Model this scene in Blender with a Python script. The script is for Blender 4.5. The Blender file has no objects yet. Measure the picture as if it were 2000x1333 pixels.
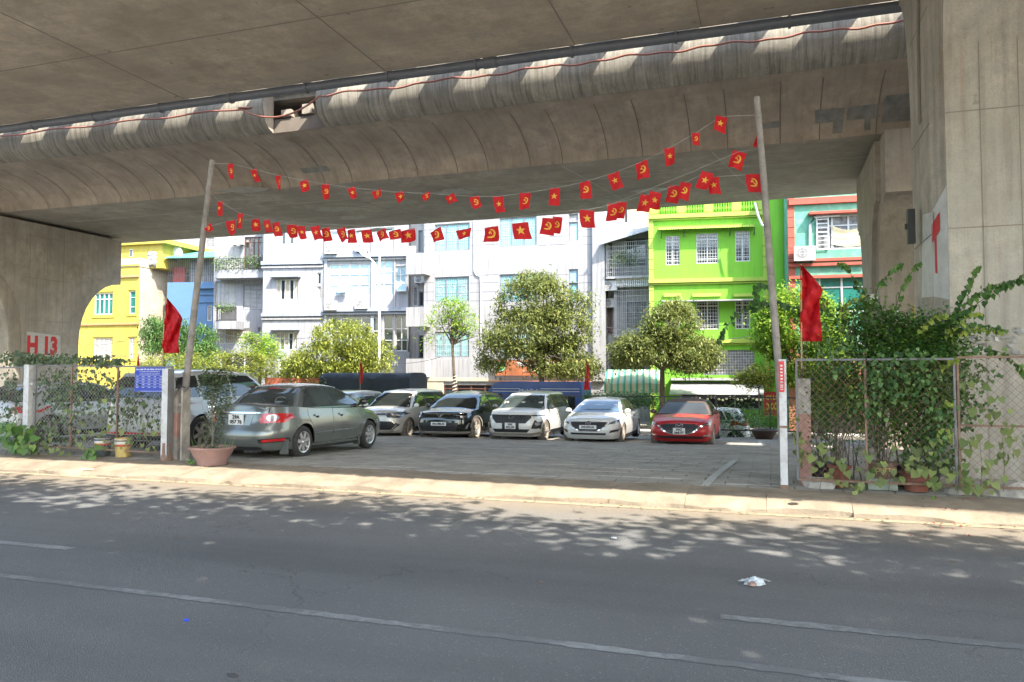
import bpy, math, random
import numpy as np
from mathutils import Vector, Matrix
from mathutils.geometry import delaunay_2d_cdt
R = math.radians
PI = math.pi
C = bpy.context.scene.collection
S = bpy.context.scene
rnd = random.Random(7)

# ------------------------------------------------------------------ camera
F = 1502.0
YAW = R(18.5)
EYE = 1.55
PIT = math.atan((733 - 666.5) / F)
cd = bpy.data.cameras.new('camera')
cam = bpy.data.objects.new('camera', cd)
C.objects.link(cam)
cam.location = (0, 0, EYE)
cam.rotation_euler = (PI / 2 + PIT, 0, YAW)
cd.sensor_width = 36
cd.lens = F / 2000 * 36
cd.clip_end = 1500
S.camera = cam

# ------------------------------------------------------------------ light
SUN = Vector((0.70, -0.50, 1.0)).normalized()
elev = math.asin(SUN.z)
w = bpy.data.worlds.new('World')
S.world = w
w.use_nodes = True
nt = w.node_tree
nt.nodes.clear()
sky = nt.nodes.new('ShaderNodeTexSky')
sky.sky_type = 'NISHITA'
sky.sun_disc = False
sky.sun_elevation = elev
sky.sun_rotation = math.atan2(SUN.x, SUN.y)
sky.air_density = 1.3
sky.dust_density = 2.0
bg = nt.nodes.new('ShaderNodeBackground')
bg.inputs['Strength'].default_value = 0.15
wo = nt.nodes.new('ShaderNodeOutputWorld')
nt.links.new(sky.outputs[0], bg.inputs[0])
nt.links.new(bg.outputs[0], wo.inputs[0])
sd = bpy.data.lights.new('sun', 'SUN')
sd.energy = 2.7
sd.angle = R(0.5)
sd.color = (1.0, 0.93, 0.82)
so = bpy.data.objects.new('sun', sd)
C.objects.link(so)
so.rotation_euler = SUN.to_track_quat('Z', 'Y').to_euler()
S.view_settings.view_transform = 'Standard'
S.view_settings.look = 'None'
S.view_settings.gamma = 1
S.view_settings.use_curve_mapping = False
S.view_settings.exposure = 2.45
S.cycles.use_denoising = True
S.cycles.max_bounces = 8
S.cycles.diffuse_bounces = 5
S.cycles.glossy_bounces = 3
S.cycles.transparent_max_bounces = 8
S.cycles.sample_clamp_indirect = 6

# ------------------------------------------------------------------ pixel measuring (photo 2000 x 1333)
fw = Vector((-math.sin(YAW) * math.cos(PIT), math.cos(YAW) * math.cos(PIT), math.sin(PIT)))
rt = Vector((math.cos(YAW), math.sin(YAW), 0))
upv = Vector((math.sin(YAW) * math.sin(PIT), -math.cos(YAW) * math.sin(PIT), math.cos(PIT)))
E0 = Vector((0, 0, EYE))
def ray(px, py): return fw + rt * ((px - 1000) / F) + upv * ((666.5 - py) / F)
def atY(px, py, Y):
    d = ray(px, py); return E0 + d * (Y / d.y)
def atX(px, py, X):
    d = ray(px, py); return E0 + d * (X / d.x)
def atZ(px, py, Z):
    d = ray(px, py); return E0 + d * ((Z - EYE) / d.z)
def lotz(Y): return -0.36 * (max(0.0, Y - 12) / 9.5) ** 1.2

# ------------------------------------------------------------------ materials
MATS = {}
def mat(name, col, rough=.6, metal=0.0, var=.12, sc=3.0, bump=.0, bsc=40.0, spec=.5, coat=0.0, dirt=None, dirta=.5, emit=None, island=0.0, trans=0.0, streak=0.0):
    """principled material with world-space noise variation, optional dirt colour, vertical streaks, per-island variation"""
    if name in MATS: return MATS[name]
    m = bpy.data.materials.new(name); m.use_nodes = True
    t = m.node_tree; N = t.nodes; L = t.links; N.clear()
    out = N.new('ShaderNodeOutputMaterial'); b = N.new('ShaderNodeBsdfPrincipled')
    b.inputs['Roughness'].default_value = rough; b.inputs['Metallic'].default_value = metal
    b.inputs['Specular IOR Level'].default_value = spec; b.inputs['Coat Weight'].default_value = coat
    b.inputs['Coat Roughness'].default_value = .05
    g = N.new('ShaderNodeNewGeometry')
    def noise(scale, det=4, vec=None, rgh=.6):
        n = N.new('ShaderNodeTexNoise'); n.inputs['Scale'].default_value = scale; n.inputs['Detail'].default_value = det
        n.inputs['Roughness'].default_value = rgh
        L.new(vec or g.outputs['Position'], n.inputs['Vector']); return n.outputs['Fac']
    def ramp(fac, a, bb):
        r = N.new('ShaderNodeMapRange'); r.inputs[1].default_value = a; r.inputs[2].default_value = bb
        L.new(fac, r.inputs[0]); return r.outputs[0]
    def mixc(fac, c1, c2, mode='MIX'):
        x = N.new('ShaderNodeMix'); x.data_type = 'RGBA'; x.blend_type = mode
        if isinstance(fac, float): x.inputs[0].default_value = fac
        else: L.new(fac, x.inputs[0])
        for i, c in ((6, c1), (7, c2)):
            if isinstance(c, tuple): x.inputs[i].default_value = (*c, 1)
            else: L.new(c, x.inputs[i])
        return x.outputs[2]
    lo = tuple(max(0, c * (1 - var)) for c in col); hi = tuple(min(1, c * (1 + var)) for c in col)
    c = mixc(ramp(noise(sc), .3, .7), lo, hi)
    if island:
        hsv = N.new('ShaderNodeHueSaturation'); L.new(c, hsv.inputs['Color'])
        r1 = N.new('ShaderNodeMapRange'); r1.inputs[3].default_value = 1 - island; r1.inputs[4].default_value = 1 + island
        L.new(g.outputs['Random Per Island'], r1.inputs[0]); L.new(r1.outputs[0], hsv.inputs['Value'])
        r2 = N.new('ShaderNodeMapRange'); r2.inputs[3].default_value = .5 + island * .06; r2.inputs[4].default_value = .5 - island * .06
        L.new(g.outputs['Random Per Island'], r2.inputs[0]); L.new(r2.outputs[0], hsv.inputs['Hue'])
        c = hsv.outputs[0]
    if dirt:
        c = mixc(ramp(noise(sc * 2.3, 8, rgh=.7), .5, .72), c, mixc(dirta, c, dirt))
    if streak:
        mp = N.new('ShaderNodeMapping'); mp.inputs['Scale'].default_value = (9, 9, .35)
        L.new(g.outputs['Position'], mp.inputs[0])
        c = mixc(ramp(noise(1.0, 5, mp.outputs[0]), .45, .75), c, mixc(streak, c, (.05, .045, .04)))
    L.new(c, b.inputs['Base Color'])
    if bump:
        bp = N.new('ShaderNodeBump'); bp.inputs['Strength'].default_value = bump; bp.inputs['Distance'].default_value = .02
        L.new(noise(bsc, 5), bp.inputs['Height']); L.new(bp.outputs[0], b.inputs['Normal'])
    if emit:
        b.inputs['Emission Color'].default_value = (*col, 1); b.inputs['Emission Strength'].default_value = emit
    if trans:
        tr = N.new('ShaderNodeBsdfTranslucent'); ms = N.new('ShaderNodeMixShader'); ms.inputs[0].default_value = trans
        L.new(c, tr.inputs['Color']); L.new(b.outputs[0], ms.inputs[1]); L.new(tr.outputs[0], ms.inputs[2]); L.new(ms.outputs[0], out.inputs[0])
    else: L.new(b.outputs[0], out.inputs[0])
    MATS[name] = m; m['_c'] = 1
    return m

def concrete(name, col, streak=.4, grain=1.0, spots=.6, direction=(9, 9, .35), rust=0.0, dark=.0):
    m = bpy.data.materials.new(name); m.use_nodes = True
    t = m.node_tree; N = t.nodes; L = t.links; N.clear()
    out = N.new('ShaderNodeOutputMaterial'); b = N.new('ShaderNodeBsdfPrincipled'); b.inputs['Roughness'].default_value = .85
    b.inputs['Specular IOR Level'].default_value = .25
    g = N.new('ShaderNodeNewGeometry')
    def noise(scale, det=5, dirn=None, rgh=.6, off=0):
        mp = N.new('ShaderNodeMapping'); mp.inputs['Location'].default_value = (off, off * .7, off * .3)
        if dirn: mp.inputs['Scale'].default_value = dirn
        L.new(g.outputs['Position'], mp.inputs[0])
        n = N.new('ShaderNodeTexNoise'); n.inputs['Scale'].default_value = scale; n.inputs['Detail'].default_value = det
        n.inputs['Roughness'].default_value = rgh; L.new(mp.outputs[0], n.inputs['Vector']); return n.outputs['Fac']
    def ramp(f, a, bb, c0=0., c1=1.):
        r = N.new('ShaderNodeMapRange'); r.inputs[1].default_value = a; r.inputs[2].default_value = bb
        r.inputs[3].default_value = c0; r.inputs[4].default_value = c1; L.new(f, r.inputs[0]); return r.outputs[0]
    def mx(f, a, bb):
        x = N.new('ShaderNodeMix'); x.data_type = 'RGBA'
        if isinstance(f, float): x.inputs[0].default_value = f
        else: L.new(f, x.inputs[0])
        for i, c in ((6, a), (7, bb)):
            if isinstance(c, tuple): x.inputs[i].default_value = (*c, 1)
            else: L.new(c, x.inputs[i])
        return x.outputs[2]
    k = lambda f: tuple(v * f for v in col)
    c = mx(ramp(noise(.45, 6, rgh=.65), .3, .7), k(.66), k(1.28))
    c = mx(ramp(noise(2.6, 6, off=5, rgh=.7), .42, .66), c, (col[0] * .8, col[1] * .83, col[2] * .86))
    c = mx(ramp(noise(1.1, 8, off=60, rgh=.72), .5, .7, 0., .55), c, (col[0] * .58, col[1] * .54, col[2] * .5))
    c = mx(ramp(noise(30, 3, off=2), .45, .7, 0., .35 * grain), c, k(.55))
    if streak: c = mx(ramp(noise(1.0, 6, direction, .7, 9), .47, .72, 0., streak), c, (.06, .058, .052))
    if streak: c = mx(ramp(noise(1.6, 5, direction, .7, 31), .52, .75, 0., streak * .6), c, (.5, .47, .42))
    if rust: c = mx(ramp(noise(.8, 6, direction, .7, 50), .56, .72, 0., rust), c, (.33, .17, .07))
    if spots:
        c = mx(ramp(noise(3.1, 3, off=77, rgh=.5), .71, .745, 0., spots), c, k(.35))
    L.new(c, b.inputs['Base Color'])
    bp = N.new('ShaderNodeBump'); bp.inputs['Strength'].default_value = .25; bp.inputs['Distance'].default_value = .02
    L.new(noise(14, 6, rgh=.7), bp.inputs['Height']); L.new(bp.outputs[0], b.inputs['Normal'])
    L.new(b.outputs[0], out.inputs[0])
    MATS[name] = m
    return m

# ------------------------------------------------------------------ mesh helpers
class MB:
    """collects simple shapes, build() links them as ONE mesh object"""
    def __init__(s): s.v = []; s.f = []
    def add(s, vs, fs):
        o = len(s.v); s.v += [tuple(p) for p in vs]; s.f += [tuple(i + o for i in f) for f in fs]; return s
    def box(s, x0, y0, z0, x1, y1, z1):
        x0, x1 = sorted((x0, x1)); y0, y1 = sorted((y0, y1)); z0, z1 = sorted((z0, z1))
        return s.add([(x0, y0, z0), (x1, y0, z0), (x1, y1, z0), (x0, y1, z0), (x0, y0, z1), (x1, y0, z1), (x1, y1, z1), (x0, y1, z1)],
                     [(0, 3, 2, 1), (4, 5, 6, 7), (0, 1, 5, 4), (1, 2, 6, 5), (2, 3, 7, 6), (3, 0, 4, 7)])
    def tube(s, pts, r, n=6, r1=None, cap=True):
        pts = [Vector(p) for p in pts]; rings = []; m = len(pts)
        for i, p in enumerate(pts):
            d = (pts[min(i + 1, m - 1)] - pts[max(i - 1, 0)])
            d = d.normalized() if d.length > 1e-9 else Vector((0, 0, 1))
            a = d.cross(Vector((0, 0, 1)) if abs(d.z) < .9 else Vector((1, 0, 0))).normalized(); b = d.cross(a)
            rr = r if r1 is None else r + (r1 - r) * i / max(1, m - 1)
            rings.append([p + (a * math.cos(2 * PI * k / n) + b * math.sin(2 * PI * k / n)) * rr for k in range(n)])
        vs = [q for rg in rings for q in rg]; fs = []
        for i in range(m - 1):
            for k in range(n):
                k2 = (k + 1) % n; fs.append((i * n + k, (i + 1) * n + k, (i + 1) * n + k2, i * n + k2))
        if cap: fs.append(tuple(range(n))); fs.append(tuple((m - 1) * n + k for k in reversed(range(n))))
        return s.add(vs, fs)
    def lathe(s, prof, c=(0, 0, 0), n=20, axis='z'):
        vs = []
        for (r, z) in prof:
            for k in range(n):
                a = 2 * PI * k / n
                p = (r * math.cos(a), r * math.sin(a), z)
                if axis == 'y': p = (r * math.cos(a), z, r * math.sin(a))
                if axis == 'x': p = (z, r * math.cos(a), r * math.sin(a))
                vs.append((p[0] + c[0], p[1] + c[1], p[2] + c[2]))
        fs = []
        for i in range(len(prof) - 1):
            for k in range(n):
                k2 = (k + 1) % n; fs.append((i * n + k, i * n + k2, (i + 1) * n + k2, (i + 1) * n + k))
        return s.add(vs, fs)
    def prism(s, poly, a0, a1, axis='x'):
        """polygon in the two other axes extruded along axis"""
        n = len(poly)
        def P(a, p): return {'x': (a, p[0], p[1]), 'y': (p[0], a, p[1]), 'z': (p[0], p[1], a)}[axis]
        vs = [P(a0, p) for p in poly] + [P(a1, p) for p in poly]
        fs = [tuple(range(n))[::-1], tuple(range(n, 2 * n))] + [(i, (i + 1) % n, n + (i + 1) % n, n + i) for i in range(n)]
        return s.add(vs, fs)
    def build(s, name, m, parent=None, smooth=False, kind=None, loc=None):
        me = bpy.data.meshes.new(name); me.from_pydata(s.v, [], s.f)
        me.materials.append(m)
        if smooth:
            me.polygons.foreach_set('use_smooth', [True] * len(me.polygons))
            try: me.set_sharp_from_angle(angle=R(smooth if smooth > 1 else 35))
            except Exception: pass
        me.update()
        o = bpy.data.objects.new(name, me); C.objects.link(o)
        if parent: o.parent = parent
        if loc: o.location = loc
        if kind: o['kind'] = kind
        return o
def tag(o, label=None, cat=None, group=None, kind=None):
    if label: o['label'] = label
    if cat: o['category'] = cat
    if group: o['group'] = group
    if kind: o['kind'] = kind
    return o
def empty(name, loc=(0, 0, 0), rz=0, label=None, cat=None, group=None, parent=None):
    o = bpy.data.objects.new(name, None); C.objects.link(o)
    o.location = loc; o.rotation_euler = (0, 0, rz)
    o.empty_display_size = .2
    if parent: o.parent = parent
    return tag(o, label, cat, group)
def children(o): return [c for c in bpy.data.objects if c.parent == o]
def copy_tree(o, parent=None):
    c = o.copy(); C.objects.link(c); c.parent = parent
    for ch in children(o): copy_tree(ch, c)
    return c
def npmesh(name, V, Fc, m, parent=None, kind=None, smooth=False):
    """V (n,3) array, Fc (k,q) array of equal-size faces"""
    me = bpy.data.meshes.new(name); q = Fc.shape[1]
    me.vertices.add(len(V)); me.vertices.foreach_set('co', np.asarray(V, dtype=np.float32).ravel())
    me.loops.add(Fc.size); me.loops.foreach_set('vertex_index', Fc.astype(np.int32).ravel())
    me.polygons.add(len(Fc)); me.polygons.foreach_set('loop_start', np.arange(0, Fc.size, q, dtype=np.int32))
    me.materials.append(m)
    me.update(calc_edges=True); me.validate()
    o = bpy.data.objects.new(name, me); C.objects.link(o)
    if parent: o.parent = parent
    if kind: o['kind'] = kind
    return o
TXT = {}
def text(s, size, m, parent, loc, rot, name='lettering', ext=.003, align='CENTER', bold=0.0, sx=1.0):
    cu = bpy.data.curves.new('t', 'FONT'); cu.body = s; cu.size = size; cu.extrude = ext; cu.align_x = align; cu.align_y = 'CENTER'
    cu.offset = bold; cu.resolution_u = 3
    o = bpy.data.objects.new('t', cu); C.objects.link(o)
    dg = bpy.context.evaluated_depsgraph_get()
    me = bpy.data.meshes.new_from_object(o.evaluated_get(dg))
    bpy.data.objects.remove(o); me.materials.clear(); me.materials.append(m)
    o = bpy.data.objects.new(name, me); C.objects.link(o); o.location = loc; o.rotation_euler = rot; o.scale = (sx, 1, 1)
    if parent: o.parent = parent
    return o
FRONTROT = (PI / 2, 0, 0)   # text that faces -Y
# ================================================================== SETTING
M_cdeck = concrete('deck_concrete', (.50, .42, .32), streak=.12, direction=(.5, 6, 6), spots=.75)
M_csoff = concrete('soffit_concrete', (.42, .375, .30), streak=.15, direction=(.6, 5, 5), spots=.4)
M_cweb = concrete('web_concrete', (.43, .36, .28), streak=.25, direction=(5, .5, .5), spots=.3)
M_cfas = concrete('stained_fascia', (.30, .28, .23), streak=.85, direction=(8, .6, .45), spots=0)
M_cpier = concrete('pier_concrete', (.46, .42, .35), streak=.35, direction=(6, 6, .25), spots=.4, rust=.35)
M_cpier2 = concrete('pier_concrete_dark', (.42, .37, .30), streak=.3, direction=(5, 5, .25), spots=.3, rust=.1)
M_seam = mat('seam_dark', (.13, .11, .09), .9)
M_seamp = mat('seam_soft', (.24, .21, .17), .9)
M_seaml = mat('seam_pale', (.45, .43, .38), .9)
M_kerb = mat('kerb_concrete', (.24, .195, .14), .9, var=.3, sc=2.2, bump=.6, bsc=18, dirt=(.2, .14, .09), dirta=.7)
M_lot = mat('lot_base', (.11, .105, .095), .95)
M_white = mat('white_paint', (.55, .55, .53), .6, dirt=(.35, .33, .3))
M_red = mat('red_paint', (.5, .02, .02), .5)

def asphalt():
    m = bpy.data.materials.new('asphalt'); m.use_nodes = True; t = m.node_tree; N = t.nodes; L = t.links
    b = N['Principled BSDF']; b.inputs['Roughness'].default_value = .8; b.inputs['Specular IOR Level'].default_value = .35
    g = N.new('ShaderNodeNewGeometry')
    def noise(s, d=4, off=0, r=.6):
        mp = N.new('ShaderNodeMapping'); mp.inputs['Location'].default_value = (off, off, 0); L.new(g.outputs['Position'], mp.inputs[0])
        n = N.new('ShaderNodeTexNoise'); n.inputs['Scale'].default_value = s; n.inputs['Detail'].default_value = d; n.inputs['Roughness'].default_value = r
        L.new(mp.outputs[0], n.inputs[0]); return n.outputs[0]
    def rmp(f, a, c, lo=0., hi=1.):
        r = N.new('ShaderNodeMapRange'); r.inputs[1].default_value = a; r.inputs[2].default_value = c; r.inputs[3].default_value = lo; r.inputs[4].default_value = hi
        L.new(f, r.inputs[0]); return r.outputs[0]
    def mx(f, a, c):
        x = N.new('ShaderNodeMix'); x.data_type = 'RGBA'; L.new(f, x.inputs[0])
        for i, q in ((6, a), (7, c)):
            if isinstance(q, tuple): x.inputs[i].default_value = (*q, 1)
            else: L.new(q, x.inputs[i])
        return x.outputs[2]
    c = mx(rmp(noise(.35, 5, 3), .3, .7), (.128, .131, .132), (.168, .169, .165))
    vo = N.new('ShaderNodeTexVoronoi'); vo.inputs['Scale'].default_value = 90; L.new(g.outputs['Position'], vo.inputs['Vector'])
    c = mx(rmp(vo.outputs['Distance'], .05, .5, .35, 0.), c, (.17, .17, .165))
    sp = N.new('ShaderNodeSeparateColor'); L.new(vo.outputs['Color'], sp.inputs[0])
    c = mx(rmp(sp.outputs[0], .965, .985, 0., .4), c, (.36, .35, .33))
    mp2 = N.new('ShaderNodeMapping'); mp2.inputs['Scale'].default_value = (.12, 1.1, 1); L.new(g.outputs['Position'], mp2.inputs[0])
    n3 = N.new('ShaderNodeTexNoise'); n3.inputs['Scale'].default_value = 1.0; n3.inputs['Detail'].default_value = 6; L.new(mp2.outputs[0], n3.inputs[0])
    c = mx(rmp(n3.outputs[0], .42, .66, 0., .45), c, (.07, .073, .076))
    c = mx(rmp(noise(140, 2, 8), .55, .68, 0., .5), c, (.2, .2, .195)); c = mx(rmp(noise(170, 2, 18), .56, .68, 0., .6), c, (.045, .046, .048))
    c = mx(rmp(noise(2.2, 8, 40, .75), .66, .72, 0., .5), c, (.05, .05, .05))
    v2 = N.new('ShaderNodeTexVoronoi'); v2.feature = 'DISTANCE_TO_EDGE'; v2.inputs['Scale'].default_value = .55
    wp = N.new('ShaderNodeVectorMath'); wp.operation = 'ADD'; n4 = N.new('ShaderNodeTexNoise'); n4.inputs['Scale'].default_value = 2.5; n4.inputs['Detail'].default_value = 5
    L.new(g.outputs['Position'], n4.inputs[0]); L.new(g.outputs['Position'], wp.inputs[0]); L.new(n4.outputs['Color'], wp.inputs[1]); L.new(wp.outputs[0], v2.inputs['Vector'])
    cr1 = rmp(v2.outputs['Distance'], .0, .006, 1., 0.); mk_ = N.new('ShaderNodeMath'); mk_.operation = 'MULTIPLY'; L.new(cr1, mk_.inputs[0]); L.new(rmp(noise(.3, 3, 70), .5, .56, 0., .6), mk_.inputs[1])
    c = mx(mk_.outputs[0], c, (.04, .04, .04))
    # dust gathered along the kerb
    sx = N.new('ShaderNodeSeparateXYZ'); L.new(g.outputs['Position'], sx.inputs[0])
    ad = N.new('ShaderNodeMath'); ad.operation = 'MULTIPLY_ADD'; ad.inputs[1].default_value = 1.1; L.new(noise(.8, 6, 20), ad.inputs[0]); L.new(sx.outputs[1], ad.inputs[2])
    c = mx(rmp(ad.outputs[0], 9.0, 10.45, 0., .9), c, (.22, .18, .13))
    L.new(c, b.inputs['Base Color'])
    bp = N.new('ShaderNodeBump'); bp.inputs['Strength'].default_value = .55; bp.inputs['Distance'].default_value = .008
    L.new(vo.outputs['Distance'], bp.inputs['Height']); L.new(bp.outputs[0], b.inputs['Normal'])
    return m
def worn(name, col, lo, hi, base=(.07, .072, .072)):
    m = bpy.data.materials.new(name); m.use_nodes = True; t = m.node_tree; N = t.nodes; L = t.links
    b = N['Principled BSDF']; b.inputs['Roughness'].default_value = .8
    g = N.new('ShaderNodeNewGeometry'); n = N.new('ShaderNodeTexNoise'); n.inputs['Scale'].default_value = 14; n.inputs['Detail'].default_value = 8; n.inputs['Roughness'].default_value = .75
    L.new(g.outputs['Position'], n.inputs[0])
    n2 = N.new('ShaderNodeTexNoise'); n2.inputs['Scale'].default_value = 1.1; L.new(g.outputs['Position'], n2.inputs[0])
    av = N.new('ShaderNodeMath'); av.operation = 'MULTIPLY_ADD'; av.inputs[1].default_value = .5; L.new(n2.outputs[0], av.inputs[0])
    hf = N.new('ShaderNodeMath'); hf.operation = 'MULTIPLY'; hf.inputs[1].default_value = .5; L.new(n.outputs[0], hf.inputs[0]); L.new(hf.outputs[0], av.inputs[2])
    r = N.new('ShaderNodeMapRange'); r.inputs[1].default_value = lo; r.inputs[2].default_value = hi; L.new(av.outputs[0], r.inputs[0])
    x = N.new('ShaderNodeMix'); x.data_type = 'RGBA'; L.new(r.outputs[0], x.inputs[0]); x.inputs[6].default_value = (*base, 1); x.inputs[7].default_value = (*col, 1)
    L.new(x.outputs[2], b.inputs['Base Color']); return m
M_asph = asphalt()
M_line = worn('worn_line', (.29, .29, .285), .45, .60, (.155, .157, .155))
M_linel = worn('lot_line', (.42, .42, .39), .34, .46, (.2, .19, .17))
M_yel = worn('kerb_line', (.34, .28, .18), .42, .54, (.22, .18, .13))

# ground far around, road, street behind
MB().add([(-400, -300, -2.4), (400, -300, -2.4), (400, 500, -2.4), (-400, 500, -2.4)], [(0, 1, 2, 3)]).build('ground', mat('earth', (.16, .13, .1), .95), kind='structure')
rd = MB()
xs = np.linspace(-90, 60, 61); ys = [-40, -20, -8, 0, 4, 8, 10.16]
for i in range(len(xs)):
    for y in ys: rd.v.append((xs[i], y, -.15 if y > -30 else -.15))
for i in range(len(xs) - 1):
    for j in range(len(ys) - 1):
        a = i * len(ys) + j; rd.f.append((a, a + len(ys), a + len(ys) + 1, a + 1))
road = rd.build('road', M_asph, kind='structure')
def strip(x0, x1, y0, y1, wd, m, z=-.146, jag=.012):
    b = MB(); n = max(2, int((x1 - x0) / .08)); r = random.Random(int(x0 * 31 + y0 * 7))
    for i in range(n + 1):
        t = i / n; x = x0 + (x1 - x0) * t; y = y0 + (y1 - y0) * t
        b.v += [(x, y - wd / 2 + r.uniform(-jag, jag), z), (x, y + wd / 2 + r.uniform(-jag, jag), z)]
    for i in range(n): b.f.append((2 * i, 2 * i + 2, 2 * i + 3, 2 * i + 1))
    return b.build('road_marking', m, kind='structure')
strip(-12.5, 3.3, 5.02, 4.70, .09, M_line)
strip(-12.5, -6.5, 5.86, 5.84, .11, M_line)
strip(-.35, 4.5, 5.68, 5.58, .11, M_line)
strip(-22, 8, 10.02, 9.93, .14, M_yel)

# lot sheet with pavers
lot = MB()
LY = [10.75] + [11.5 + .8 * k for k in range(24)] + [30.6]
for Y in LY:
    lot.v += [(-60, Y, lotz(Y) - .03), (40, Y, lotz(Y) - .03)]
for i in range(len(LY) - 1): lot.f.append((2 * i, 2 * i + 1, 2 * i + 3, 2 * i + 2))
lot.add([(-60, 30.6, lotz(30.6) - .03), (40, 30.6, lotz(30.6) - .03), (40, 30.6, -1.5), (-60, 30.6, -1.5)], [(0, 1, 2, 3)])
lot_o = lot.build('parking_lot', M_lot, kind='structure')
M_pav = mat('paver_concrete', (.31, .29, .25), .85, var=.2, sc=1.3, bump=.4, bsc=25, island=.07, dirt=(.11, .10, .085), dirta=.6)
def paver_mesh(w_, d_, t=.03):
    b = MB(); e = .008
    b.add([(0, 0, -t), (w_, 0, -t), (w_, d_, -t), (0, d_, -t), (0, 0, -e), (w_, 0, -e), (w_, d_, -e), (0, d_, -e),
           (e, e, 0), (w_ - e, e, 0), (w_ - e, d_ - e, 0), (e, d_ - e, 0)],
          [(0, 1, 5, 4), (1, 2, 6, 5), (2, 3, 7, 6), (3, 0, 4, 7), (4, 5, 9, 8), (5, 6, 10, 9), (6, 7, 11, 10), (7, 4, 8, 11), (8, 9, 10, 11)])
    return b
pitch_x, pitch_y = .62, .31
cells = []
r_ = random.Random(3)
for j in range(int((30.4 - 10.85) / pitch_y)):
    Y = 10.85 + j * pitch_y
    for i in range(-75, 52):
        X = i * pitch_x + (pitch_x / 2 if j % 2 else 0)
        d = E0 - Vector((X + .3, Y, 0))
        q = Vector((X + .3, Y + .15, lotz(Y))) - E0
        zc = q.dot(fw); xc = q.dot(rt)
        vis = abs(xc / zc) < .68
        cells.append((0 if vis and -8.4 < X < .1 else 1, q.length, X, Y))
cells.sort()
pm = None
stuff = MB(); base = paver_mesh(pitch_x - .007, pitch_y - .007)
for k, (v_, d_, X, Y) in enumerate(cells):
    z = lotz(Y + .15) + r_.uniform(-.004, .004)
    if k < 300:
        if pm is None:
            o = base.build('paver', M_pav, lot_o); pm = o.data
        else:
            o = bpy.data.objects.new('paver', pm); C.objects.link(o); o.parent = lot_o
        o.location = (X, Y, z); o.rotation_euler = (R(r_.uniform(-.5, .5)) - math.atan((lotz(Y) - lotz(Y + .3)) / .3), R(r_.uniform(-.3, .3)), R(r_.uniform(-.5, .5)))
    else:
        tl = r_.uniform(-.004, .004)
        stuff.add([(x + X, y + Y, zz + lotz(Y + y) + tl) for x, y, zz in base.v], base.f)
stuff.build('paver_field', M_pav, lot_o, kind='stuff')
# parking lines painted across the pavers
def pline(p, q, wd):
    b = MB(); p = Vector(p); q = Vector(q); n = 24; s = (q - p).normalized().cross(Vector((0, 0, 1))) * wd / 2
    for i in range(n + 1):
        a = p.lerp(q, i / n); z = lotz(a.y) + .009
        b.v += [(a.x - s.x, a.y - s.y, z), (a.x + s.x, a.y + s.y, z)]
    for i in range(n): b.f.append((2 * i, 2 * i + 1, 2 * i + 3, 2 * i + 2))
    return b.build('parking_line', M_linel, kind='structure')
pa = atZ(1376, 951, .0); pb = atZ(1438, 895, lotz(15.0))
pline(pa, pb, .12)
for X in (-12, -9.75, -7.4, -5.1, -2.8, -.3, 2.1):
    pline((X, 21.3, 0), (X, 26.5, 0), .1)
pline((-14, 21.25, 0), (3, 21.25, 0), .1)

# kerb of separate sloped stones, worn and uneven
kb = MB().box(-60, 10.2, -.3, 40, 10.76, -.16).build('kerb', M_kerb, kind='structure')
x = -24.0; r_ = random.Random(11)
while x < 9:
    L_ = r_.uniform(.95, 1.08) if x > .9 else r_.uniform(.98, 1.02)
    yt = 10.5 - .012 * (x - 0) + (.06 if x < -6 else 0) + r_.uniform(-.015, .015); yb = 10.10 + r_.uniform(-.02, .02)
    if x < -6: yt = 10.72
    dz = r_.uniform(-.012, .008)
    b = MB(); n = 8
    for i in range(n + 1):
        t = i / n; xx = x + .002 + (L_ - .004) * t
        wv = .03 * math.sin(xx * 1.9) + .015 * math.sin(xx * 5.1)
        sec = [(yb + .0 + wv, -.25), (yb + wv, -.105 + dz + .4 * wv), (yb + .06 + wv, -.07 + dz), (yt - .22 + wv * .5, -.012 + dz), (yt + .2, .012 + dz * .3), (yt + .62, .010), (yt + .62, -.1)]
        b.v += [(xx, y + r_.uniform(-.012, .012), z + r_.uniform(-.010, .008)) for y, z in sec]
    k = 7
    for i in range(n):
        for j in range(k - 1): a = i * k + j; b.f.append((a, a + k, a + k + 1, a + 1))
    b.f.append(tuple(range(k))); b.f.append(tuple(n * k + j for j in reversed(range(k))))
    b.build('kerb_stone', M_kerb, kb, smooth=50)
    x += L_

MB().box(-90, -40, -.3, 60, -9, -.02).build('bounce_pavement', mat('bounce_tiles', (.42, .38, .32), .85, var=.12), kind='structure')  # unseen pale pavement behind the camera, added to bounce light under the near deck
# street behind the lot, its pavement
MB().box(-90, 30.62, -1.5, 70, 36.2, -1.22).build('back_street', mat('street_asphalt', (.22, .205, .185), .85, var=.2), kind='structure')
MB().box(-90, 36.2, -1.5, 70, 70, -1.08).build('back_pavement', mat('pavement_tiles', (.36, .33, .29), .85, var=.15, bump=.2), kind='structure')

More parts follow.
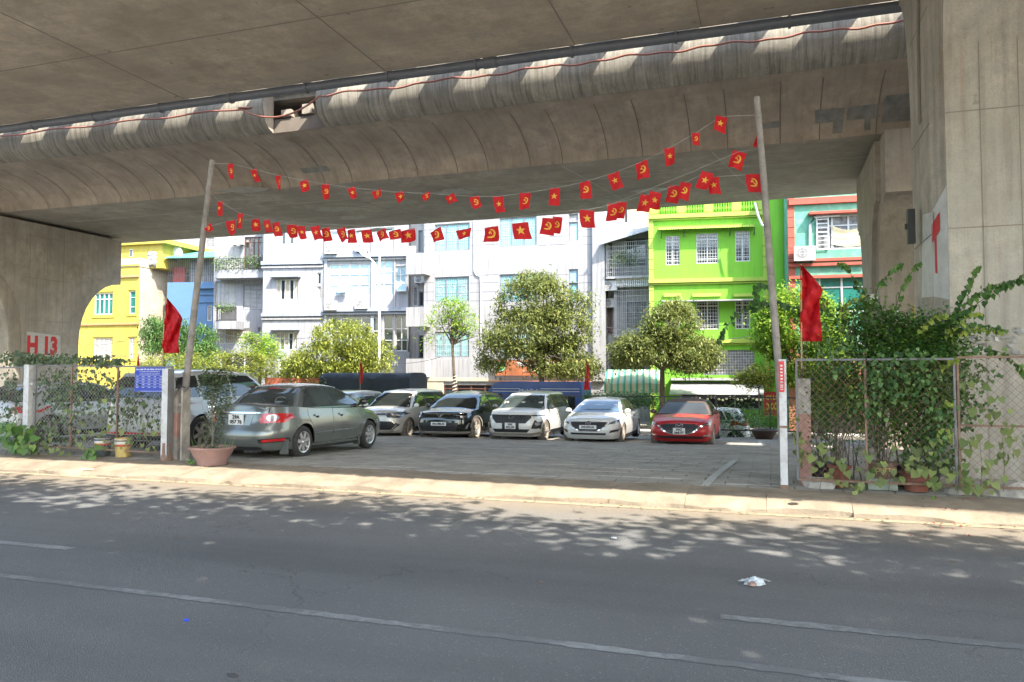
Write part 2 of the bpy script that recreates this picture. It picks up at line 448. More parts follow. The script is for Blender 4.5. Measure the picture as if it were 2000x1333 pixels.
# ------------------------------------------------------------------ flyover near deck
D1 = empty('near_flyover_deck', (0, 0, 0), 0, 'near concrete flyover deck overhead with the grey drain pipe along its edge', 'flyover')
sl_ = MB(); stn = [(-75, 5.95), (-2, 5.95), (9.5, 5.4), (45, 5.4)]
for X, e in stn: sl_.v += [(X, y, z) for y, z in [(e, 9.6), (e + .85, 9.05), (16.75, 9.05), (16.95, 9.25), (16.95, 11.0), (16.7, 11.0), (16.7, 9.9), (e + .3, 9.9), (e + .3, 10.9), (e, 10.9)]]
for i in range(3):
    for j in range(10): a = i * 10 + j; b_ = i * 10 + (j + 1) % 10; sl_.f.append((a, b_, b_ + 10, a + 10))
sl_.f += [tuple(range(10))[::-1], tuple(range(30, 40))]
sl_.build('deck_slab', M_cdeck, D1)
sm = MB()
for X in (-42, -33, -24.3, -15.0, -8.9, -4.1, -1.3, 2.4, 12, 21): sm.box(X, 6.3, 9.043, X + .025, 16.7, 9.06)
sm.box(-75, 13.7, 9.044, 45, 13.73, 9.06); sm.box(-75, 10.1, 9.044, 45, 10.13, 9.06)
sm.build('formwork_seam', M_seamp, D1, kind='stuff')
# grey drain pipe with clamps hung under the edge
M_pvc = mat('grey_pvc', (.12, .13, .145), .45, var=.1, sc=6)
MB().tube([(-75, 16.9, 8.98), (-20, 16.88, 8.98), (0, 16.9, 8.98), (45, 16.9, 8.98)], .115, 14, cap=False).build('drain_pipe', M_pvc, D1, smooth=40)
for i in range(-16, 6):
    X = i * 2.35 + .5
    b = MB(); b.lathe([(.12, -.03), (.145, -.03), (.145, .03), (.12, .03)], (X, 16.9, 8.98), 14, 'x'); b.box(X - .025, 16.76, 8.98, X + .025, 16.8, 9.25); b.box(X - .025, 17.0, 8.98, X + .025, 17.04, 9.2)
    b.build('pipe_clamp', M_pvc, D1)
for X in (-30, -18, -6.2, 5.5):
    MB().lathe([(.118, -.16), (.135, -.16), (.135, .16), (.118, .16)], (X, 16.9, 8.98), 14, 'x').build('pipe_coupling', M_pvc, D1)
# added unseen slabs between the two decks, their openings break the sun into patches
for i in range(-34, 20):
    MB().box(i * 2.0 - .12, 16.9, 11.01, i * 2.0 + .83, 19.95, 11.15).build('sun_mask_slab', M_cpier2, D1)

# ------------------------------------------------------------------ far deck (box girder with curved web)
D2 = empty('far_flyover_deck', (0, 0, 0), 0, 'far concrete flyover with curved underside and streaked fascia over the car park', 'flyover')
def bow(X): return .32 * (1 - ((X + 9) / 18) ** 2) if abs(X + 9) < 27 else .32 * (1 - 2.25)
XS = [-75, -60, -50, -40, -34] + list(np.arange(-30, 12, 1.5)) + [20, 30, 45]
def sweep(prof, name, m, closed=False, parent=D2, bw=(1, 1), smooth=40, xs=XS):
    b = MB(); k = len(prof)
    for X in xs:
        d = bow(X)
        for j, (y, z) in enumerate(prof):
            b.v.append((X, y + d * .6, z))
    for i in range(len(xs) - 1):
        for j in range(k - 1): a = i * k + j; b.f.append((a, a + 1, a + k + 1, a + k))
    return b.build(name, m, parent, smooth=smooth)
NOTCH = (atY(520, 220, 19.6).x, atY(622, 220, 19.6).x)
fas = [(19.78, 9.03), (19.55, 9.12), (19.36, 9.3), (19.27, 9.55), (19.25, 9.8), (19.3, 10.02), (19.42, 10.16), (19.62, 10.2)]
sweep(fas, 'fascia', M_cfas, xs=[x for x in XS if x < NOTCH[0]] + [NOTCH[0]])
sweep(fas, 'fascia', M_cfas, xs=[NOTCH[1]] + [x for x in XS if x > NOTCH[1]])
# broken out stretch: plain recessed edge and end faces
sweep([(19.80, 9.04), (19.9, 9.5), (20.55, 9.55), (20.6, 10.3), (19.8, 10.32)], 'recessed_edge', M_seam, xs=[NOTCH[0] - .05, NOTCH[1] + .05], smooth=False)
for k in range(3): MB().box(NOTCH[0] + .25 + k * .75, 20.0, 9.55, NOTCH[0] + .6 + k * .75, 20.4, 9.75 + .1 * k).build('broken_bracket', M_cpier2, D2)
for X in NOTCH:
    MB().add([(X + (.01 if X == NOTCH[0] else -.01), y + bow(X) * .6, z) for y, z in fas] + [(X, 19.8 + bow(X) * .6, 10.2)], [tuple(range(9))]).build('fascia_end', M_cpier2, D2)
sweep([(19.66, 10.30), (19.66, 11.35), (19.9, 11.35), (19.9, 10.1), (30.6, 10.1)], 'parapet', M_cpier2, smooth=False)
webp = [(19.80, 9.04), (19.85, 9.12), (20.4, 9.05)] + [(20.4 + 2.0 * math.sin(a), 9.05 - 1.02 * (1 - math.cos(a)) ** .8) for a in np.linspace(.15, PI / 2, 10)]
sweep(webp, 'curved_web', M_cweb)
sweep([(22.4, 8.03), (22.55, 8.0), (29.5, 8.0), (29.7, 8.05), (30.4, 8.9), (30.6, 9.2), (30.6, 10.1)], 'soffit', M_csoff, smooth=20)
sm = MB()
for i, X in enumerate(np.arange(-40, 12, 1.22)):
    X += .1 * math.sin(i * 3.1)
    for (a, b_) in zip(webp[2:-1], webp[3:]):
        d = bow(X) * .6
        sm.add([(X, a[0] + d, a[1] - .014), (X + .03, a[0] + d, a[1] - .014), (X + .03, b_[0] + d, b_[1] - .014), (X, b_[0] + d, b_[1] - .014)], [(0, 1, 2, 3)])
sm.build('formwork_seam', mat('seam_mid', (.19, .16, .125), .9), D2, kind='stuff')
sm = MB()
for X in (-44, -34, -24, -14.5, -10.6, -6.0, -1.5, 3.5, 12): 
    sm.add([(X, 22.7, 7.992), (X + .04, 22.7, 7.992), (X + 1.3, 29.5, 7.992), (X + 1.26, 29.5, 7.992)], [(0, 1, 2, 3)])
for Y in (24.6, 27.2): sm.box(-75, Y, 7.992, 45, Y + .03, 8.01)
sm.build('construction_joint', M_seaml, D2, kind='stuff')
sm = MB()
r_ = random.Random(5)
for (px, py, sx_, sy_) in ((655, 408, 1.1, .5), (690, 425, .8, .4), (470, 372, 1.2, .4), (890, 375, .9, .5), (730, 450, .9, .35), (1270, 372, .8, .4), (1310, 400, .7, .3)):
    c = atZ(px, py, 7.99); n = 14
    ring = [(c.x + math.cos(2 * PI * k / n) * sx_ * r_.uniform(.6, 1.1), c.y + math.sin(2 * PI * k / n) * sy_ * r_.uniform(.5, 1.2), 7.988) for k in range(n)]
    MB().add(ring, [tuple(range(n))]).build('mortar_patch', mat('mortar', (.42, .40, .34), .9, var=.15), D2)
for (px, py, wd, i0, i1) in ((1622, 222, .4, 7, 9), (1690, 215, .42, 7, 9), (1770, 210, .5, 6, 10), (1640, 250, .12, 8, 11), (1700, 250, .08, 9, 11), (1500, 240, .3, 8, 9), (600, 320, .5, 8, 9)):
    X = atY(px, py, 21.8).x; b = MB(); r_ = random.Random(px)
    for k in range(i0, i1 + 1):
        y, z = webp[min(k, len(webp) - 1)]; d = bow(X) * .6
        b.v += [(X - wd * r_.uniform(.85, 1.1), y + d - .012, z - .008), (X + wd * r_.uniform(.85, 1.1), y + d - .012, z - .008)]
    for k in range(i1 - i0): b.f.append((2 * k, 2 * k + 1, 2 * k + 3, 2 * k + 2))
    b.build('grey_repair', mat('repair_grey', (.2, .2, .18), .9, var=.3), D2)
# reddish cable sagging along the top of the fascia
M_cable = mat('cable_red', (.30, .12, .085), .5)
cab = empty('conduit_cable', (0, 0, 0), 0, 'rust red cable clipped along the top of the far deck fascia', 'cable')
pts = []
for px in range(-60, 500, 12): pts.append(atY(px, 266 - (px) * .1136 + 2.0 * math.sin(px / 23), 19.2 + bow(-20) * .0))
for k in range(0, 15): t = k / 14; pts.append(atY(465 + 160 * t, 211 - 24 * t + 118 * t * (1 - t), 19.15))
for px in range(632, 1790, 12): pts.append(atY(px, 188 - (px - 628) * .1285 + 2.4 * math.sin(px / 29) + 1.5 * math.sin(px / 11), 19.22))
MB().tube(pts, .028, 6).build('cable_run', M_cable, cab, smooth=50)

# ------------------------------------------------------------------ piers
def pier(name, x0, x1, yc, hw, caphw, ztop, zcap, zcol, label, base, m, ch=.0):
    p = empty(name, (x0, yc, base), 0, label, 'pier', 'concrete flyover piers')
    def prof(sgn, hw_, cap_):
        pts = [(sgn * hw_, 0), (sgn * hw_, zcol - base)]
        for k in range(1, 9):
            a = k / 8 * PI / 2
            pts.append((sgn * (hw_ + (cap_ - hw_) * (1 - math.cos(a))), zcol - base + (zcap - zcol) * math.sin(a)))
        pts.append((sgn * cap_, ztop - base)); return pts
    a = prof(-1, hw, caphw); b_ = prof(1, hw, caphw)
    poly = a + b_[::-1]
    # recessed face panel gives the arched rib seen on the sides
    k = MB().prism(poly, .12, x1 - x0 - .12, 'x').build('column', m, p)
    ai = prof(-1, hw - .55, caphw - .95); bi = prof(1, hw - .55, caphw - .95)
    MB().prism([(y, z * .999) for y, z in ai + bi[::-1]], 0, .13, 'x').build('face_panel', m, p)
    MB().prism([(y, z * .999) for y, z in ai + bi[::-1]], x1 - x0 - .13, x1 - x0, 'x').build('face_panel', m, p)
    g = MB()
    for z in np.arange(1.2, ztop - base - .4, 1.75):
        lim = hw - .56
        g.box(-.004, -lim, z, .01, lim, z + .02); g.box(x1 - x0 - .01, -lim, z, x1 - x0 + .004, lim, z + .02)
    for y in (-.9, -.1, .7): g.box(x1 - x0 - .01, y, .4, x1 - x0 + .004, y + .015, ztop - base - .2)
    g.build('casting_joint', M_seamp, p, kind='stuff')
    return p
LP = pier('bridge_pier', -32.4, -28.8, 24.45, 1.65, 3.9, 7.86, 5.8, 3.0, 'left concrete pier painted with the red code H 13', -.9, M_cpier2)
for yy in (21.0, 24.4, 28.0): MB().box(.6, yy - 24.45 - .25, 8.76, 3.0, yy - 24.45 + .25, 8.9).build('bearing_pad', M_seam, LP)
RP = pier('bridge_pier', 2.75, 6.3, 24.6, 1.6, 3.2, 7.8, 6.2, 4.0, 'dark pier under the far deck, behind the big right pier', -.9, M_cpier2)
MB().box(.8, -1.2, 8.7, 3.0, 1.2, 8.9).build('bearing_pad', M_seam, RP)
# near pier, chamfered corner and curved flare towards the deck edge
NP = empty('bridge_pier', (2.56, 13.6, -.05), 0, 'big weathered concrete pier on the right edge with a red lettered panel', 'pier', 'concrete flyover piers')
prof = [(0, 0), (2.15, 0), (2.15, 5.6)] + [(2.15 + 1.1 * (1 - math.cos(a)), 5.6 + 3.4 * math.sin(a)) for a in np.linspace(.2, PI / 2, 9)] + [(3.25, 9.12), (-1.5, 9.12)] + [(-1.5 + 1.5 * math.sin(a), 9.0 - 2.2 * (1 - math.cos(a))) for a in np.linspace(.2, PI / 2, 7)]
MB().prism(prof, .14, 4.5, 'x').build('column', M_cpier, NP)
prof2 = [(.45, 0), (2.15, 0), (2.15, 5.6)] + [(2.15 + 1.1 * (1 - math.cos(a)), 5.6 + 3.4 * math.sin(a)) for a in np.linspace(.2, PI / 2, 9)] + [(3.25, 9.12), (.45, 9.12)]
MB().prism(prof2, 0, .14, 'x').build('side_face', M_cpier, NP)
MB().add([(0, .45, 0), (.14, 0, 0), (.14, 0, 9.1), (0, .45, 9.1)], [(0, 1, 2, 3)]).build('chamfer_face', M_cpier, NP)
g = MB()
for z in (1.9, 3.9, 5.75, 7.7): g.box(.14, -.004, z, 4.5, .01, z + .018); g.box(-.004, .45, z, .01, 2.1, z + .018)
for xx in (.62, 1.15, 2.6): g.box(xx, -.004, 0, xx + .014, .01, 7.0)
rec = [(.9, 9.0), (1.0, 8.2), (1.1, 7.4), (1.12, 6.6), (1.12, 6.0)]
for (a, b_) in zip(rec, rec[1:]): g.add([(-.01, a[0], a[1]), (-.01, a[0] + .25, a[1]), (-.01, b_[0] + .25, b_[1]), (-.01, b_[0], b_[1])], [(0, 1, 2, 3)])
g.build('casting_joint', M_seamp, NP, kind='stuff')
# painted code panels
def quadX(X, pxs, name, m, parent, off):
    pts = [atX(px, py, X + off) - parent.location for px, py in pxs]
    return MB().add(pts, [tuple(range(len(pts)))]).build(name, m, parent)
quadX(-28.8, [(52, 648), (118, 656), (118, 700), (52, 700)], 'code_panel', mat('panel_grey', (.48, .46, .42), .7, dirt=(.3, .27, .23)), LP, .006)
tp = atX(83, 677, -28.8 + .012) - LP.location
text('H 13', 1.0, M_red, LP, tp, (PI / 2, 0, PI / 2), 'code_lettering', bold=.05, sx=.72)
p1_ = [atX(px, py, 2.56 - .004) for px, py in ((1802, 420), (1822, 414), (1822, 580), (1800, 582))]
MB().add([p - NP.location for p in p1_], [(0, 1, 2, 3)]).build('code_panel', M_white, NP)
ch = MB()
zt = p1_[1].z - NP.location.z; zb = p1_[2].z - NP.location.z
ch.add([(-.006, .44, zt), (.135, -.006, zt + .35), (.135, -.006, zb - .1), (-.006, .44, zb)], [(0, 1, 2, 3)]); ch.build('code_panel', M_white, NP)
tt = MB(); tt.add([(-.012, .42, zt - .2), (.065, .19, zt - .03), (.065, .19, zt - .33), (-.012, .42, zt - .5)], [(0, 1, 2, 3)])
tt.add([(.015, .37, zt - .45), (.035, .30, zt - .42), (.035, .30, zb + .35), (.015, .37, zb + .38)], [(0, 1, 2, 3)])
tt.build('code_lettering', M_red, NP)
# torn posters near the pier foot and the small fixtures on the dark pier
po = MB(); r_ = random.Random(9)
for k in range(40):
    c = atY(r_.uniform(1880, 1995), r_.uniform(640, 690), 13.585); s_ = r_.uniform(.015, .055); h = r_.uniform(.01, .04)
    po.add([(c.x - s_, 13.583 - k * .0006, c.z - h * r_.random()), (c.x + s_, 13.583 - k * .0006, c.z - h), (c.x + s_ * r_.random(), 13.583 - k * .0006, c.z + h), (c.x - s_, 13.583 - k * .0006, c.z + h * r_.random())], [(0, 1, 2, 3)])
tag(po.build('poster_remains', mat('torn_paper', (.34, .33, .31), .8, var=.3, island=.4)), 'torn remains of pasted bills on the big right pier', 'poster', kind='stuff')
mk = empty('floodlight', atX(1787, 442, 2.45), 0, 'small black floodlight fixed on the side of the big right pier', 'floodlight')
MB().box(-.12, -.05, -.3, 0, .12, .3).build('housing', mat('black_metal', (.02, .02, .02), .5), mk)
MB().box(-.16, 0, -.05, 0, .03, .05).build('bracket', MATS['black_metal'], mk)
sb = empty('switch_box', atY(1707, 587, 22.95), 0, 'small pale switch box on the dark pier', 'switch box')
MB().box(-.1, -.04, -.17, .1, .03, .17).build('cover', mat('pale_plastic', (.6, .6, .57), .5), sb); MB().box(-.03, -.06, -.03, .03, -.035, .03).build('knob', MATS['black_metal'], sb)
so_ = empty('wall_lamp', atY(1750, 612, 22.9), 0, 'round white lamp hanging on the dark pier', 'lamp')
MB().lathe([(0, .08), (.08, .06), (.12, 0), (.08, -.06), (0, -.08)], (0, 0, 0), 12).build('lamp_shade', mat('lamp_white', (.8, .8, .78), .3), so_, smooth=60); MB().tube([(0, 0, .07), (.02, 0, .5)], .008, 5).build('lamp_cord', MATS['black_metal'], so_)
yp = MB().tube([(2.72, 22.9, -.6), (2.72, 22.9, 3.4)], .03, 8); yp.v = [(x + (atY(1786, 600, 22.8).x - 2.72), y, z) for x, y, z in yp.v]
tag(yp.build('conduit_pipe', mat('yellow_pipe', (.45, .3, .06), .5)), 'thin yellow conduit pipe up the dark pier', 'pipe')
# ================================================================== BUILDINGS
M_ww = mat('render_white', (0.294, 0.294, 0.301), .75, var=.05, sc=.9, dirt=(.26, .26, .27), dirta=.5, streak=.5)
M_wb = mat('render_pale_blue', (0.230, 0.262, 0.310), .75, var=.07, sc=.9, dirt=(.45, .5, .58), dirta=.5, streak=.35)
M_wh2 = mat('render_cool_white', (0.270, 0.278, 0.301), .75, var=.05, sc=.8, dirt=(.24, .25, .28), dirta=.5, streak=.5)
M_yelw = mat('render_yellow', (0.417, 0.344, 0.052), .75, var=.06, sc=.8, dirt=(.45, .36, .09), dirta=.4, streak=.3)
M_bluew = mat('render_blue', (0.079, 0.164, 0.285), .75, var=.08, sc=.9, dirt=(.08, .15, .25), dirta=.4)
M_green = mat('render_lime', (0.146, 0.400, 0.018), .75, var=.07, sc=.8, dirt=(.14, .35, .04), dirta=.45, streak=.25)
M_greend = mat('trim_olive_green', (.30, .40, .06), .75, var=.1, sc=2)
M_mint = mat('render_mint', (0.090, 0.271, 0.188), .8, var=.22, sc=1.6, dirt=(.28, .48, .36), dirta=.5)
M_brick = mat('trim_brick_red', (.32, .07, .045), .8, var=.15, sc=3)
M_beige = mat('bare_plaster', (.40, .34, .26), .9, var=.2, sc=1.4, dirt=(.33, .29, .24), dirta=.6, streak=.4)
M_grey = mat('old_grey_plaster', (.36, .36, .36), .9, var=.15, sc=1.2, dirt=(.2, .19, .18), dirta=.6, streak=.5)
M_gtrim = mat('window_grey_metal', (.16, .175, .2), .45)
M_wtrim = mat('window_white_frame', (.48, .49, .48), .45)
M_btrim = mat('window_brown_frame', (.12, .05, .03), .5)
def glassm(name, col, rough=.08, var=.25, sc=2.2):
    return mat(name, col, rough, var=var, sc=sc, spec=.9)
M_gteal = glassm('glass_teal', (.16, .36, .38), .12)
M_gblue = glassm('glass_sky_blue', (.27, .42, .50), .1, .12, .7)
M_gdark = glassm('glass_dark', (.025, .035, .04))
M_ggreen = glassm('glass_green', (.02, .15, .12))
M_curt = mat('curtain_cloth', (.38, .34, .26), .9, var=.3, sc=7)
M_curtg = mat('curtain_grey', (.2, .2, .2), .9, var=.5, sc=6)
M_black = MATS['black_metal']
M_iron = mat('iron_grille', (.42, .42, .42), .5)
M_irond = mat('iron_dark', (.05, .05, .055), .5)
M_tin = mat('tin_awning', (.35, .36, .36), .5, var=.35, sc=2.5, metal=.3, dirt=(.15, .13, .11))
M_dark = mat('dark_interior', (.02, .02, .02), .9)

class Bldg:
    """block whose facade passes through the pixel pxl/pxr at distance Y, turned by ang; window rectangles are given as measured"""
    def __init__(s, name, label, pxl, pxr, Y, ang, top, depth, wall, base=-1.08, side=None, cat='building', wins=(), zref=0):
        s.ang = R(ang); s.u = Vector((math.cos(s.ang), math.sin(s.ang), 0)); s.n = Vector((math.sin(s.ang), -math.cos(s.ang), 0))
        s.o = atY(pxl, 600, Y); s.o.z = base; s.base = base
        s.root = empty(name, s.o, s.ang, label, cat)
        s.W = s.uv(pxr, 600)[0]; s.top = top - base
        s.wall = wall
        holes = []
        s.wins = []
        for wn in wins:
            x0, y0, x1, y1 = wn[:4]; xm, ym = (x0 + x1) / 2, (y0 + y1) / 2
            u0 = s.uv(x0, ym)[0]; u1 = s.uv(x1, ym)[0]; z1 = s.uv(xm, y0)[1]; z0 = s.uv(xm, y1)[1]
            z1 = min(z1, s.top - .05)
            if z1 - z0 < .15: continue
            holes.append((u0, z0, u1, z1)); s.wins.append((u0, z0, u1, z1) + tuple(wn[4:]))
        us = sorted({0, s.W} | {h[0] for h in holes} | {h[2] for h in holes}); zs = sorted({0, s.top} | {h[1] for h in holes} | {h[3] for h in holes})
        b = MB(); T = .16
        for i in range(len(us) - 1):
            for j in range(len(zs) - 1):
                uc, zc = (us[i] + us[i + 1]) / 2, (zs[j] + zs[j + 1]) / 2
                if any(h[0] < uc < h[2] and h[1] < zc < h[3] for h in holes): continue
                b.add([(us[i], 0, zs[j]), (us[i + 1], 0, zs[j]), (us[i + 1], 0, zs[j + 1]), (us[i], 0, zs[j + 1])], [(0, 1, 2, 3)])
        for (a, c, d, e) in holes:
            for q in (((a, c), (a, e)), ((d, e), (d, c)), ((a, e), (d, e)), ((d, c), (a, c))):
                b.add([(q[0][0], 0, q[0][1]), (q[0][0], T + .2, q[0][1]), (q[1][0], T + .2, q[1][1]), (q[1][0], 0, q[1][1])], [(0, 1, 2, 3)])
        b.build('wall', wall, s.root)
        sb_ = MB()
        sb_.add([(0, 0, 0), (0, 0, s.top), (0, depth, s.top), (0, depth, 0)], [(0, 1, 2, 3)]).add([(s.W, 0, 0), (s.W, depth, 0), (s.W, depth, s.top), (s.W, 0, s.top)], [(0, 1, 2, 3)])
        sb_.add([(0, depth, 0), (0, depth, s.top), (s.W, depth, s.top), (s.W, depth, 0)], [(0, 1, 2, 3)]).add([(0, 0, s.top), (s.W, 0, s.top), (s.W, depth, s.top), (0, depth, s.top)], [(0, 1, 2, 3)])
        sb_.build('side_wall', side or wall, s.root)
        for wn in s.wins: s.window(*wn)
    def uv(s, px, py, off=0.0):
        """facade coordinates (along, height above base) of a measured point, on the plane off metres in front of the facade"""
        d = ray(px, py); p0 = s.o + s.n * off
        t = (p0 - E0).dot(s.n) / d.dot(s.n); p = E0 + d * t
        return ((p - s.o).dot(s.u), p.z - s.base)
    def window(s, u0, z0, u1, z1, style, name='window'):
        fr, gl, cols, tr, gr = style[:5]
        f = MB(); t = .055 if (u1 - u0) < 1.6 else .07; Y0, Y1 = .06, .13
        f.box(u0, Y0, z0, u1, Y1, z0 + t); f.box(u0, Y0, z1 - t, u1, Y1, z1); f.box(u0, Y0, z0 + t, u0 + t, Y1, z1 - t); f.box(u1 - t, Y0, z0 + t, u1, Y1, z1 - t)
        cw = (u1 - u0) / cols
        for k in range(1, cols): f.box(u0 + k * cw - t * .6, Y0 + .01, z0 + t, u0 + k * cw + t * .6, Y1 - .005, z1 - t)
        zr = [z0]
        for q in tr:
            z = z0 + (z1 - z0) * q; zr.append(z); f.box(u0 + t, Y0 + .012, z - t * .4, u1 - t, Y1 - .01, z + t * .4)
        zr.append(z1)
        w_ = f.build(name, fr, s.root)
        for k in range(cols):
            for j in range(len(zr) - 1):
                MB().box(u0 + k * cw + .01, .115, zr[j] + .01, u0 + (k + 1) * cw - .01, .125, zr[j + 1] - .01).build('pane', gl[(k + j) % len(gl)] if isinstance(gl, (list, tuple)) else gl, w_)
        if gr:
            g = MB()
            if gr in ('bars', 'cross'):
                n = max(3, int((u1 - u0) / .13))
                for k in range(1, n): x = u0 + (u1 - u0) * k / n; g.box(x - .008, .03, z0 + .03, x + .008, .045, z1 - .03)
                for k in range(1, 4 if gr == 'bars' else 9): z = z0 + (z1 - z0) * k / (4 if gr == 'bars' else 9); g.box(u0, .028, z - .008, u1, .046, z + .008)
            if gr == 'deco':
                for k in range(cols):
                    c = u0 + (k + .5) * cw; m = (z0 + z1) / 2
                    for dx in (-.18, -.06, .06, .18): g.box(c + dx - .008, .09, z0 + .06, c + dx + .008, .1, z1 - .06)
                    for dz in (-.35, -.2, .2, .35): g.box(c - cw * .42, .088, m + dz - .008, c + cw * .42, .102, m + dz + .008)
                    g.tube([(c + .17 * math.cos(a), .095, m + .22 * math.sin(a)) for a in np.linspace(0, 2 * PI, 9)], .012, 4)
            if gr == 'louvre':
                n = int((z1 - z0) / .09)
                for k in range(n): z = z0 + .05 + (z1 - z0 - .1) * k / n; g.add([(u0 + .05, .05, z), (u1 - .05, .05, z), (u1 - .05, .09, z + .06), (u0 + .05, .09, z + .06)], [(0, 1, 2, 3)])
            g.build('grille', M_iron if gr != 'cross' else M_wtrim, w_, kind='stuff')
        return w_
    def ledge(s, px0, px1, py, h=.14, proj=.14, m=None, name='ledge'):
        u0 = s.uv(px0, py)[0]; u1 = s.uv(px1, py)[0]; z = s.uv((px0 + px1) / 2, py)[1]
        return MB().box(u0, -proj, z - h / 2, u1, .02, z + h / 2).build(name, m or s.wall, s.root)
    def lbox(s, px0, py0, px1, py1, y0, y1, name, m):
        xm = (px0 + px1) / 2; ym = (py0 + py1) / 2
        return MB().box(s.uv(px0, ym, -y0)[0], y0, s.uv(xm, py1, -y0)[1], s.uv(px1, ym, -y0)[0], y1, s.uv(xm, py0, -y0)[1]).build(name, m, s.root)
    def world(s, px, py, off=0.0):
        u, v = s.uv(px, py, off); return s.o + s.u * u + s.n * off + Vector((0, 0, v))

ST_w3 = (M_wtrim, M_ggreen, 3, (.7,), None)
# --- yellow house
yb_ = Bldg('yellow_house', 'bright yellow house with brown ledges and white lattice windows on the far left', 100, 272, 43, 3, 9.3, 12, M_yelw, side=M_beige,
           wins=[(184, 573, 220, 615, (M_wtrim, M_ggreen, 4, (.72,), None)), (252, 569, 264, 613, (M_wtrim, M_ggreen, 1, (.3, .72), None)),
                 (183, 661, 219, 703, (M_wtrim, M_curt, 4, (.72,), 'cross')), (251, 660, 262, 701, (M_wtrim, M_curt, 2, (.72,), 'cross'))])
yb_.ledge(100, 272.5, 543, .16, .15, mat('trim_brown', (.38, .22, .10), .8)); yb_.ledge(100, 272.5, 634, .14, .12, MATS['trim_brown']); yb_.ledge(100, 272.5, 522, .1, .1, M_yelw)
for x0, y0, x1, y1 in ((183, 571, 222, 618), (251, 567, 265, 615), (181, 659, 221, 706), (250, 658, 264, 703)):
    a = MB()
    u0, z1 = yb_.uv(x0, y0); u1, z0 = yb_.uv(x1, y1)
    for q in ((u0 - .1, z0 - .1, u0, z1 + .1), (u1, z0 - .1, u1 + .1, z1 + .1), (u0, z1, u1, z1 + .1), (u0, z0 - .1, u1, z0)): a.box(q[0], -.05, q[1], q[2], .0, q[3])
    a.build('window_surround', M_yelw, yb_.root)
# roof room, flat cornice, water tank
u0, v0 = yb_.uv(225, 523, -1.0); u1, _ = yb_.uv(316, 523, -1.0)
MB().box(u0 - .5, 1.0, yb_.top, u1, 7, yb_.top + 2.2).build('roof_room', M_yelw, yb_.root); MB().box(u0 - 2.2, .7, yb_.top + 1.75, u1 + .5, 7.4, yb_.top + 2.0).build('roof_slab', M_yelw, yb_.root)
for px, py0, py1 in ((257, 487, 502), (257, 510, 520)):
    a = yb_.uv(px - 3, py1, -1); c = yb_.uv(px + 3, py0, -1)
    MB().box(a[0], .96, a[1], c[0], .99, c[1]).build('window', M_wtrim, yb_.root)
    MB().box(a[0] + .05, .94, a[1] + .06, c[0] - .05, .955, c[1] - .06).build('window', M_gdark, yb_.root)
pw = MB(); W_ = yb_.W
pw.box(W_ - 1.9, -.05, yb_.top, W_ + .04, .12, yb_.top + .62).box(W_ - .1, .12, yb_.top, W_ + .04, 8, yb_.top + .62).box(W_ - 4.5, -.03, yb_.top, W_ - 1.9, .1, yb_.top + .35)
pw.build('parapet', M_beige, yb_.root)
M_steel = mat('tank_steel', (.5, .52, .55), .25, metal=.8)
tk = empty('water_tank', yb_.world(300, 523, -1.2) , 0, 'shiny steel water tank on the roof of the yellow house', 'water tank'); tk.location.z = yb_.base + yb_.top
MB().lathe([(.0, .2), (.42, .2), (.46, .3), (.47, .55), (.44, .58), (.47, .61), (.47, .85), (.44, .88), (.47, .91), (.46, 1.15), (.2, 1.3), (.12, 1.36), (0, 1.36)], (0, 0, 0), 24).build('tank', M_steel, tk, smooth=60)
MB().box(-.4, -.4, 0, -.34, .4, .2).box(.34, -.4, 0, .4, .4, .2).build('stand', M_irond, tk)
# --- blue house, set back, green tin roof terrace
bb = Bldg('blue_house', 'blue house with a fenced roof terrace under a green tin roof', 326, 424, 45, 12, 8.3, 8, M_bluew,
          wins=[(404, 597, 414, 627, (M_wtrim, M_curtg, 1, (), None)), (415, 598, 421, 627, (M_wtrim, M_curtg, 1, (), None)), (408, 655, 421, 690, (M_wtrim, M_gdark, 2, (), None))])
for py in (558, 575, 590, 640): bb.ledge(388, 424, py, .1, .12)
bb.ledge(384, 424, 562, .2, .35)
ter = MB(); W_ = bb.W; t0 = bb.top
for k in range(26): x = W_ * k / 25; ter.box(x - .012, .1, t0, x + .012, .13, t0 + 1.75)
for z in (.5, 1.0, 1.7): ter.box(0, .095, t0 + z, W_, .135, t0 + z + .03)
ter.build('terrace_grille', M_irond, bb.root, kind='stuff')
MB().box(.1, .6, t0, 1.0, .8, t0 + 1.2).build('terrace_door', mat('red_door', (.4, .06, .05), .6), bb.root)
MB().box(1.2, .9, t0, W_, 1.0, t0 + 1.8).build('terrace_back_wall', M_grey, bb.root)
MB().prism([(-.5, 1.7), (3, 2.7), (3, 2.75), (-.5, 1.75)], 0, W_ + 1, 'x').build('roof', mat('tin_green', (.08, .28, .22), .5, var=.3, sc=8), bb.root, loc=(0, 0, t0))
dsh = MB().lathe([(0, 0), (.3, .04), (.5, .14), (.62, .28)], (0, 0, 0), 20, 'x')
o_ = tag(dsh.build('satellite_dish', mat('dish_grey', (.55, .55, .53), .5), smooth=60), 'white satellite dish on the wall between the yellow and blue houses', 'satellite dish'); o_.location = yb_.world(338, 497, -2.2); o_.rotation_euler = (0, R(-20), R(100))
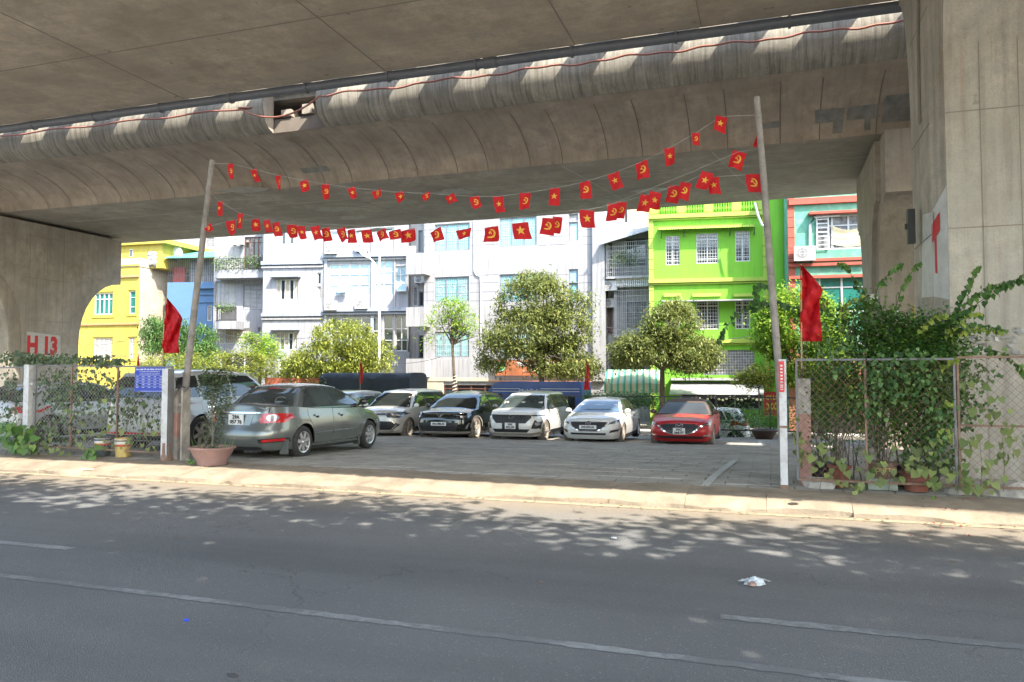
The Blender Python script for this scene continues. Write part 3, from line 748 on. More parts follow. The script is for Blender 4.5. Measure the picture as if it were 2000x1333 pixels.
# --- balcony house
M_plantb = mat('balcony_leaves', (.12, .2, .05), .6, var=.4, sc=9, island=.4)
wb_ = Bldg('balcony_house', 'white house with planted balconies beside the blue house', 417, 516, 42.5, 12, 13.2, 10, M_wh2,
           wins=[(477, 463, 512, 530, (M_btrim, [M_gdark, M_curtg], 4, (.85,), None)), (475, 556, 513, 605, (M_gtrim, M_curtg, 3, (.8,), 'louvre')),
                 (419, 550, 461, 627, (M_wh2, M_grey, 1, (), None)), (421, 642, 489, 672, (M_wtrim, M_curt, 4, (), 'bars')), (504, 640, 510, 649, (M_gtrim, M_gdark, 1, (), None)),
                 (440, 455, 470, 530, (M_wh2, M_grey, 1, (), None)), (430, 690, 500, 730, (M_wtrim, M_gdark, 3, (), None))])
for (pa, pb, py, rail, ttl) in ((415, 516, 541, 505, 'upper'), (417, 461, 640, 601, 'lower')):
    u0, z0 = wb_.uv(pa, py, 1.1); u1, _ = wb_.uv(pb, py, 1.1); zr = wb_.uv((pa + pb) / 2, rail, 1.1)[1]
    arc = [(u0 + .5 * (1 - math.cos(a)), -.6 - .5 * math.sin(a)) for a in np.linspace(0, PI / 2, 7)]
    poly = [(u0, 0)] + arc + [(u1, -1.1), (u1, 0)]
    MB().prism(poly, z0 - .1, z0 + .42, 'z').build('balcony_slab', M_wh2, wb_.root)
    g = MB(); path = [(u0, -.1), (u0, -.6)] + arc[1:] + [(u0 + .5 + (u1 - u0 - .5) * t, -1.08) for t in np.linspace(.03, 1, 26)]
    for (x, y) in path: g.box(x - .012, y - .012, z0 + .4, x + .012, y + .012, zr)
    for z in (z0 + .5, zr): g.tube([(x, y, z) for x, y in path], .022, 4)
    g.build('balcony_railing', M_irond, wb_.root)
rr_ = random.Random(4)
def leafcloud(n, cfn, L_, Wd, r, hang=.5):
    """n four-cornered leaves; cfn returns a centre; hang 0..1 how much the tips droop"""
    V = np.zeros((n * 4, 3)); 
    for i in range(n):
        c = cfn(); a = r.uniform(0, 2 * PI); el = -hang * r.uniform(.2, 1.3) + r.uniform(-.3, .5)
        d = np.array((math.cos(a) * math.cos(el), math.sin(a) * math.cos(el), math.sin(el)))
        s_ = np.array((-math.sin(a), math.cos(a), r.uniform(-.6, .6))); s_ /= np.linalg.norm(s_)
        l = L_ * r.uniform(.65, 1.25); w_ = Wd * r.uniform(.7, 1.2); nn = np.cross(d, s_) * w_ * .25
        V[i * 4] = c; V[i * 4 + 1] = c + d * l * .45 + s_ * w_ * .5 + nn; V[i * 4 + 2] = c + d * l; V[i * 4 + 3] = c + d * l * .45 - s_ * w_ * .5 + nn
    return V, np.arange(n * 4).reshape(n, 4)
M_lbal = mat('balcony_foliage', (.16, .26, .06), .6, var=.3, island=.45, trans=.3)
for (pa, pb, pt, pbm, n, lb) in ((417, 512, 497, 532, 900, 'green plants spilling over the upper balcony railing'), (420, 458, 590, 612, 220, 'few plants in pots on the lower white balcony')):
    def cf():
        p = wb_.world(rr_.uniform(pa, pb), rr_.triangular(pt, pbm, (pt + pbm) / 2), .95 + rr_.uniform(0, .25)); return np.array(p)
    V, Fc = leafcloud(n, cf, .2, .07, rr_, .3)
    tag(npmesh('balcony_plants', V, Fc, M_lbal, kind='stuff'), lb, 'plants')
# --- pale blue building, plain bay and glazed bay
W2 = (M_wtrim, [M_curt, M_gdark], 5, (), None)
pb_ = Bldg('pale_blue_building', 'long pale blue building with a plain bay and a tall glazed bay', 513, 797, 41.5, 12, 13.4, 10, M_wh2,
           wins=[(539, 546, 582, 586, W2), (538, 650, 580, 684, W2), (541, 452, 582, 478, W2), (619, 533, 627, 556, (M_wtrim, M_gdark, 1, (), None)), (619, 560, 627, 584, (M_wtrim, M_curt, 1, (), None)),
                 (643, 515, 722, 577, (M_wtrim, M_gblue, 4, (.33, .66), None)), (731, 508, 768, 577, (M_wtrim, M_gblue, 2, (.33, .66), None)),
                 (645, 452, 722, 470, (M_wtrim, M_gblue, 4, (), None)), (731, 445, 768, 465, (M_wtrim, M_gblue, 2, (), None)),
                 (646, 620, 745, 700, (M_wtrim, M_gdark, 5, (.33, .66), None)), (748, 616, 768, 686, (M_wtrim, M_gdark, 1, (.3, .62), None)), (772, 616, 796, 686, (M_wtrim, M_gdark, 2, (.3, .62), None)),
                 (772, 520, 792, 570, (M_wtrim, M_gblue, 2, (.33, .66), None)), (545, 705, 760, 745, (M_wtrim, M_gdark, 8, (.6,), None))])
for (a, b, py, h, pr) in ((512, 632, 514, .22, .2), (512, 632, 522, .12, .12), (632, 798, 500, .22, .3), (632, 798, 507, .12, .16), (512, 632, 615, .22, .2), (512, 632, 623, .12, .12), (632, 798, 606, .22, .34), (632, 798, 613, .12, .2)):
    pb_.ledge(a, b, py, h, pr, M_ww if pr < .2 else M_wb)
pb_.ledge(531, 588, 542, .05, .45, M_wb, 'window_hood'); pb_.ledge(530, 586, 645, .05, .45, M_wb, 'window_hood')
pb_.lbox(632, 440, 638, 742, -.12, .02, 'pilaster', M_wb); pb_.lbox(724, 440, 730, 742, -.08, .02, 'pilaster', M_wb); pb_.lbox(769, 440, 772, 742, -.08, .02, 'pilaster', M_ww)
# tilted open sashes of the glazed bay
for (px, py) in ((670, 567), (786, 565)):
    a = empty('open_sash', pb_.world(px, py - 8, .14) - pb_.root.location, 0, parent=pb_.root)
    a.location = (pb_.uv(px, py, .1)[0], -.1, pb_.uv(px, py - 9)[1]); a.rotation_euler = (R(-30), 0, 0)
    MB().box(-.3, -.02, -.55, .3, .02, -.49).box(-.3, -.02, -.06, .3, .02, 0).box(-.3, -.02, -.49, -.24, .02, -.06).box(.24, -.02, -.49, .3, .02, -.06).build('sash_frame', M_wtrim, a); MB().box(-.24, -.008, -.49, .24, .008, -.06).build('pane', M_gblue, a)
# dark ground floor front with gym lettering
pb_.lbox(742, 688, 800, 745, -.35, -.2, 'shop_front', M_gtrim)
p_ = pb_.world(766, 711, .37); text('GYM', .36, M_wtrim, pb_.root, (pb_.uv(766, 711, .37)[0], -.36, pb_.uv(766, 711, .37)[1]), FRONTROT, 'gym_lettering', bold=.01)
# --- white building with grey windows
WG = (M_gtrim, M_gteal, 3, (), 'deco'); WG2 = (M_gtrim, M_gteal, 4, (), 'bars')
wt = Bldg('white_building', 'tall white building with grey framed windows behind the largest tree', 828, 1181, 42.5, 1, 13.6, 10, M_ww,
          wins=[(849, 437, 917, 490, WG), (849, 541, 916, 590, WG), (849, 648, 916, 698, WG2), (975, 424, 1048, 481, WG), (975, 535, 1048, 590, WG), (975, 650, 1048, 700, WG2),
                (1111, 434, 1129, 470, (M_gtrim, M_gblue, 1, (), None)), (1111, 418, 1129, 432, (M_gtrim, M_ww, 1, (), None)), (1111, 526, 1129, 552, (M_gtrim, M_gblue, 1, (), None)), (1111, 553, 1129, 590, (M_gtrim, M_gteal, 1, (), None)),
                (1111, 648, 1129, 690, (M_gtrim, M_gdark, 1, (), None)), (865, 752, 975, 790, (M_btrim, M_gdark, 4, (.8,), None)), (990, 745, 1100, 800, (M_btrim, M_dark, 3, (), None))])
for (y0, y1) in ((495, 536), (600, 638), (701, 737)): wt.lbox(793, y0, 829, y1, -.9, .1, 'balcony_wall', M_ww)
wt.lbox(828, 702, 966, 738, -.08, .02, 'shop_fascia', M_ww); wt.lbox(820, 738, 974, 745, -.1, .02, 'shop_lintel', mat('tan_stone', (.4, .36, .28), .8, var=.15)); wt.lbox(822, 745, 866, 800, -.06, .02, 'shop_pier', MATS['tan_stone'])
gv = MB()
for py in (450, 463, 479, 538, 553, 571, 588, 652, 668):
    for (a, b) in ((829, 848), (918, 974), (1049, 1110), (1130, 1157)):
        u0 = wt.uv(a, py)[0]; u1 = wt.uv(b, py)[0]; z = wt.uv((a + b) / 2, py)[1]; gv.box(u0, -.006, z, u1, .01, z + .03)
gv.build('wall_groove', mat('groove_grey', (.16, .16, .18), .9), wt.root, kind='stuff')
wt.lbox(1157, 400, 1181, 745, -.25, .02, 'corner_pier', M_ww)
dp = MB(); pts_ = [(926, 430), (926, 530), (930, 538), (938, 540), (939, 600), (939, 690)]
dp.tube([(wt.uv(x, y, .06)[0], -.06, wt.uv(x, y, .06)[1]) for x, y in pts_], .035, 6); dp.build('drain_pipe', mat('pipe_pale', (.5, .5, .52), .5), wt.root, smooth=50)
# recessed strip between the two buildings
rs = Bldg('recessed_stair_block', 'narrow white recess with air conditioners between the pale blue and white buildings', 792, 832, 44, 1, 13.5, 6, M_grey, wins=[(817, 450, 826, 493, (M_gtrim, M_gdark, 1, (), None)), (818, 570, 827, 598, (M_gtrim, M_gdark, 1, (), None)), (818, 655, 827, 700, (M_gtrim, M_gdark, 1, (), None)), (806, 560, 816, 598, (M_wtrim, M_curtg, 1, (), None))])
# brand-like shop sign with round green badge
sg = empty('shop_sign', wt.world(1060, 718, .5), wt.ang, 'brown shop sign with a round green badge and white lettering behind the tree', 'sign')
def sgl(px, py, off=.5): u, v = wt.uv(px, py, off); u0, v0 = wt.uv(1060, 718, .5); return (u - u0, -(off - .5), v - v0)
a = sgl(967, 704); b = sgl(1155, 734)
MB().box(a[0], 0, b[2], b[0], .12, a[2]).build('sign_board', mat('sign_brown', (.28, .10, .04), .6, var=.4, sc=2), sg)
c = sgl(978, 716, .52); MB().lathe([(0, -.03), (.30, -.03), (.30, 0)], (c[0], -.02, c[2]), 28, 'y').build('badge', mat('badge_green', (.02, .30, .10), .5), sg)
MB().lathe([(.25, -.035), (.275, -.035)], (c[0], -.022, c[2]), 28, 'y').build('badge_ring', M_white, sg)
tree_b = MB()
for k in range(7): a2 = k * .9; tree_b.box(c[0] + .12 * math.cos(a2) - .05, -.065, c[2] + .1 * math.sin(a2) - .03, c[0] + .12 * math.cos(a2) + .05, -.06, c[2] + .1 * math.sin(a2) + .05)
tree_b.build('badge_mark', mat('badge_yellow', (.5, .6, .08), .5), sg, kind='stuff')
c = sgl(1040, 712, .52); text('TIỆM TRÀ CHANH', .30, M_wtrim, sg, (c[0] + .3, -.03, c[2]), FRONTROT, 'sign_lettering', bold=.012)
c = sgl(1030, 725, .52); text('trà chanh & ăn vặt', .15, M_wtrim, sg, (c[0] + .3, -.03, c[2]), FRONTROT, 'sign_lettering')
MB().box(a[0] - .1, -.9, b[2] - .35, b[0], .1, b[2] - .3).build('sign_canopy', mat('canopy_orange', (.5, .2, .1), .6), sg)
# --- narrow grey house with caged balconies
cg = Bldg('caged_balcony_house', 'narrow grey house with caged balconies between the white and the green building', 1183, 1270, 43.6, 1, 9.9, 8, M_grey,
          wins=[(1222, 466, 1262, 520, (M_gtrim, M_gdark, 2, (), None)), (1184, 470, 1196, 540, (M_gtrim, M_dark, 1, (), None)), (1186, 585, 1196, 655, (M_btrim, M_curtg, 2, (), None)), (1225, 590, 1262, 640, (M_btrim, M_curtg, 2, (), 'bars')),
                (1190, 690, 1260, 735, (M_gtrim, M_dark, 3, (), None))])
for (y0, y1, off) in ((470, 541, 1.2), (566, 655, .9)):
    g = MB(); u0, z0 = cg.uv(1200 if off < 1 else 1184, y1, off); u1, z1 = cg.uv(1268, y0, off)
    n = int((u1 - u0) / .11)
    for k in range(n + 1): x = u0 + (u1 - u0) * k / n; g.box(x - .009, -off, z0, x + .009, -off + .018, z1)
    for k in range(9): z = z0 + (z1 - z0) * k / 8; g.box(u0, -off - .005, z - .009, u1, -off + .02, z + .009)
    for k in range(8): y = -off + off * k / 8; g.box(u0 - .01, y, z0, u0 + .01, y + .018, z1)
    g.build('balcony_cage', M_iron, cg.root, kind='stuff')
    MB().box(u0, -off, z0 - .12, u1, 0, z0).build('balcony_floor', M_grey, cg.root)
u0, z0 = cg.uv(1182, 470, 1.6); u1, z1 = cg.uv(1270, 447, 1.6)
MB().add([(u0 - .3, -1.7, z0 - .25), (u1, -1.7, z0 + .42), (u1, 0, z0 + .95), (u0 - .3, 0, z0 + .5), (u0 - .3, -1.7, z0 - .2), (u1, -1.7, z0 + .47), (u1, 0, z0 + 1.0), (u0 - .3, 0, z0 + .55)], [(0, 1, 2, 3), (7, 6, 5, 4), (0, 4, 5, 1), (0, 3, 7, 4), (1, 5, 6, 2)]).build('tin_roof', M_tin, cg.root)
bl = MB(); u0, z0 = cg.uv(1203, 562, 1.0); u1, _ = cg.uv(1268, 562, 1.0)
for k in range(17): x = u0 + (u1 - u0) * k / 16; bl.lathe([(.03, 0), (.06, .12), (.035, .22), (.055, .36), (.03, .42)], (x, -1.0, z0), 6)
bl.build('balustrade', M_white, cg.root, kind='stuff'); MB().box(u0, -1.06, z0 + .42, u1, -.94, z0 + .52).build('balustrade_rail', M_white, cg.root)
def cf(): return np.array(cg.world(rr_.triangular(1188, 1255, 1215), rr_.triangular(485, 525, 505) , .9 + rr_.uniform(0, .6)))
V, Fc = leafcloud(420, cf, .18, .06, rr_, .3); tag(npmesh('balcony_plants', V, Fc, M_lbal, kind='stuff'), 'bushy plants behind the cage of the grey balcony', 'plants')
bgb = Bldg('beige_building', 'beige rendered building rising behind the caged balcony house', 1183, 1275, 50, 1, 14.5, 6, M_beige, wins=[(1190, 400, 1226, 437, (M_wtrim, M_gdark, 2, (), None))])
bg2 = Bldg('white_apartment_block', 'white apartment block far behind the blue house', 350, 430, 62, 4, 16, 8, M_ww, wins=[(404, 464, 418, 482, (M_gtrim, M_curtg, 1, (), 'bars'))])
bg3 = Bldg('grey_apartment_block', 'grey apartment block with a white window behind the yellow house', 315, 352, 64, 4, 16, 8, M_grey, wins=[(326, 460, 338, 480, (M_wtrim, M_curt, 2, (), None))])
# --- lime green building
L2 = (M_wtrim, M_gdark, 2, (.16, .8), 'cross'); L1 = (M_wtrim, M_gdark, 2, (.16, .8), 'cross')
gr = Bldg('lime_green_building', 'lime green four storey building with white lattice windows and olive quoins', 1268, 1502, 41, 8, 11.3, 14, M_green,
          wins=[(1300, 461, 1328, 518, L1), (1360, 456, 1403, 515, L2), (1436, 451, 1465, 511, L1), (1300, 588, 1328, 640, L1), (1360, 586, 1404, 644, L2), (1436, 584, 1465, 643, L1),
                (1374, 684, 1474, 733, (M_gtrim, M_curtg, 4, (), 'cross')), (1330, 752, 1490, 800, (M_gtrim, M_dark, 3, (), None))])
for py, h in ((421, .22), (548, .2), (667, .2)):
    gr.ledge(1267, 1503, py, h, .22, M_greend); gr.ledge(1267, 1503, py + 6, .07, .12, M_greend)
gr.ledge(1310, 1500, 741, .12, .6, M_ww, 'white_ledge')
for x0, x1 in ((1268, 1277), (1491, 1502)):
    for k in range(22):
        u0 = gr.uv(x0, 600)[0]; u1 = gr.uv(x1, 600)[0]; z = .4 + k * .56
        if z < gr.top - .6: MB().box(max(u0, -.02), -.07, z, u1, .0, z + .53).build('quoin', M_greend, gr.root)
for (a, b, y) in ((1286, 1476, 445),):
    u0, z = gr.uv(a, y + 5, .55); u1, _ = gr.uv(b, y, .55); k_ = MB(); n = int((u1 - u0) / .12)
    for i in range(n):
        x = u0 + (u1 - u0) * i / n; dx = (u1 - u0) / n
        k_.add([(x, -.6, z), (x + dx * .5, -.6, z + .03), (x + dx, -.6, z), (x + dx, 0, z + .22), (x + dx * .5, 0, z + .25), (x, 0, z + .22)], [(0, 1, 4, 5), (1, 2, 3, 4)])
    k_.build('tin_awning', M_greend, gr.root)
    for px in (1292, 1336, 1425, 1472): uu = gr.uv(px, y)[0]; MB().box(uu - .02, -.5, z - .32, uu + .02, 0, z - .28).add([(uu - .02, -.5, z), (uu + .02, -.5, z), (uu + .02, -.02, z - .3), (uu - .02, -.02, z - .3)], [(0, 1, 2, 3)]).build('awning_bracket', M_irond, gr.root)
u0, z = gr.uv(1292, 590, .55); u1, _ = gr.uv(1478, 583, .55)
MB().box(u0, -.65, z, u1, .0, z + .06).build('awning_slab', M_tin, gr.root)
for a, b in ((1296, 1330), (1352, 1408), (1432, 1470)): gr.ledge(a, b, 577, .16, .14, M_greend, 'window_crown')
bl = MB(); zt_ = gr.uv(1400, 414)[1]; W_ = gr.W
for k in range(44):
    x = .3 + (W_ - .6) * k / 43
    if k % 11 in (0,): continue
    bl.lathe([(.035, 0), (.07, .14), (.04, .3), (.06, .5), (.035, .58)], (x, -.05, zt_), 6)
bl.build('balustrade', M_green, gr.root, kind='stuff')
MB().box(0, -.12, zt_ + .58, W_, .05, zt_ + .72).build('balustrade_rail', M_green, gr.root)
for k in (0, 11, 22, 33, 43): x = .3 + (W_ - .6) * k / 43; MB().box(x - .22, -.11, zt_, x + .22, .04, zt_ + .58).build('balustrade_pier', M_greend, gr.root)
# side tower of the green building
gs = Bldg('green_side_tower', 'rounded lime green side tower between the green and the mint building', 1502, 1540, 41.6, 8, 11.6, 8, M_green)
u1 = gs.W; gs.root.children
MB().prism([(.55 * u1 + .5 * u1 * math.cos(a), -.02 - .5 * math.sin(a)) for a in np.linspace(0, PI, 12)], 0, gs.top, 'z').build('rounded_bay', M_green, gs.root, smooth=50)
pp = MB().tube([atY(1474, 396, 40.2), atY(1480, 420, 40.2), atY(1488, 440, 40.2), atY(1500, 444, 40.3)], .06, 6).build('drain_hose', M_wtrim, smooth=50); tag(pp, 'white hose curling down the front of the green building', 'hose')
# tin awning of the green building's shop
def awning(name, b_, x0, x1, yt, yb, off, m, label, stripes=None, val=0):
    r0 = empty(name, b_.world((x0 + x1) / 2, yt, 0), b_.ang, label, 'awning')
    cu, cv = b_.uv((x0 + x1) / 2, yt, 0)
    u0 = b_.uv(x0, yt)[0] - cu; u1 = b_.uv(x1, yt)[0] - cu; zt = 0; zb = b_.uv((x0 + x1) / 2, yb, off)[1] - cv
    U0 = b_.uv(x0 - 5, yb, off)[0] - cu; U1 = b_.uv(x1 + 3, yb, off)[0] - cu
    n = stripes or 1
    for i in range(n):
        a, b = i / n, (i + 1) / n; L = lambda p, q, t: p + (q - p) * t
        k = MB().add([(L(u0, u1, a), -.02, zt), (L(u0, u1, b), -.02, zt), (L(U0, U1, b), -off, zb), (L(U0, U1, a), -off, zb), (L(u0, u1, a), -.02, zt - .04), (L(u0, u1, b), -.02, zt - .04), (L(U0, U1, b), -off, zb - .04), (L(U0, U1, a), -off, zb - .04)], [(0, 3, 2, 1), (4, 5, 6, 7), (3, 7, 6, 2), (0, 1, 5, 4)])
        if val: k.add([(L(U0, U1, a), -off, zb - .04), (L(U0, U1, b), -off, zb - .04), (L(U0, U1, b), -off - .01, zb - val), (L(U0, U1, (a + b) / 2), -off - .01, zb - val - .06), (L(U0, U1, a), -off - .01, zb - val)], [(0, 1, 2, 3, 4)])
        k.build('awning_stripe' if stripes else 'awning_sheet', m[i % len(m)] if isinstance(m, list) else m, r0)
    return r0
M_aws = [mat('awning_green', (.04, .26, .17), .7), mat('awning_cream', (.42, .36, .24), .7), mat('awning_pale', (.26, .42, .32), .7)]
awning('tin_canopy', gr, 1312, 1490, 747, 770, 2.2, M_tin, 'patchy grey tin canopy over the ground floor of the green building')
awning('striped_awning', gr, 1185, 1290, 722, 750, 1.9, M_aws, 'green and cream striped awning left of the green building', 27, .45)
bulbs = MB()
for i in range(26):
    p = atY(1330 + i * 7.4, 779 + 3 * math.sin(i * 1.3), 38.2); bulbs.lathe([(0, .07), (.06, .03), (.07, -.02), (0, -.07)], p, 8)
tag(bulbs.build('lantern_garland', mat('bulb_yellow', (.6, .6, .35), .4), kind='stuff'), 'string of pale yellow paper lanterns under the tin canopy', 'garland')
# --- mint building with brick red trim
MW = (M_wtrim, M_gdark, 2, (.66,), None)
mt = Bldg('mint_green_building', 'mint green house with brick red trim on the right', 1540, 1700, 39.5, 4, 12.5, 10, M_mint,
          wins=[(1594, 420, 1690, 487, (M_wtrim, M_curtg, 3, (.7,), None)), (1600, 540, 1690, 610, (M_wtrim, M_ggreen, 2, (.7,), None)), (1600, 650, 1690, 720, (M_wtrim, M_ggreen, 2, (.7,), None))])
for py in (392, 517, 508, 541): mt.ledge(1540, 1700, py, .14 if py != 392 else .3, .18, M_brick)
mt.ledge(1578, 1700, 417, .12, .45, M_brick, 'window_hood')
for k in range(26):
    u0 = mt.uv(1541, 600)[0]; u1 = mt.uv(1554, 600)[0]; z = .3 + k * .5
    if z < mt.top - .6: MB().box(u0, -.06, z, u1, 0, z + .47).build('quoin', M_brick, mt.root)
# white grille shutter and draped curtain in its window
g = MB(); u0, z1 = mt.uv(1594, 422, .1); u1, z0 = mt.uv(1620, 487, .1)
for k in range(9): z = z0 + (z1 - z0) * k / 8; g.box(u0, -.1, z, u1, -.07, z + .05)
g.box(u0, -.11, z0, u0 + .06, -.06, z1 + .05); g.box(u1 - .06, -.11, z0, u1, -.06, z1 + .05)
g.build('open_shutter', M_wtrim, mt.root)
cu_ = MB(); n = 14
for j in range(n + 1):
    for i in range(n + 1):
        s_ = i / n; t = j / n; u, v = mt.uv(1626 + 62 * s_, 441 + 42 * t * (1 - .25 * abs(s_ - .5)) + 8 * math.sin(PI * s_) * (1 - t), .0)
        cu_.v.append((u, .09 - .03 * math.sin(t * 14 + s_ * 4) - .03, v))
for j in range(n):
    for i in range(n): a = j * (n + 1) + i; cu_.f.append((a, a + 1, a + n + 2, a + n + 1))
cu_.build('draped_curtain', mat('curtain_cream', (.62, .55, .34), .8, var=.1), mt.root, smooth=80)
for (pts_) in ([(1582, 482), (1582, 440), (1590, 425), (1640, 421)],):
    MB().tube([(mt.uv(x, y, .1)[0], -.1, mt.uv(x, y, .1)[1]) for x, y in pts_], .06, 6).build('drain_pipe', M_wtrim, mt.root, smooth=50)

# neighbouring houses beyond the left pier
for (xl, xr_, m_, tp_, lb) in ((-170, 96, M_beige, 10.5, 'beige house hidden behind the left pier beside the yellow house'), (-560, -176, M_wb, 12.0, 'pale blue house further left beyond the pier'), (-1150, -570, M_ww, 11.0, 'white house at the far left beyond the pier')):
    ww = (xr_ - xl)
    Bldg('row_house', lb, xl, xr_, 43.5, 1, tp_, 12, m_, wins=[(xl + ww * a, y0, xl + ww * (a + .22), y1, (M_wtrim, M_gdark, 3, (.7,), None)) for a in (.14, .6) for y0, y1 in ((500, 550), (590, 640), (680, 725))])
# --- air conditioners, each its own thing
def ac(b_, px, py, w_, off, label, fan=True, side=0):
    p = b_.world(px, py, off); r0 = empty('air_conditioner', p, b_.ang + side, label, 'air conditioner', 'air conditioner outdoor units')
    h = w_ * .72
    MB().box(-w_ / 2, 0, -h / 2, w_ / 2, w_ * .36, h / 2).build('casing', M_wtrim, r0)
    MB().lathe([(0, -.012), (h * .38, -.012), (h * .42, 0)], (-w_ * .12, 0, 0), 18, 'y').build('fan_grille', M_curtg, r0)
    k = MB().lathe([(h * .36, -.02), (h * .39, -.02)], (-w_ * .12, 0, 0), 18, 'y').lathe([(h * .2, -.02), (h * .23, -.02)], (-w_ * .12, 0, 0), 18, 'y').box(-w_ * .12 - h * .38, -.022, -.012, -w_ * .12 + h * .38, -.016, .012).build('grille_ring', M_iron, r0)
    for q in (-.4, .35): MB().box(w_ * q, 0, -h / 2 - .05, w_ * (q + .05), off, -h / 2).build('bracket', M_irond, r0)
ac(wb_, 463, 470, .75, .5, 'air conditioner high on the balcony house beside the brown door')
ac(pb_, 645, 487, .8, .5, 'air conditioner above the blue glazing, left of the street lamp head')
ac(pb_, 705, 482, .8, .5, 'air conditioner directly behind the street lamp head')
ac(pb_, 645, 597, .8, .5, 'air conditioner below the left end of the blue glazing')
ac(pb_, 705, 594, .8, .5, 'air conditioner below the blue glazing, just left of the lamp pole')
ac(pb_, 802, 488, .6, .9, 'air conditioner on the balcony ledge at the white building edge')
ac(rs, 819, 545, .7, .5, 'air conditioner in the recess under the upper white balcony')
ac(cg, 1191, 558, .78, 1.0, 'air conditioner left of the white balustrade on the grey house')
ac(cg, 1190, 592, .7, .4, 'half hidden air conditioner low on the grey house wall')
ac(mt, 1572, 495, .95, .55, 'white air conditioner on the mint green wall')
# red shop front and hanging sign at the foot of the mint building
MB_ = MB
sg2 = empty('red_hanging_sign', atY(1513, 790, 36), 0, 'red sign with yellow lettering beside the right gate post', 'sign')
MB().box(-.45, 0, -.5, .45, .05, .55).build('sign_board', mat('sign_red', (.42, .03, .02), .6), sg2); text('CHÁO', .26, mat('sign_yellow', (.7, .5, .05), .6), sg2, (0, -.01, .28), FRONTROT, 'sign_lettering', bold=.01); text('XÔI', .38, MATS['sign_yellow'], sg2, (0, -.01, -.12), FRONTROT, 'sign_lettering', bold=.015)
MB().box(-.4, .0, .55, -.36, .05, 1.6).box(.36, 0, .55, .4, .05, 1.6).build('sign_hanger', M_irond, sg2)
sf = empty('orange_shop_front', atY(1640, 790, 38.6), 0, 'low orange shop front glimpsed through the hedge at the right', 'shop')
MB().box(-2.2, 0, -2.2, 2.2, .3, 2.4).build('front_wall', mat('shop_orange', (.30, .12, .07), .7, var=.2), sf); MB().box(-1.2, -.03, -1.8, .8, .05, .6).build('opening', M_dark, sf); MB().box(-2.2, -.5, .9, 2.2, 0, 1.0).build('shelf_canopy', M_brick, sf)
sf2 = empty('orange_banner', atY(565, 742, 36.5), 0, 'orange red banners low behind the dome shaped tree', 'banner')
MB().box(-1.6, 0, -.9, 3.2, .05, .1).build('banner_cloth', mat('banner_orange', (.34, .09, .05), .7, var=.2), sf2)
MB().box(-1.6, .05, -1.9, -1.55, .1, .6).box(3.1, .05, -1.9, 3.15, .1, .6).build('banner_pole', M_irond, sf2)
# street lamp
lp = atZ(740, 742, -1.22); lp = atY(740, 742, 37.5); base = Vector((lp.x, 37.5, -1.22))
sl = empty('street_lamp', base, 0, 'tall pale street lamp with a curved arm in front of the blue glazing', 'street lamp')
t1 = atY(741, 502, 37.5) - base; t2 = atY(736, 545, 37.5) - base; hd = atY(706, 492, 37.5) - base
MB().tube([(0, 0, 0), (0, 0, 4), (t1.x * .5, 0, t1.z)], .09, 10, r1=.055).build('pole', mat('lamp_paint', (.68, .68, .66), .5), sl, smooth=50)
a0 = atY(741, 560, 37.5) - base; pts_ = [atY(x, y, 37.5) - base for x, y in ((739, 560), (740, 540), (737, 525), (730, 512), (720, 503), (714, 499))]
MB().tube(pts_, .04, 8).build('arm', MATS['lamp_paint'], sl, smooth=50)
a = atY(702, 489, 37.5) - base; b = atY(719, 503, 37.5) - base; m_ = (a + b) / 2
hb = MB().add([(a.x - .05, -.14, a.z + .05), (a.x - .05, .14, a.z + .05), (m_.x, .2, m_.z + .2), (m_.x, -.2, m_.z + .2), (b.x, -.06, b.z + .05), (b.x, .06, b.z + .05), (a.x, -.14, a.z - .08), (a.x, .14, a.z - .08), (m_.x, .2, m_.z - .1), (m_.x, -.2, m_.z - .1), (b.x, -.06, b.z - .05), (b.x, .06, b.z - .05)],
              [(0, 3, 2, 1), (3, 4, 5, 2), (6, 7, 8, 9), (9, 8, 11, 10), (0, 1, 7, 6), (1, 2, 8, 7), (2, 5, 11, 8), (0, 6, 9, 3), (3, 9, 10, 4), (4, 10, 11, 5)]).build('lamp_head', MATS['lamp_paint'], sl)
# overhead wires
wr = MB()
for (p, q) in (((150, 640, 41), (275, 668, 41)), ((160, 655, 41), (268, 700, 41)), ((150, 670, 41), (272, 655, 41)), ((152, 700, 41), (420, 660, 41)), ((700, 700, 40), (860, 698, 40)), ((1183, 652, 40), (1480, 655, 40)), ((1183, 640, 40), (1480, 622, 40)), ((420, 650, 40), (640, 655, 40))):
    a = atY(*p); b = atY(*q); wr.tube([a.lerp(b, t) - Vector((0, 0, .35 * 4 * t * (1 - t))) for t in np.linspace(0, 1, 9)], .014, 4)
tag(wr.build('overhead_wires', M_irond, kind='stuff'), 'tangle of thin black wires strung along the street', 'wires')
# ================================================================== CARS
M_tyre = mat('tyre_rubber', (.028, .028, .028), .85, var=.25, sc=9, dirt=(.1, .085, .07), dirta=.5)
M_tyred = mat('tyre_dusty', (.16, .135, .11), .9, var=.3, sc=9)
M_alloy = mat('alloy_wheel', (.62, .62, .63), .3, metal=.85, var=.1)
M_alloyd = mat('alloy_dusty', (.40, .36, .31), .6, metal=.3, var=.2)
M_wellm = mat('wheel_well', (.012, .012, .012), .95)
M_glass = mat('car_glass', (.018, .022, .022), .04, var=.3, sc=2, spec=.8)
M_glass2 = mat('car_glass_clear', (.05, .065, .065), .05, var=.6, sc=1.4, spec=.8)
M_trim = mat('car_black_trim', (.02, .02, .022), .45)
M_chrome = mat('chrome', (.75, .75, .76), .12, metal=1.0, var=.05)
M_plate = mat('plate_white', (.68, .68, .66), .5, var=.04)
M_platet = mat('plate_black', (.02, .02, .02), .6)
M_lens = mat('lamp_red', (.42, .012, .015), .12, var=.2, spec=.8)
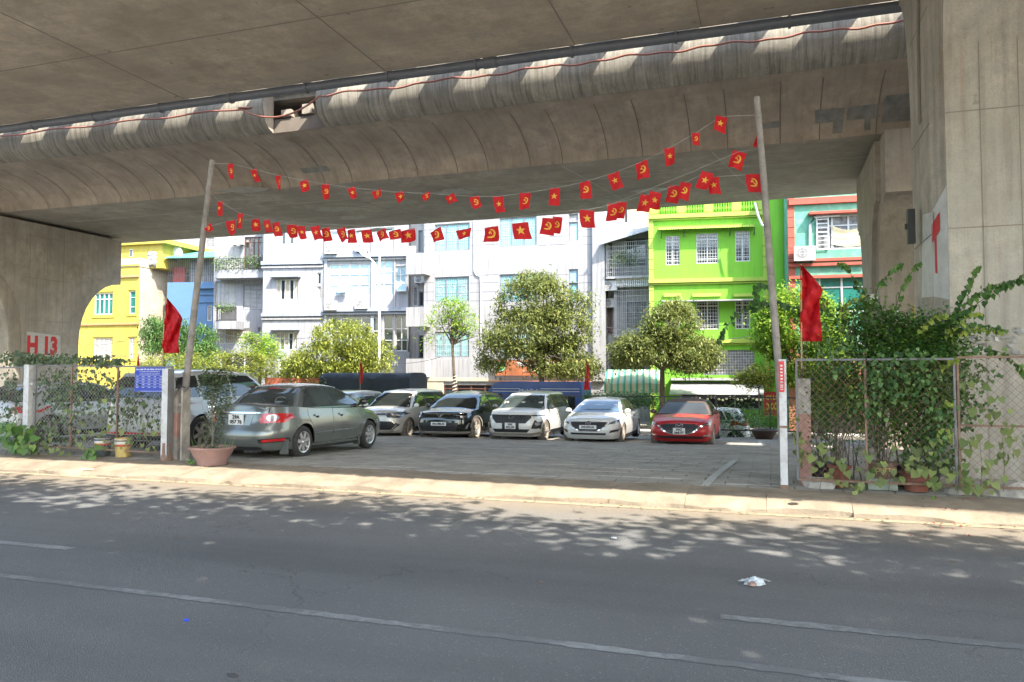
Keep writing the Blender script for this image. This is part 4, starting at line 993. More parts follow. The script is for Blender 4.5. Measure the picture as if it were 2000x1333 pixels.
M_lensw = mat('lamp_clear', (.42, .38, .38), .12, metal=.4, var=.4, sc=14)
M_lampd = mat('lamp_dark', (.10, .105, .11), .1, metal=.5, var=.8, sc=16)
M_seamc = mat('panel_gap', (.01, .01, .01), .9)
def paint(name, col, metal=.25, rough=.3, dirt=None, dirta=.5, var=.06):
    return mat(name, col, rough, metal, var=var, sc=1.6, coat=.8, dirt=dirt, dirta=dirta, spec=.5)
def pl(pts, x):
    """piecewise smooth interpolation"""
    if x <= pts[0][0]: return pts[0][1]
    for a, b in zip(pts, pts[1:]):
        if x <= b[0]:
            t = (x - a[0]) / (b[0] - a[0]); t = t * t * (3 - 2 * t) * .5 + t * .5
            return a[1] + (b[1] - a[1]) * t
    return pts[-1][1]
class Loft:
    def __init__(s, xf, xr, w, n): s.xf, s.xr, s.w, s.n = xf, xr, w, n
    def am(s, z): f, r = pl(s.xf, z), pl(s.xr, z); return (f + r) / 2, (f - r) / 2
    def pt(s, t, z):
        m, a = s.am(z); t = max(-1, min(1, t)); return m + a * t, pl(s.w, z) * max(0.0, 1 - abs(t) ** s.n) ** (1 / s.n), z
    def side(s, x, z, sg=-1):
        m, a = s.am(z); t = max(-1, min(1, (x - m) / a)); return Vector((x, sg * pl(s.w, z) * max(0.0, 1 - abs(t) ** s.n) ** (1 / s.n), z))
    def end(s, y, z, sg=1):
        m, a = s.am(z); q = min(1, abs(y) / pl(s.w, z)); return Vector((m + sg * a * (1 - q ** s.n) ** (1 / s.n), y, z))
def inpoly(x, y, P):
    c = False; n = len(P)
    for i in range(n):
        x1, y1 = P[i]; x2, y2 = P[(i + 1) % n]
        if (y1 > y) != (y2 > y) and x < (x2 - x1) * (y - y1) / (y2 - y1) + x1: c = not c
    return c
def patch(poly, fn, center, step=.12, off=.006, thick=.012):
    """a 2D outline laid on a curved surface and given thickness; returns MB"""
    P = []
    for a, b in zip(poly, poly[1:] + poly[:1]):
        L_ = math.hypot(b[0] - a[0], b[1] - a[1]); n = max(1, int(L_ / step + .5))
        for k in range(n): P.append((a[0] + (b[0] - a[0]) * k / n, a[1] + (b[1] - a[1]) * k / n))
    nb = len(P); xs_ = [p[0] for p in P]; ys_ = [p[1] for p in P]; pts = [Vector(p) for p in P]
    nx = int((max(xs_) - min(xs_)) / step); ny = int((max(ys_) - min(ys_)) / step)
    for i in range(1, nx + 1):
        for j in range(1, ny + 1):
            x = min(xs_) + i * step - step * .3; y = min(ys_) + j * step - step * .3
            if inpoly(x, y, P) and min((x - q[0]) ** 2 + (y - q[1]) ** 2 for q in P) > (step * .35) ** 2: pts.append(Vector((x, y)))
    r = delaunay_2d_cdt(pts, [(i, (i + 1) % nb) for i in range(nb)], [list(range(nb))], 1, 1e-5)
    vv, fs = r[0], r[2]
    out = MB(); e = .01; nrm = []
    for v in vv:
        p = fn(v.x, v.y); a = fn(v.x + e, v.y) - fn(v.x - e, v.y); b = fn(v.x, v.y + e) - fn(v.x, v.y - e)
        n = a.cross(b); n = n.normalized() if n.length > 1e-9 else Vector((0, 0, 1))
        if n.dot(p - center) < 0: n = -n
        nrm.append((p, n))
    out.v = [tuple(p + n * off) for p, n in nrm]
    if not fs: return out
    f0 = fs[0]; a, b, c = [Vector(out.v[i]) for i in f0[:3]]
    flip = (b - a).cross(c - a).dot(nrm[f0[0]][1]) < 0
    out.f = [tuple(reversed(f)) if flip else tuple(f) for f in fs]
    edges = {}
    for f in out.f:
        for i in range(len(f)): edges[(f[i], f[(i + 1) % len(f)])] = 1
    m = len(out.v); out.v += [tuple(p + n * (off - thick)) for p, n in nrm]
    for (i, j) in list(edges):
        if (j, i) not in edges: out.f.append((j, i, i + m, j + m))
    return out

PLATE_N = [0]
class Car:
    def __init__(s, name, label, loc, rz, P, group='cars parked in the lot'):
        s.P = P; s.root = empty(name, loc, rz, label, P.get('cat', 'car'), group)
        L_, W, H = P['L'], P['W'] / 2, P['H']; s.L, s.W, s.H = L_, W, H
        r = P['r']; zb = P.get('zb', .2); fx = L_ / 2 - P['fo']; rx = fx - P['wb']; s.ax = (fx, rx)
        # body outline by height: (z, offset) front and rear set-back
        F_ = P['nose']; Rr = P['tail']
        s.body = Loft([(z, L_ / 2 - d) for z, d in F_], [(z, -L_ / 2 + d) for z, d in Rr], [(zb, W * .93), (.34, W * .975), (.55, W), (.75, W * .985), (.95, W * .945), (1.15, W * .9)], P.get('n', 5))
        T = P['top']   # [(x, z)] shoulder height along the car
        s.T = T
        Rw = r + .045
        ts = set(math.sin(a) for a in np.linspace(-PI / 2, PI / 2, 41))
        m, a_ = s.body.am(.5)
        for cx in s.ax:
            for k in range(0, 19): ts.add((cx + Rw * math.cos(PI * k / 18) - m) / a_)
            ts.add((cx + Rw + .004 - m) / a_); ts.add((cx - Rw - .004 - m) / a_)
        for x in np.linspace(-L_ / 2 + .5, L_ / 2 - .5, 26): ts.add((x - m) / a_)
        ts = sorted(t for t in ts if -1 <= t <= 1); out = [ts[0]]
        for t in ts[1:]:
            if t - out[-1] > .0012: out.append(t)
        if out[-1] < 1: out.append(1.0)
        ts = out; rows = 11; dk = 7; V = []
        for t in ts:
            x = m + a_ * t; z0 = zb + P.get('lift', .0) * max(0, abs(t) - .8) * 5
            for cx in s.ax:
                d = abs(x - cx)
                if d <= Rw: z0 = max(z0, r + math.sqrt(max(0, Rw * Rw - d * d)))
            zt = pl(T, x); xt = x
            for _ in range(2):
                xt = s.body.pt(t, zt)[0]; zt = pl(T, xt)
            for k in range(rows):
                q = k / (rows - 1); z = z0 + (zt - z0) * q; V.append(s.body.pt(t, z))
            yi = V[-1][1]; crown = P.get('crown', .07) * min(1, yi / (W * .6))
            for k in range(1, dk + 1):
                q = 1 - k / dk; yy = yi * q; zz = zt + crown * (1 - q ** 2.6); x_ = s.body.pt(t, min(zz, zt + .02))[0]
                V.append((xt, yy, zz))
        K = rows + dk; b = MB(); n = len(ts)
        for sg in (1, -1):
            o = len(b.v); b.v += [(x, sg * y, z) for x, y, z in V]
            for i in range(n - 1):
                for k in range(K - 1):
                    q = (o + i * K + k, o + (i + 1) * K + k, o + (i + 1) * K + k + 1, o + i * K + k + 1)
                    b.f.append(q if sg < 0 else q[::-1])
        s.paint = P['paint']
        bo = b.build('body', s.paint, s.root, smooth=42)
        # weld seam along the centre so shading is continuous
        import bmesh
        bm = bmesh.new(); bm.from_mesh(bo.data); bmesh.ops.remove_doubles(bm, verts=bm.verts, dist=.0008); bmesh.ops.recalc_face_normals(bm, faces=bm.faces); bm.to_mesh(bo.data); bm.free()
        # dark underbody, wheel wells
        u = MB().box(-L_ / 2 + .25, -W + .27, zb - .02, L_ / 2 - .3, W - .27, .72).box(fx - Rw - .1 - 1.5 * 0 - P['wb'] + 2 * Rw, -W + .04, zb - .03, fx - Rw + .0, W - .04, zb + .1)
        u.build('underbody', M_wellm, s.root)
        # cabin
        c = P['cab']   # zb, zt, front(x bottom, x top), rear(x bottom, x top), w bottom, w top, crown
        zb_, zt_ = c['zb'], c['zt']; zm = (zb_ + zt_) / 2
        s.cab = Loft([(zb_, c['f'][0]), (zm, (c['f'][0] + c['f'][1]) / 2 + c.get('bf', .05)), (zt_, c['f'][1])], [(zb_, c['r'][0]), (zm, (c['r'][0] + c['r'][1]) / 2 - c.get('br', .06)), (zt_, c['r'][1])],
                     [(zb_, c['w'][0]), (zm, (c['w'][0] + c['w'][1]) / 2 + .02), (zt_, c['w'][1])], c.get('n', 9))
        V = []; ts = [math.sin(a) for a in np.linspace(-PI / 2, PI / 2, 35)]; rows = 7; dk = 8
        for t in ts:
            for k in range(rows): V.append(s.cab.pt(t, zb_ + (zt_ - zb_) * k / (rows - 1)))
            x, y, z = V[-1]
            for k in range(1, dk + 1):
                q = 1 - k / dk; V.append((x, y * q, zt_ + c['crown'] * max(0, 1 - abs(t) ** 2.4) * 1.0 * (1 - .35 * q ** 2) * (1 - q ** 6)))
        K = rows + dk; b = MB(); n = len(ts)
        for sg in (1, -1):
            o = len(b.v); b.v += [(x, sg * y, z) for x, y, z in V]
            for i in range(n - 1):
                for k in range(K - 1):
                    q = (o + i * K + k, o + (i + 1) * K + k, o + (i + 1) * K + k + 1, o + i * K + k + 1)
                    b.f.append(q if sg < 0 else q[::-1])
        co = b.build('roof', P.get('roofpaint', s.paint), s.root, smooth=50)
        bm = bmesh.new(); bm.from_mesh(co.data); bmesh.ops.remove_doubles(bm, verts=bm.verts, dist=.0008); bmesh.ops.recalc_face_normals(bm, faces=bm.faces); bm.to_mesh(co.data); bm.free()
        s.cc = Vector((0, 0, .6))
        s.czb, s.czt = zb_, zt_
        # wheels
        wr = r; tw = P.get('tw', .2)
        for i, cx in enumerate(s.ax):
            for sg in (1, -1):
                tm = P['tyres'][i] if 'tyres' in P else M_tyre; am = P['rims'][i] if 'rims' in P else M_alloy
                wo = empty('wheel', (cx, sg * (W - .03), r), 0 if sg < 0 else PI, parent=s.root)
                rr = r * P.get('rimr', .68)
                MB().lathe([(rr, .0), (rr + .015, -.008), (r - .04, -.01), (r - .012, .012), (r, .04), (r, tw - .04), (r - .02, tw), (rr, tw)], (0, 0, 0), 40, 'y').build('tyre', tm, wo, smooth=50)
                k = MB(); k.lathe([(rr, .0), (rr - .018, .004), (rr - .03, .05), (rr - .035, .12)], (0, 0, 0), 40, 'y')
                ns = P.get('spokes', 5); hw = P.get('spw', .045)
                for q in range(ns):
                    a = 2 * PI * q / ns + .3
                    for da in ((-P['split'], P['split']) if P.get('split') else (0,)):
                        ca, sa = math.cos(a), math.sin(a); cb, sb_ = math.cos(a + da), math.sin(a + da)
                        p0 = Vector((ca * .035, .012, sa * .035)); p1 = Vector((cb * (rr - .01), .012, sb_ * (rr - .01)))
                        d = (p1 - p0).normalized(); sd_ = Vector((-d.z, 0, d.x))
                        h0, h1 = hw * .8, hw * .62
                        vs = [p0 - sd_ * h0, p0 + sd_ * h0, p1 + sd_ * h1, p1 - sd_ * h1]
                        k.add([tuple(v) for v in vs] + [tuple(v + Vector((0, .03, 0))) for v in vs], [(0, 1, 2, 3), (3, 2, 6, 7), (0, 3, 7, 4), (1, 5, 6, 2)])
                k.lathe([(0, -.002), (.03, -.002), (.045, .012), (.06, .02)], (0, 0, 0), 16, 'y')
                k.build('rim', am, wo, smooth=30)
                MB().lathe([(0, .09), (rr - .03, .09)], (0, 0, 0), 24, 'y').lathe([(0, .07), (.13, .07), (.13, .09)], (0, 0, 0), 20, 'y').build('brake_disc', mat('brake_steel', (.09, .09, .09), .5, metal=.6), wo)
    # ---- surface functions
    def bs(s, sg=-1): return lambda x, z: s.body.side(x, z, sg)
    def be(s, sg=1): return lambda y, z: s.body.end(y, z, sg)
    def cs(s, sg=-1): return lambda x, z: s.cab.side(x, z, sg)
    def ce(s, sg=1): return lambda y, z: s.cab.end(y, z, sg)
    def add(s, name, m, poly, fn, off=.006, thick=.014, step=.12, smooth=True):
        return patch(poly, fn, s.cc, step, off, thick).build(name, m, s.root, smooth=35 if smooth else False)
    def front(s, name, m, poly, mirror=True, off=.008, thick=.02, e=1, step=.1):
        s.add(name, m, poly, s.be(e), off, thick, step)
        if mirror: s.add(name, m, [(-y, z) for y, z in poly], s.be(e), off, thick, step)
    def windscreen(s, front=True, m=None, inset=.07, zi0=.04, zi1=.05, name='windscreen'):
        sg = 1 if front else -1; z0 = s.czb + zi0; z1 = s.czt - zi1; w0 = pl(s.cab.w, z0) - inset; w1 = pl(s.cab.w, z1) - inset
        s.add(name, m or M_glass, [(-w0, z0), (w0, z0), (w1, z1), (-w1, z1)], s.ce(sg), .006, .01, .1)
    def sidewin(s, polys, m=None, both=True, trim=None):
        for nm, poly in polys:
            for sg in ((-1, 1) if both else (-1,)):
                s.add('window', m or M_glass, poly, s.cs(sg), .008, .012, .1)
        if trim:
            for sg in (-1, 1): s.add('window_trim', trim[1], trim[0], s.cs(sg), .004, .01, .1)
    def gap(s, pts, w_=.008, sg=-1, cab=False, fn=None):
        fn = fn or (s.cs(sg) if cab else s.bs(sg)); b = MB()
        for (p, q) in zip(pts, pts[1:]):
            d = Vector((q[0] - p[0], q[1] - p[1])); L_ = d.length; d.normalize(); nn = Vector((-d.y, d.x)) * w_ / 2; n = max(1, int(L_ / .1))
            for i in range(n):
                a = Vector(p) + d * L_ * i / n; c = Vector(p) + d * L_ * (i + 1) / n
                vs = []
                for v in (a - nn, c - nn, c + nn, a + nn):
                    p3 = fn(v.x, v.y); o_ = (p3 - Vector((p3.x * .9, 0, .5))).normalized() * .0025 if fn.__name__ != 'x' else Vector((0, 0, 0)); vs.append(tuple(p3 + o_))
                b.add(vs, [(0, 1, 2, 3)])
        return b
    def mirror_(s, x, z, m, size=1.0):
        for sg in (-1, 1):
            w_ = pl(s.cab.w, z)
            b = MB(); k = size
            prof = [(0, 0), (.02, .055), (.07, .075), (.11, .06), (.13, 0)]
            ring = []
            for i, (dx, r_) in enumerate(prof):
                for q in range(10):
                    a = 2 * PI * q / 10; ring.append((x + (dx - .05) * k, sg * (w_ + .11 + .10 * k * math.cos(a) * (r_ / .075)), z + .06 + r_ * k * math.sin(a)))
            b.v = ring
            for i in range(len(prof) - 1):
                for q in range(10): q2 = (q + 1) % 10; b.f.append((i * 10 + q, i * 10 + q2, (i + 1) * 10 + q2, (i + 1) * 10 + q))
            b.tube([(x, sg * (w_ - .02), z - .02), (x, sg * (w_ + .08), z + .03)], .025, 6)
            b.build('side_mirror', m, s.root, smooth=50)
    def plate(s, txt, z, e=1, two=False, y=0, w_=None, tilt=0):
        p = s.body.end(y, z, e); W_ = .33 if two else .50; h = .19 if two else .115
        r0 = MB().box(-W_ / 2, -.012, -h / 2, W_ / 2, 0, h / 2).build('number_plate', M_plate, s.root)
        r0.location = p + Vector((e * .02, 0, 0)); r0.rotation_euler = (0, 0, PI / 2 if e > 0 else -PI / 2)
        if two:
            a, b = txt.split('/'); text(a, .095, M_platet, r0, (0, -.016, .045), FRONTROT, 'plate_lettering', bold=.003); text(b, .095, M_platet, r0, (0, -.016, -.045), FRONTROT, 'plate_lettering', bold=.003)
        else: text(txt, .085, M_platet, r0, (0, -.016, 0), FRONTROT, 'plate_lettering', bold=.003)
        return r0
def ell(cx, cz, a, b, n=16): return [(cx + a * math.cos(2 * PI * k / n), cz + b * math.sin(2 * PI * k / n)) for k in range(n)]

# ------------------------------------------------ grey-green sedan seen from behind
SG = paint('paint_green_grey', (.155, .168, .16), .5, .26)
sed = Car('sedan', 'metallic green grey sedan seen from behind, plate 29A 057 76, beside the pink plant pot', (-9.42, 14.17, -.0), PI / 2, dict(
    L=4.54, W=1.76, H=1.46, r=.315, fo=.93, wb=2.6, paint=SG, zb=.2, tyres=[M_tyre, M_tyre], rims=[M_alloy, M_alloy], spokes=7, spw=.05, rimr=.66,
    nose=[(.2, .14), (.35, .02), (.5, 0), (.65, .06), (.8, .3), (.95, .6)], tail=[(.2, .12), (.3, .03), (.45, 0), (.58, .015), (.62, .07), (.8, .10), (.95, .12), (1.05, .15)],
    top=[(-2.27, .95), (-2.1, .995), (-1.6, 1.0), (-.8, .95), (.9, .92), (1.3, .88), (1.8, .80), (2.1, .70), (2.27, .62)], crown=.075,
    cab=dict(zb=.95, zt=1.38, f=(1.28, .36), r=(-1.58, -.98), w=(.80, .56), crown=.075, bf=.07, br=.07, n=9)))
sed.root.location.z = lotz(14) - .02; sed.root.rotation_euler = (0, R(.9), PI / 2)
sed.windscreen(True); sed.windscreen(False, mat('rear_glass', (.035, .045, .045), .05, var=.7, sc=1.8, spec=.8), .07, .05, .03, 'rear_window')
sed.add('rear_shelf_brake_lamp', M_lens, [(-.14, 1.33), (.14, 1.33), (.14, 1.345), (-.14, 1.345)], sed.ce(-1), .012, .01, .1)
sw = [('a', [(-.94, 1.0), (-.30, 1.0), (-.30, 1.355), (-.80, 1.33)]), ('q', [(-1.14, 1.01), (-.99, 1.0), (-.86, 1.32), (-.92, 1.28)]), ('b', [(-.20, 1.0), (.93, 1.0), (.5, 1.26), (.30, 1.35), (-.20, 1.36)])]
M_chr2 = mat('window_rubber', (.03, .03, .03), .4)
sed.sidewin(sw, M_glass2, trim=([(-1.22, .985), (1.05, .985), (.55, 1.27), (.32, 1.375), (-.2, 1.385), (-.82, 1.355), (-.98, 1.27)], M_chr2))
for sg in (-1, 1):
    for nm, poly in (('rear_door', [(-.88, .30), (-.27, .30), (-.25, .94), (-1.12, .95), (-1.13, .82), (-1.0, .66)]), ('front_door', [(-.255, .30), (.80, .30), (.86, .5), (.86, .75), (.98, .93), (-.235, .94)])):
        sed.add(nm, SG, poly, sed.bs(sg), .005, .02, .09)
    for x in (-.93, -.02): sed.add('door_handle', SG, [(x, .80), (x + .2, .80), (x + .2, .835), (x, .835)], sed.bs(sg), .035, .02, .1); sed.add('handle_recess', M_seamc, ell(x + .1, .80, .06, .035), sed.bs(sg), .008, .01, .1)
    sed.add('side_moulding', SG, [(-.86, .44), (-.28, .45), (-.28, .485), (-.86, .475)], sed.bs(sg), .02, .02, .1)
    sed.add('side_moulding', SG, [(-.24, .45), (.76, .46), (.76, .495), (-.24, .485)], sed.bs(sg), .02, .02, .1)
    MB().box(-1.82, sg * .70, .12, -1.79, sg * .87, .40).build('mud_flap', SG, sed.root)
    MB().box(.82, sg * .72, .12, .85, sg * .87, .34).build('mud_flap', SG, sed.root)
    sed.add('sill', SG, [(-1.15, .20), (.9, .20), (.9, .27), (-1.15, .27)], sed.bs(sg), .015, .03, .15)
# rear details (looking at the tail; y<0 is the right hand side of the car)
sed.gap([(-.62, .98), (-.62, .93), (-.60, .63), (.60, .63), (.62, .93), (.62, .98)], .012, fn=sed.be(-1)).build('boot_gap', M_seamc, sed.root)
def tl(m, poly, name='tail_lamp', off=.012): sed.front(name, m, poly, True, off, .02, -1, .06)
tl(M_lens, [(.50, .70), (.79, .71), (.83, .80), (.80, .88), (.55, .88)])
tl(M_lensw, ell(.665, .80, .075, .065), 'lamp_cluster', .02)
for sg in (-1, 1):
    sed.add('tail_lamp', M_lens, [(-2.16, .74), (-1.80, .80), (-1.68, .865), (-1.8, .875), (-2.12, .88)], sed.bs(sg), .012, .015, .06)
tl(M_lens, [(.55, .36), (.80, .37), (.80, .42), (.58, .40)], 'reflector', .012)
tl(M_seamc, [(.52, .34), (.82, .35), (.82, .43), (.5, .41)], 'reflector_recess', .006)
sed.front('chrome_strip', M_chrome, [(-.52, .875), (.52, .875), (.5, .902), (-.5, .902)], False, .03, .03, -1)
sed.front('plate_recess', SG, [(-.30, .66), (.30, .66), (.36, .86), (-.36, .86)], False, .006, .012, -1)
sed.front('bumper_gap', M_seamc, [(-.85, .615), (.85, .615), (.85, .625), (-.85, .625)], False, .004, .01, -1)
sed.front('lower_valance', M_trim, [(-.62, .21), (.62, .21), (.5, .27), (-.5, .27)], False, .004, .01, -1)
sed.plate('29A/057 76', .765, -1, True)
sed.front('boot_badge', M_chrome, [(.34, .92), (.36, .92), (.36, .95), (.34, .95)], False, .02, .02, -1)
b_ = sed.body.end(.4, .935, -1); text('VIOS', .06, M_chrome, sed.root, b_ + Vector((-.02, 0, 0)), (PI / 2, 0, -PI / 2), 'badge_lettering', bold=.002) if False else None
b_ = sed.body.end(.42, .935, -1); text('ALTIS', .055, M_chrome, sed.root, b_ + Vector((-.02, 0, .01)), (PI / 2, 0, -PI / 2), 'badge_lettering', bold=.002)
MB().tube([(-2.12, -.5, .2), (-2.28, -.5, .19)], .03, 10).build('exhaust', M_trim, sed.root)
sed.mirror_(.92, 1.0, mat('mirror_black', (.03, .032, .032), .2, spec=.8), 1.05)
# seats glimpsed through the glass
sed.add('seen_headrest', mat('headrest_grey', (.14, .15, .15), .8), ell(-.38, 1.12, .13, .06), sed.ce(-1), .0085, .01, .1)

# ------------------------------------------------ cars in the back row, fronts towards us (front = local +x, turned to -Y)
def dusty(name, col, a=.5, **k): return paint(name, col, dirt=(.42, .36, .30), dirta=a, **k)
def suv_side(c, paint_, glass=M_glass, trim=None, belt=1.02, zt=1.5, x0=.95, xe=-1.95, clad=True):
    c.sidewin([('f', [(x0 - 1.0, belt), (x0, belt), (x0 - .55, zt - .06), (x0 - .98, zt)]), ('r', [(x0 - 1.95, belt + .02), (x0 - 1.07, belt), (x0 - 1.06, zt), (x0 - 1.9, zt - .02)]), ('q', [(xe, belt + .12), (x0 - 2.03, belt + .02), (x0 - 1.98, zt - .02), (xe + .15, zt - .06)])], glass, trim=trim)
    for sg in (-1, 1):
        for nm, poly in (('front_door', [(-.22, .34), (.80, .34), (.88, .6), (.92, belt - .06), (-.2, belt - .05)]), ('rear_door', [(-.95, .36), (-.24, .34), (-.22, belt - .05), (-1.1, belt - .05), (-1.1, .8)])):
            c.add(nm, paint_, poly, c.bs(sg), .005, .02, .12)
        for x in (-.95, .0): c.add('door_handle', paint_, [(x, belt - .18), (x + .2, belt - .18), (x + .2, belt - .145), (x, belt - .145)], c.bs(sg), .035, .02, .1)
        if clad: c.add('sill_cladding', M_trim, [(c.ax[1] + .45, .22), (c.ax[0] - .45, .22), (c.ax[0] - .45, .36), (c.ax[1] + .45, .36)], c.bs(sg), .014, .03, .15)
XR = {'carens': -12.05, 'vf': -9.75, 'creta': -7.45, 'm3': -5.1, 'red': -2.55}
YF = 21.75
def place(X, L_): return (X, YF + L_ / 2, lotz(YF + L_ / 2) - .0)
TY = [M_tyred, M_tyre]; RM = [M_alloyd, M_alloyd]
suvnose = [(.2, .2), (.35, .03), (.5, 0), (.75, .02), (.9, .10), (1.0, .22), (1.1, .4)]
suvtail = [(.2, .15), (.4, 0), (.8, .02), (1.0, .08), (1.2, .15)]
# silver suv
PW = dusty('paint_silver_white', (.54, .52, .48), .35, metal=.2)
c1 = Car('family_car', 'silver white family SUV parked between the black SUV and the dark SUV', place(XR['carens'] + .1, 4.5), -PI / 2, dict(
    L=4.5, W=1.8, H=1.7, r=.33, fo=.88, wb=2.75, paint=PW, tyres=TY, rims=RM, spokes=5, split=.16, spw=.035, nose=suvnose, tail=suvtail,
    top=[(-2.25, 1.0), (-1, 1.02), (.9, 1.02), (1.4, .99), (1.9, .93), (2.2, .84), (2.25, .8)], crown=.07,
    cab=dict(zb=1.0, zt=1.55, f=(1.25, .45), r=(-2.15, -1.95), w=(.83, .62), crown=.09)))
c1.windscreen(); suv_side(c1, PW, trim=([(-2.05, 1.0), (1.05, 1.0), (.42, 1.49), (-.1, 1.53), (-1.85, 1.5)], M_trim)); c1.mirror_(.95, 1.03, mat('mirror_white', (.6, .6, .58), .3))
c1.front('grille', M_trim, [(-.9, .80), (.9, .80), (.82, .90), (.45, .87), (-.45, .87), (-.82, .90)], False, .01)
c1.front('grille_strip', M_chrome, [(-.5, .825), (.5, .825), (.5, .84), (-.5, .84)], False, .02)
c1.front('headlight', M_lampd, [(.50, .73), (.80, .70), (.86, .84), (.78, .90), (.45, .86)], True, .014)
c1.front('headlight_lens', M_lensw, ell(.70, .80, .06, .04), True, .02)
c1.front('lower_grille', M_trim, [(-.62, .60), (.62, .60), (.74, .48), (.60, .32), (-.60, .32), (-.74, .48)], False, .008)
c1.front('bumper_trim', M_chrome, [(.62, .61), (.66, .61), (.80, .48), (.64, .31), (.60, .31), (.75, .48)], True, .02)
c1.front('skid_plate', M_alloyd, [(-.7, .22), (.7, .22), (.78, .29), (-.78, .29)], False, .015)
c1.plate('30K-105.81', .52)
# black suv with V badge
PB = paint('paint_black', (.006, .010, .008), .0, .12)
c2 = Car('crossover', 'glossy black SUV with a V shaped badge and dusty front wheel, plate ending 36', place(XR['vf'] + .1, 4.55), -PI / 2, dict(
    L=4.55, W=1.9, H=1.65, r=.36, fo=.88, wb=2.8, paint=PB, tyres=TY, rims=RM, spokes=5, spw=.06, rimr=.74, nose=suvnose, tail=suvtail,
    top=[(-2.25, 1.0), (-1, 1.02), (.9, 1.02), (1.4, .98), (1.9, .92), (2.2, .86), (2.27, .84)], crown=.07,
    cab=dict(zb=1.0, zt=1.46, f=(1.35, .45), r=(-2.15, -1.55), w=(.86, .62), crown=.11)))
c2.windscreen(); suv_side(c2, PB, M_glass2, zt=1.44, trim=([(-2.0, 1.0), (1.05, 1.0), (.42, 1.42), (-.1, 1.45), (-1.7, 1.40)], M_trim)); c2.mirror_(.95, 1.03, MATS['mirror_black'])
c2.front('light_strip', M_chrome, [(-.0, .795), (.09, .90), (.30, .885), (.72, .915), (.72, .895), (.30, .865), (.11, .875), (.0, .755)], True, .02)
c2.front('grille', M_trim, [(-.55, .34), (.55, .34), (.62, .6), (-.62, .6)], False, .006)
c2.front('headlight', M_lampd, [(.56, .72), (.84, .74), (.86, .84), (.6, .82)], True, .012)
c2.front('headlight_lens', M_lensw, ell(.72, .78, .06, .022), True, .018)
c2.front('fog_lamp', M_lensw, [(.78, .4), (.81, .4), (.86, .58), (.84, .58)], True, .014)
c2.front('skid_plate', M_alloyd, [(-.86, .25), (.86, .25), (.9, .31), (-.9, .31)], False, .02)
for sg in (-1, 1): c2.add('arch_trim', M_alloyd, [(c2.ax[0] + (.405 + q) * math.cos(a), .36 + (.405 + q) * math.sin(a)) for q, rng in ((.0, np.linspace(.15, PI - .15, 14)), (.045, np.linspace(PI - .15, .15, 14))) for a in rng], c2.bs(sg), .012, .012, .08)
c2.plate('30H-486.36', .56)
# white crossover, black grille
PWH = paint('paint_white', (.62, .62, .60), .0, .3, dirt=(.5, .45, .38), dirta=.35)
c3 = Car('crossover', 'white crossover with a big black grille between the black SUV and the white sedan', place(XR['creta'] + .12, 4.3), -PI / 2, dict(
    L=4.3, W=1.79, H=1.64, r=.335, fo=.86, wb=2.6, paint=PWH, tyres=TY, rims=RM, spokes=5, split=.14, spw=.035, nose=suvnose, tail=suvtail,
    top=[(-2.15, 1.0), (-1, 1.03), (.85, 1.03), (1.3, 1.0), (1.8, .95), (2.08, .90), (2.15, .88)], crown=.06,
    cab=dict(zb=1.0, zt=1.50, f=(1.2, .38), r=(-2.05, -1.75), w=(.82, .62), crown=.09)))
c3.windscreen(m=M_glass2); suv_side(c3, PWH, M_glass2, x0=.88, xe=-1.8, zt=1.46, trim=([(-1.9, 1.0), (1.0, 1.0), (.38, 1.44), (-.1, 1.48), (-1.7, 1.44)], M_trim)); c3.mirror_(.9, 1.03, MATS['mirror_black'])
c3.front('grille', M_trim, [(-.46, .62), (.46, .62), (.62, .80), (.60, .88), (-.60, .88), (-.62, .80)], False, .01)
gg = MB()
for j in range(3):
    for i in range(9):
        y = -.44 + i * .11; p = c3.body.end(y, .68 + j * .07, 1); gg.box(p.x + .012, y - .04, p.z - .018, p.x + .022, y + .02, p.z + .012)
gg.build('grille_pattern', M_lampd, c3.root, kind='stuff')
c3.front('daylight_lamp', M_lampd, [(.58, .84), (.84, .83), (.86, .87), (.60, .885)], True, .016)
c3.front('headlight', M_trim, [(.62, .46), (.82, .44), (.84, .68), (.70, .72)], True, .010); c3.front('headlight_lens', M_lensw, ell(.75, .6, .045, .05), True, .018); c3.front('headlight_lens', M_lampd, ell(.75, .5, .04, .035), True, .018)
c3.front('lower_grille', M_trim, [(-.5, .34), (.5, .34), (.58, .44), (-.58, .44)], False, .008)
c3.front('bumper_lip', M_alloyd, [(-.6, .25), (.6, .25), (.86, .30), (.86, .36), (.6, .32), (-.6, .32), (-.86, .36), (-.86, .30)], False, .02)
c3.front('badge', M_chrome, [(y, z) for y, z in ell(0, .80, .085, .045)], False, .022, .012); c3.front('badge_field', M_trim, ell(0, .80, .07, .033), False, .026, .01)
p = c3.body.end(0, .80, 1); text('H', .075, M_chrome, c3.root, p + Vector((.03, 0, -.005)), (PI / 2, R(0), PI / 2), 'badge_lettering', bold=.004, sx=1.3)
c3.front('plate_holder', M_trim, [(-.26, .44), (.26, .44), (.26, .64), (-.26, .64)], False, .014)
c3.plate('30K/022.09', .54, two=True)
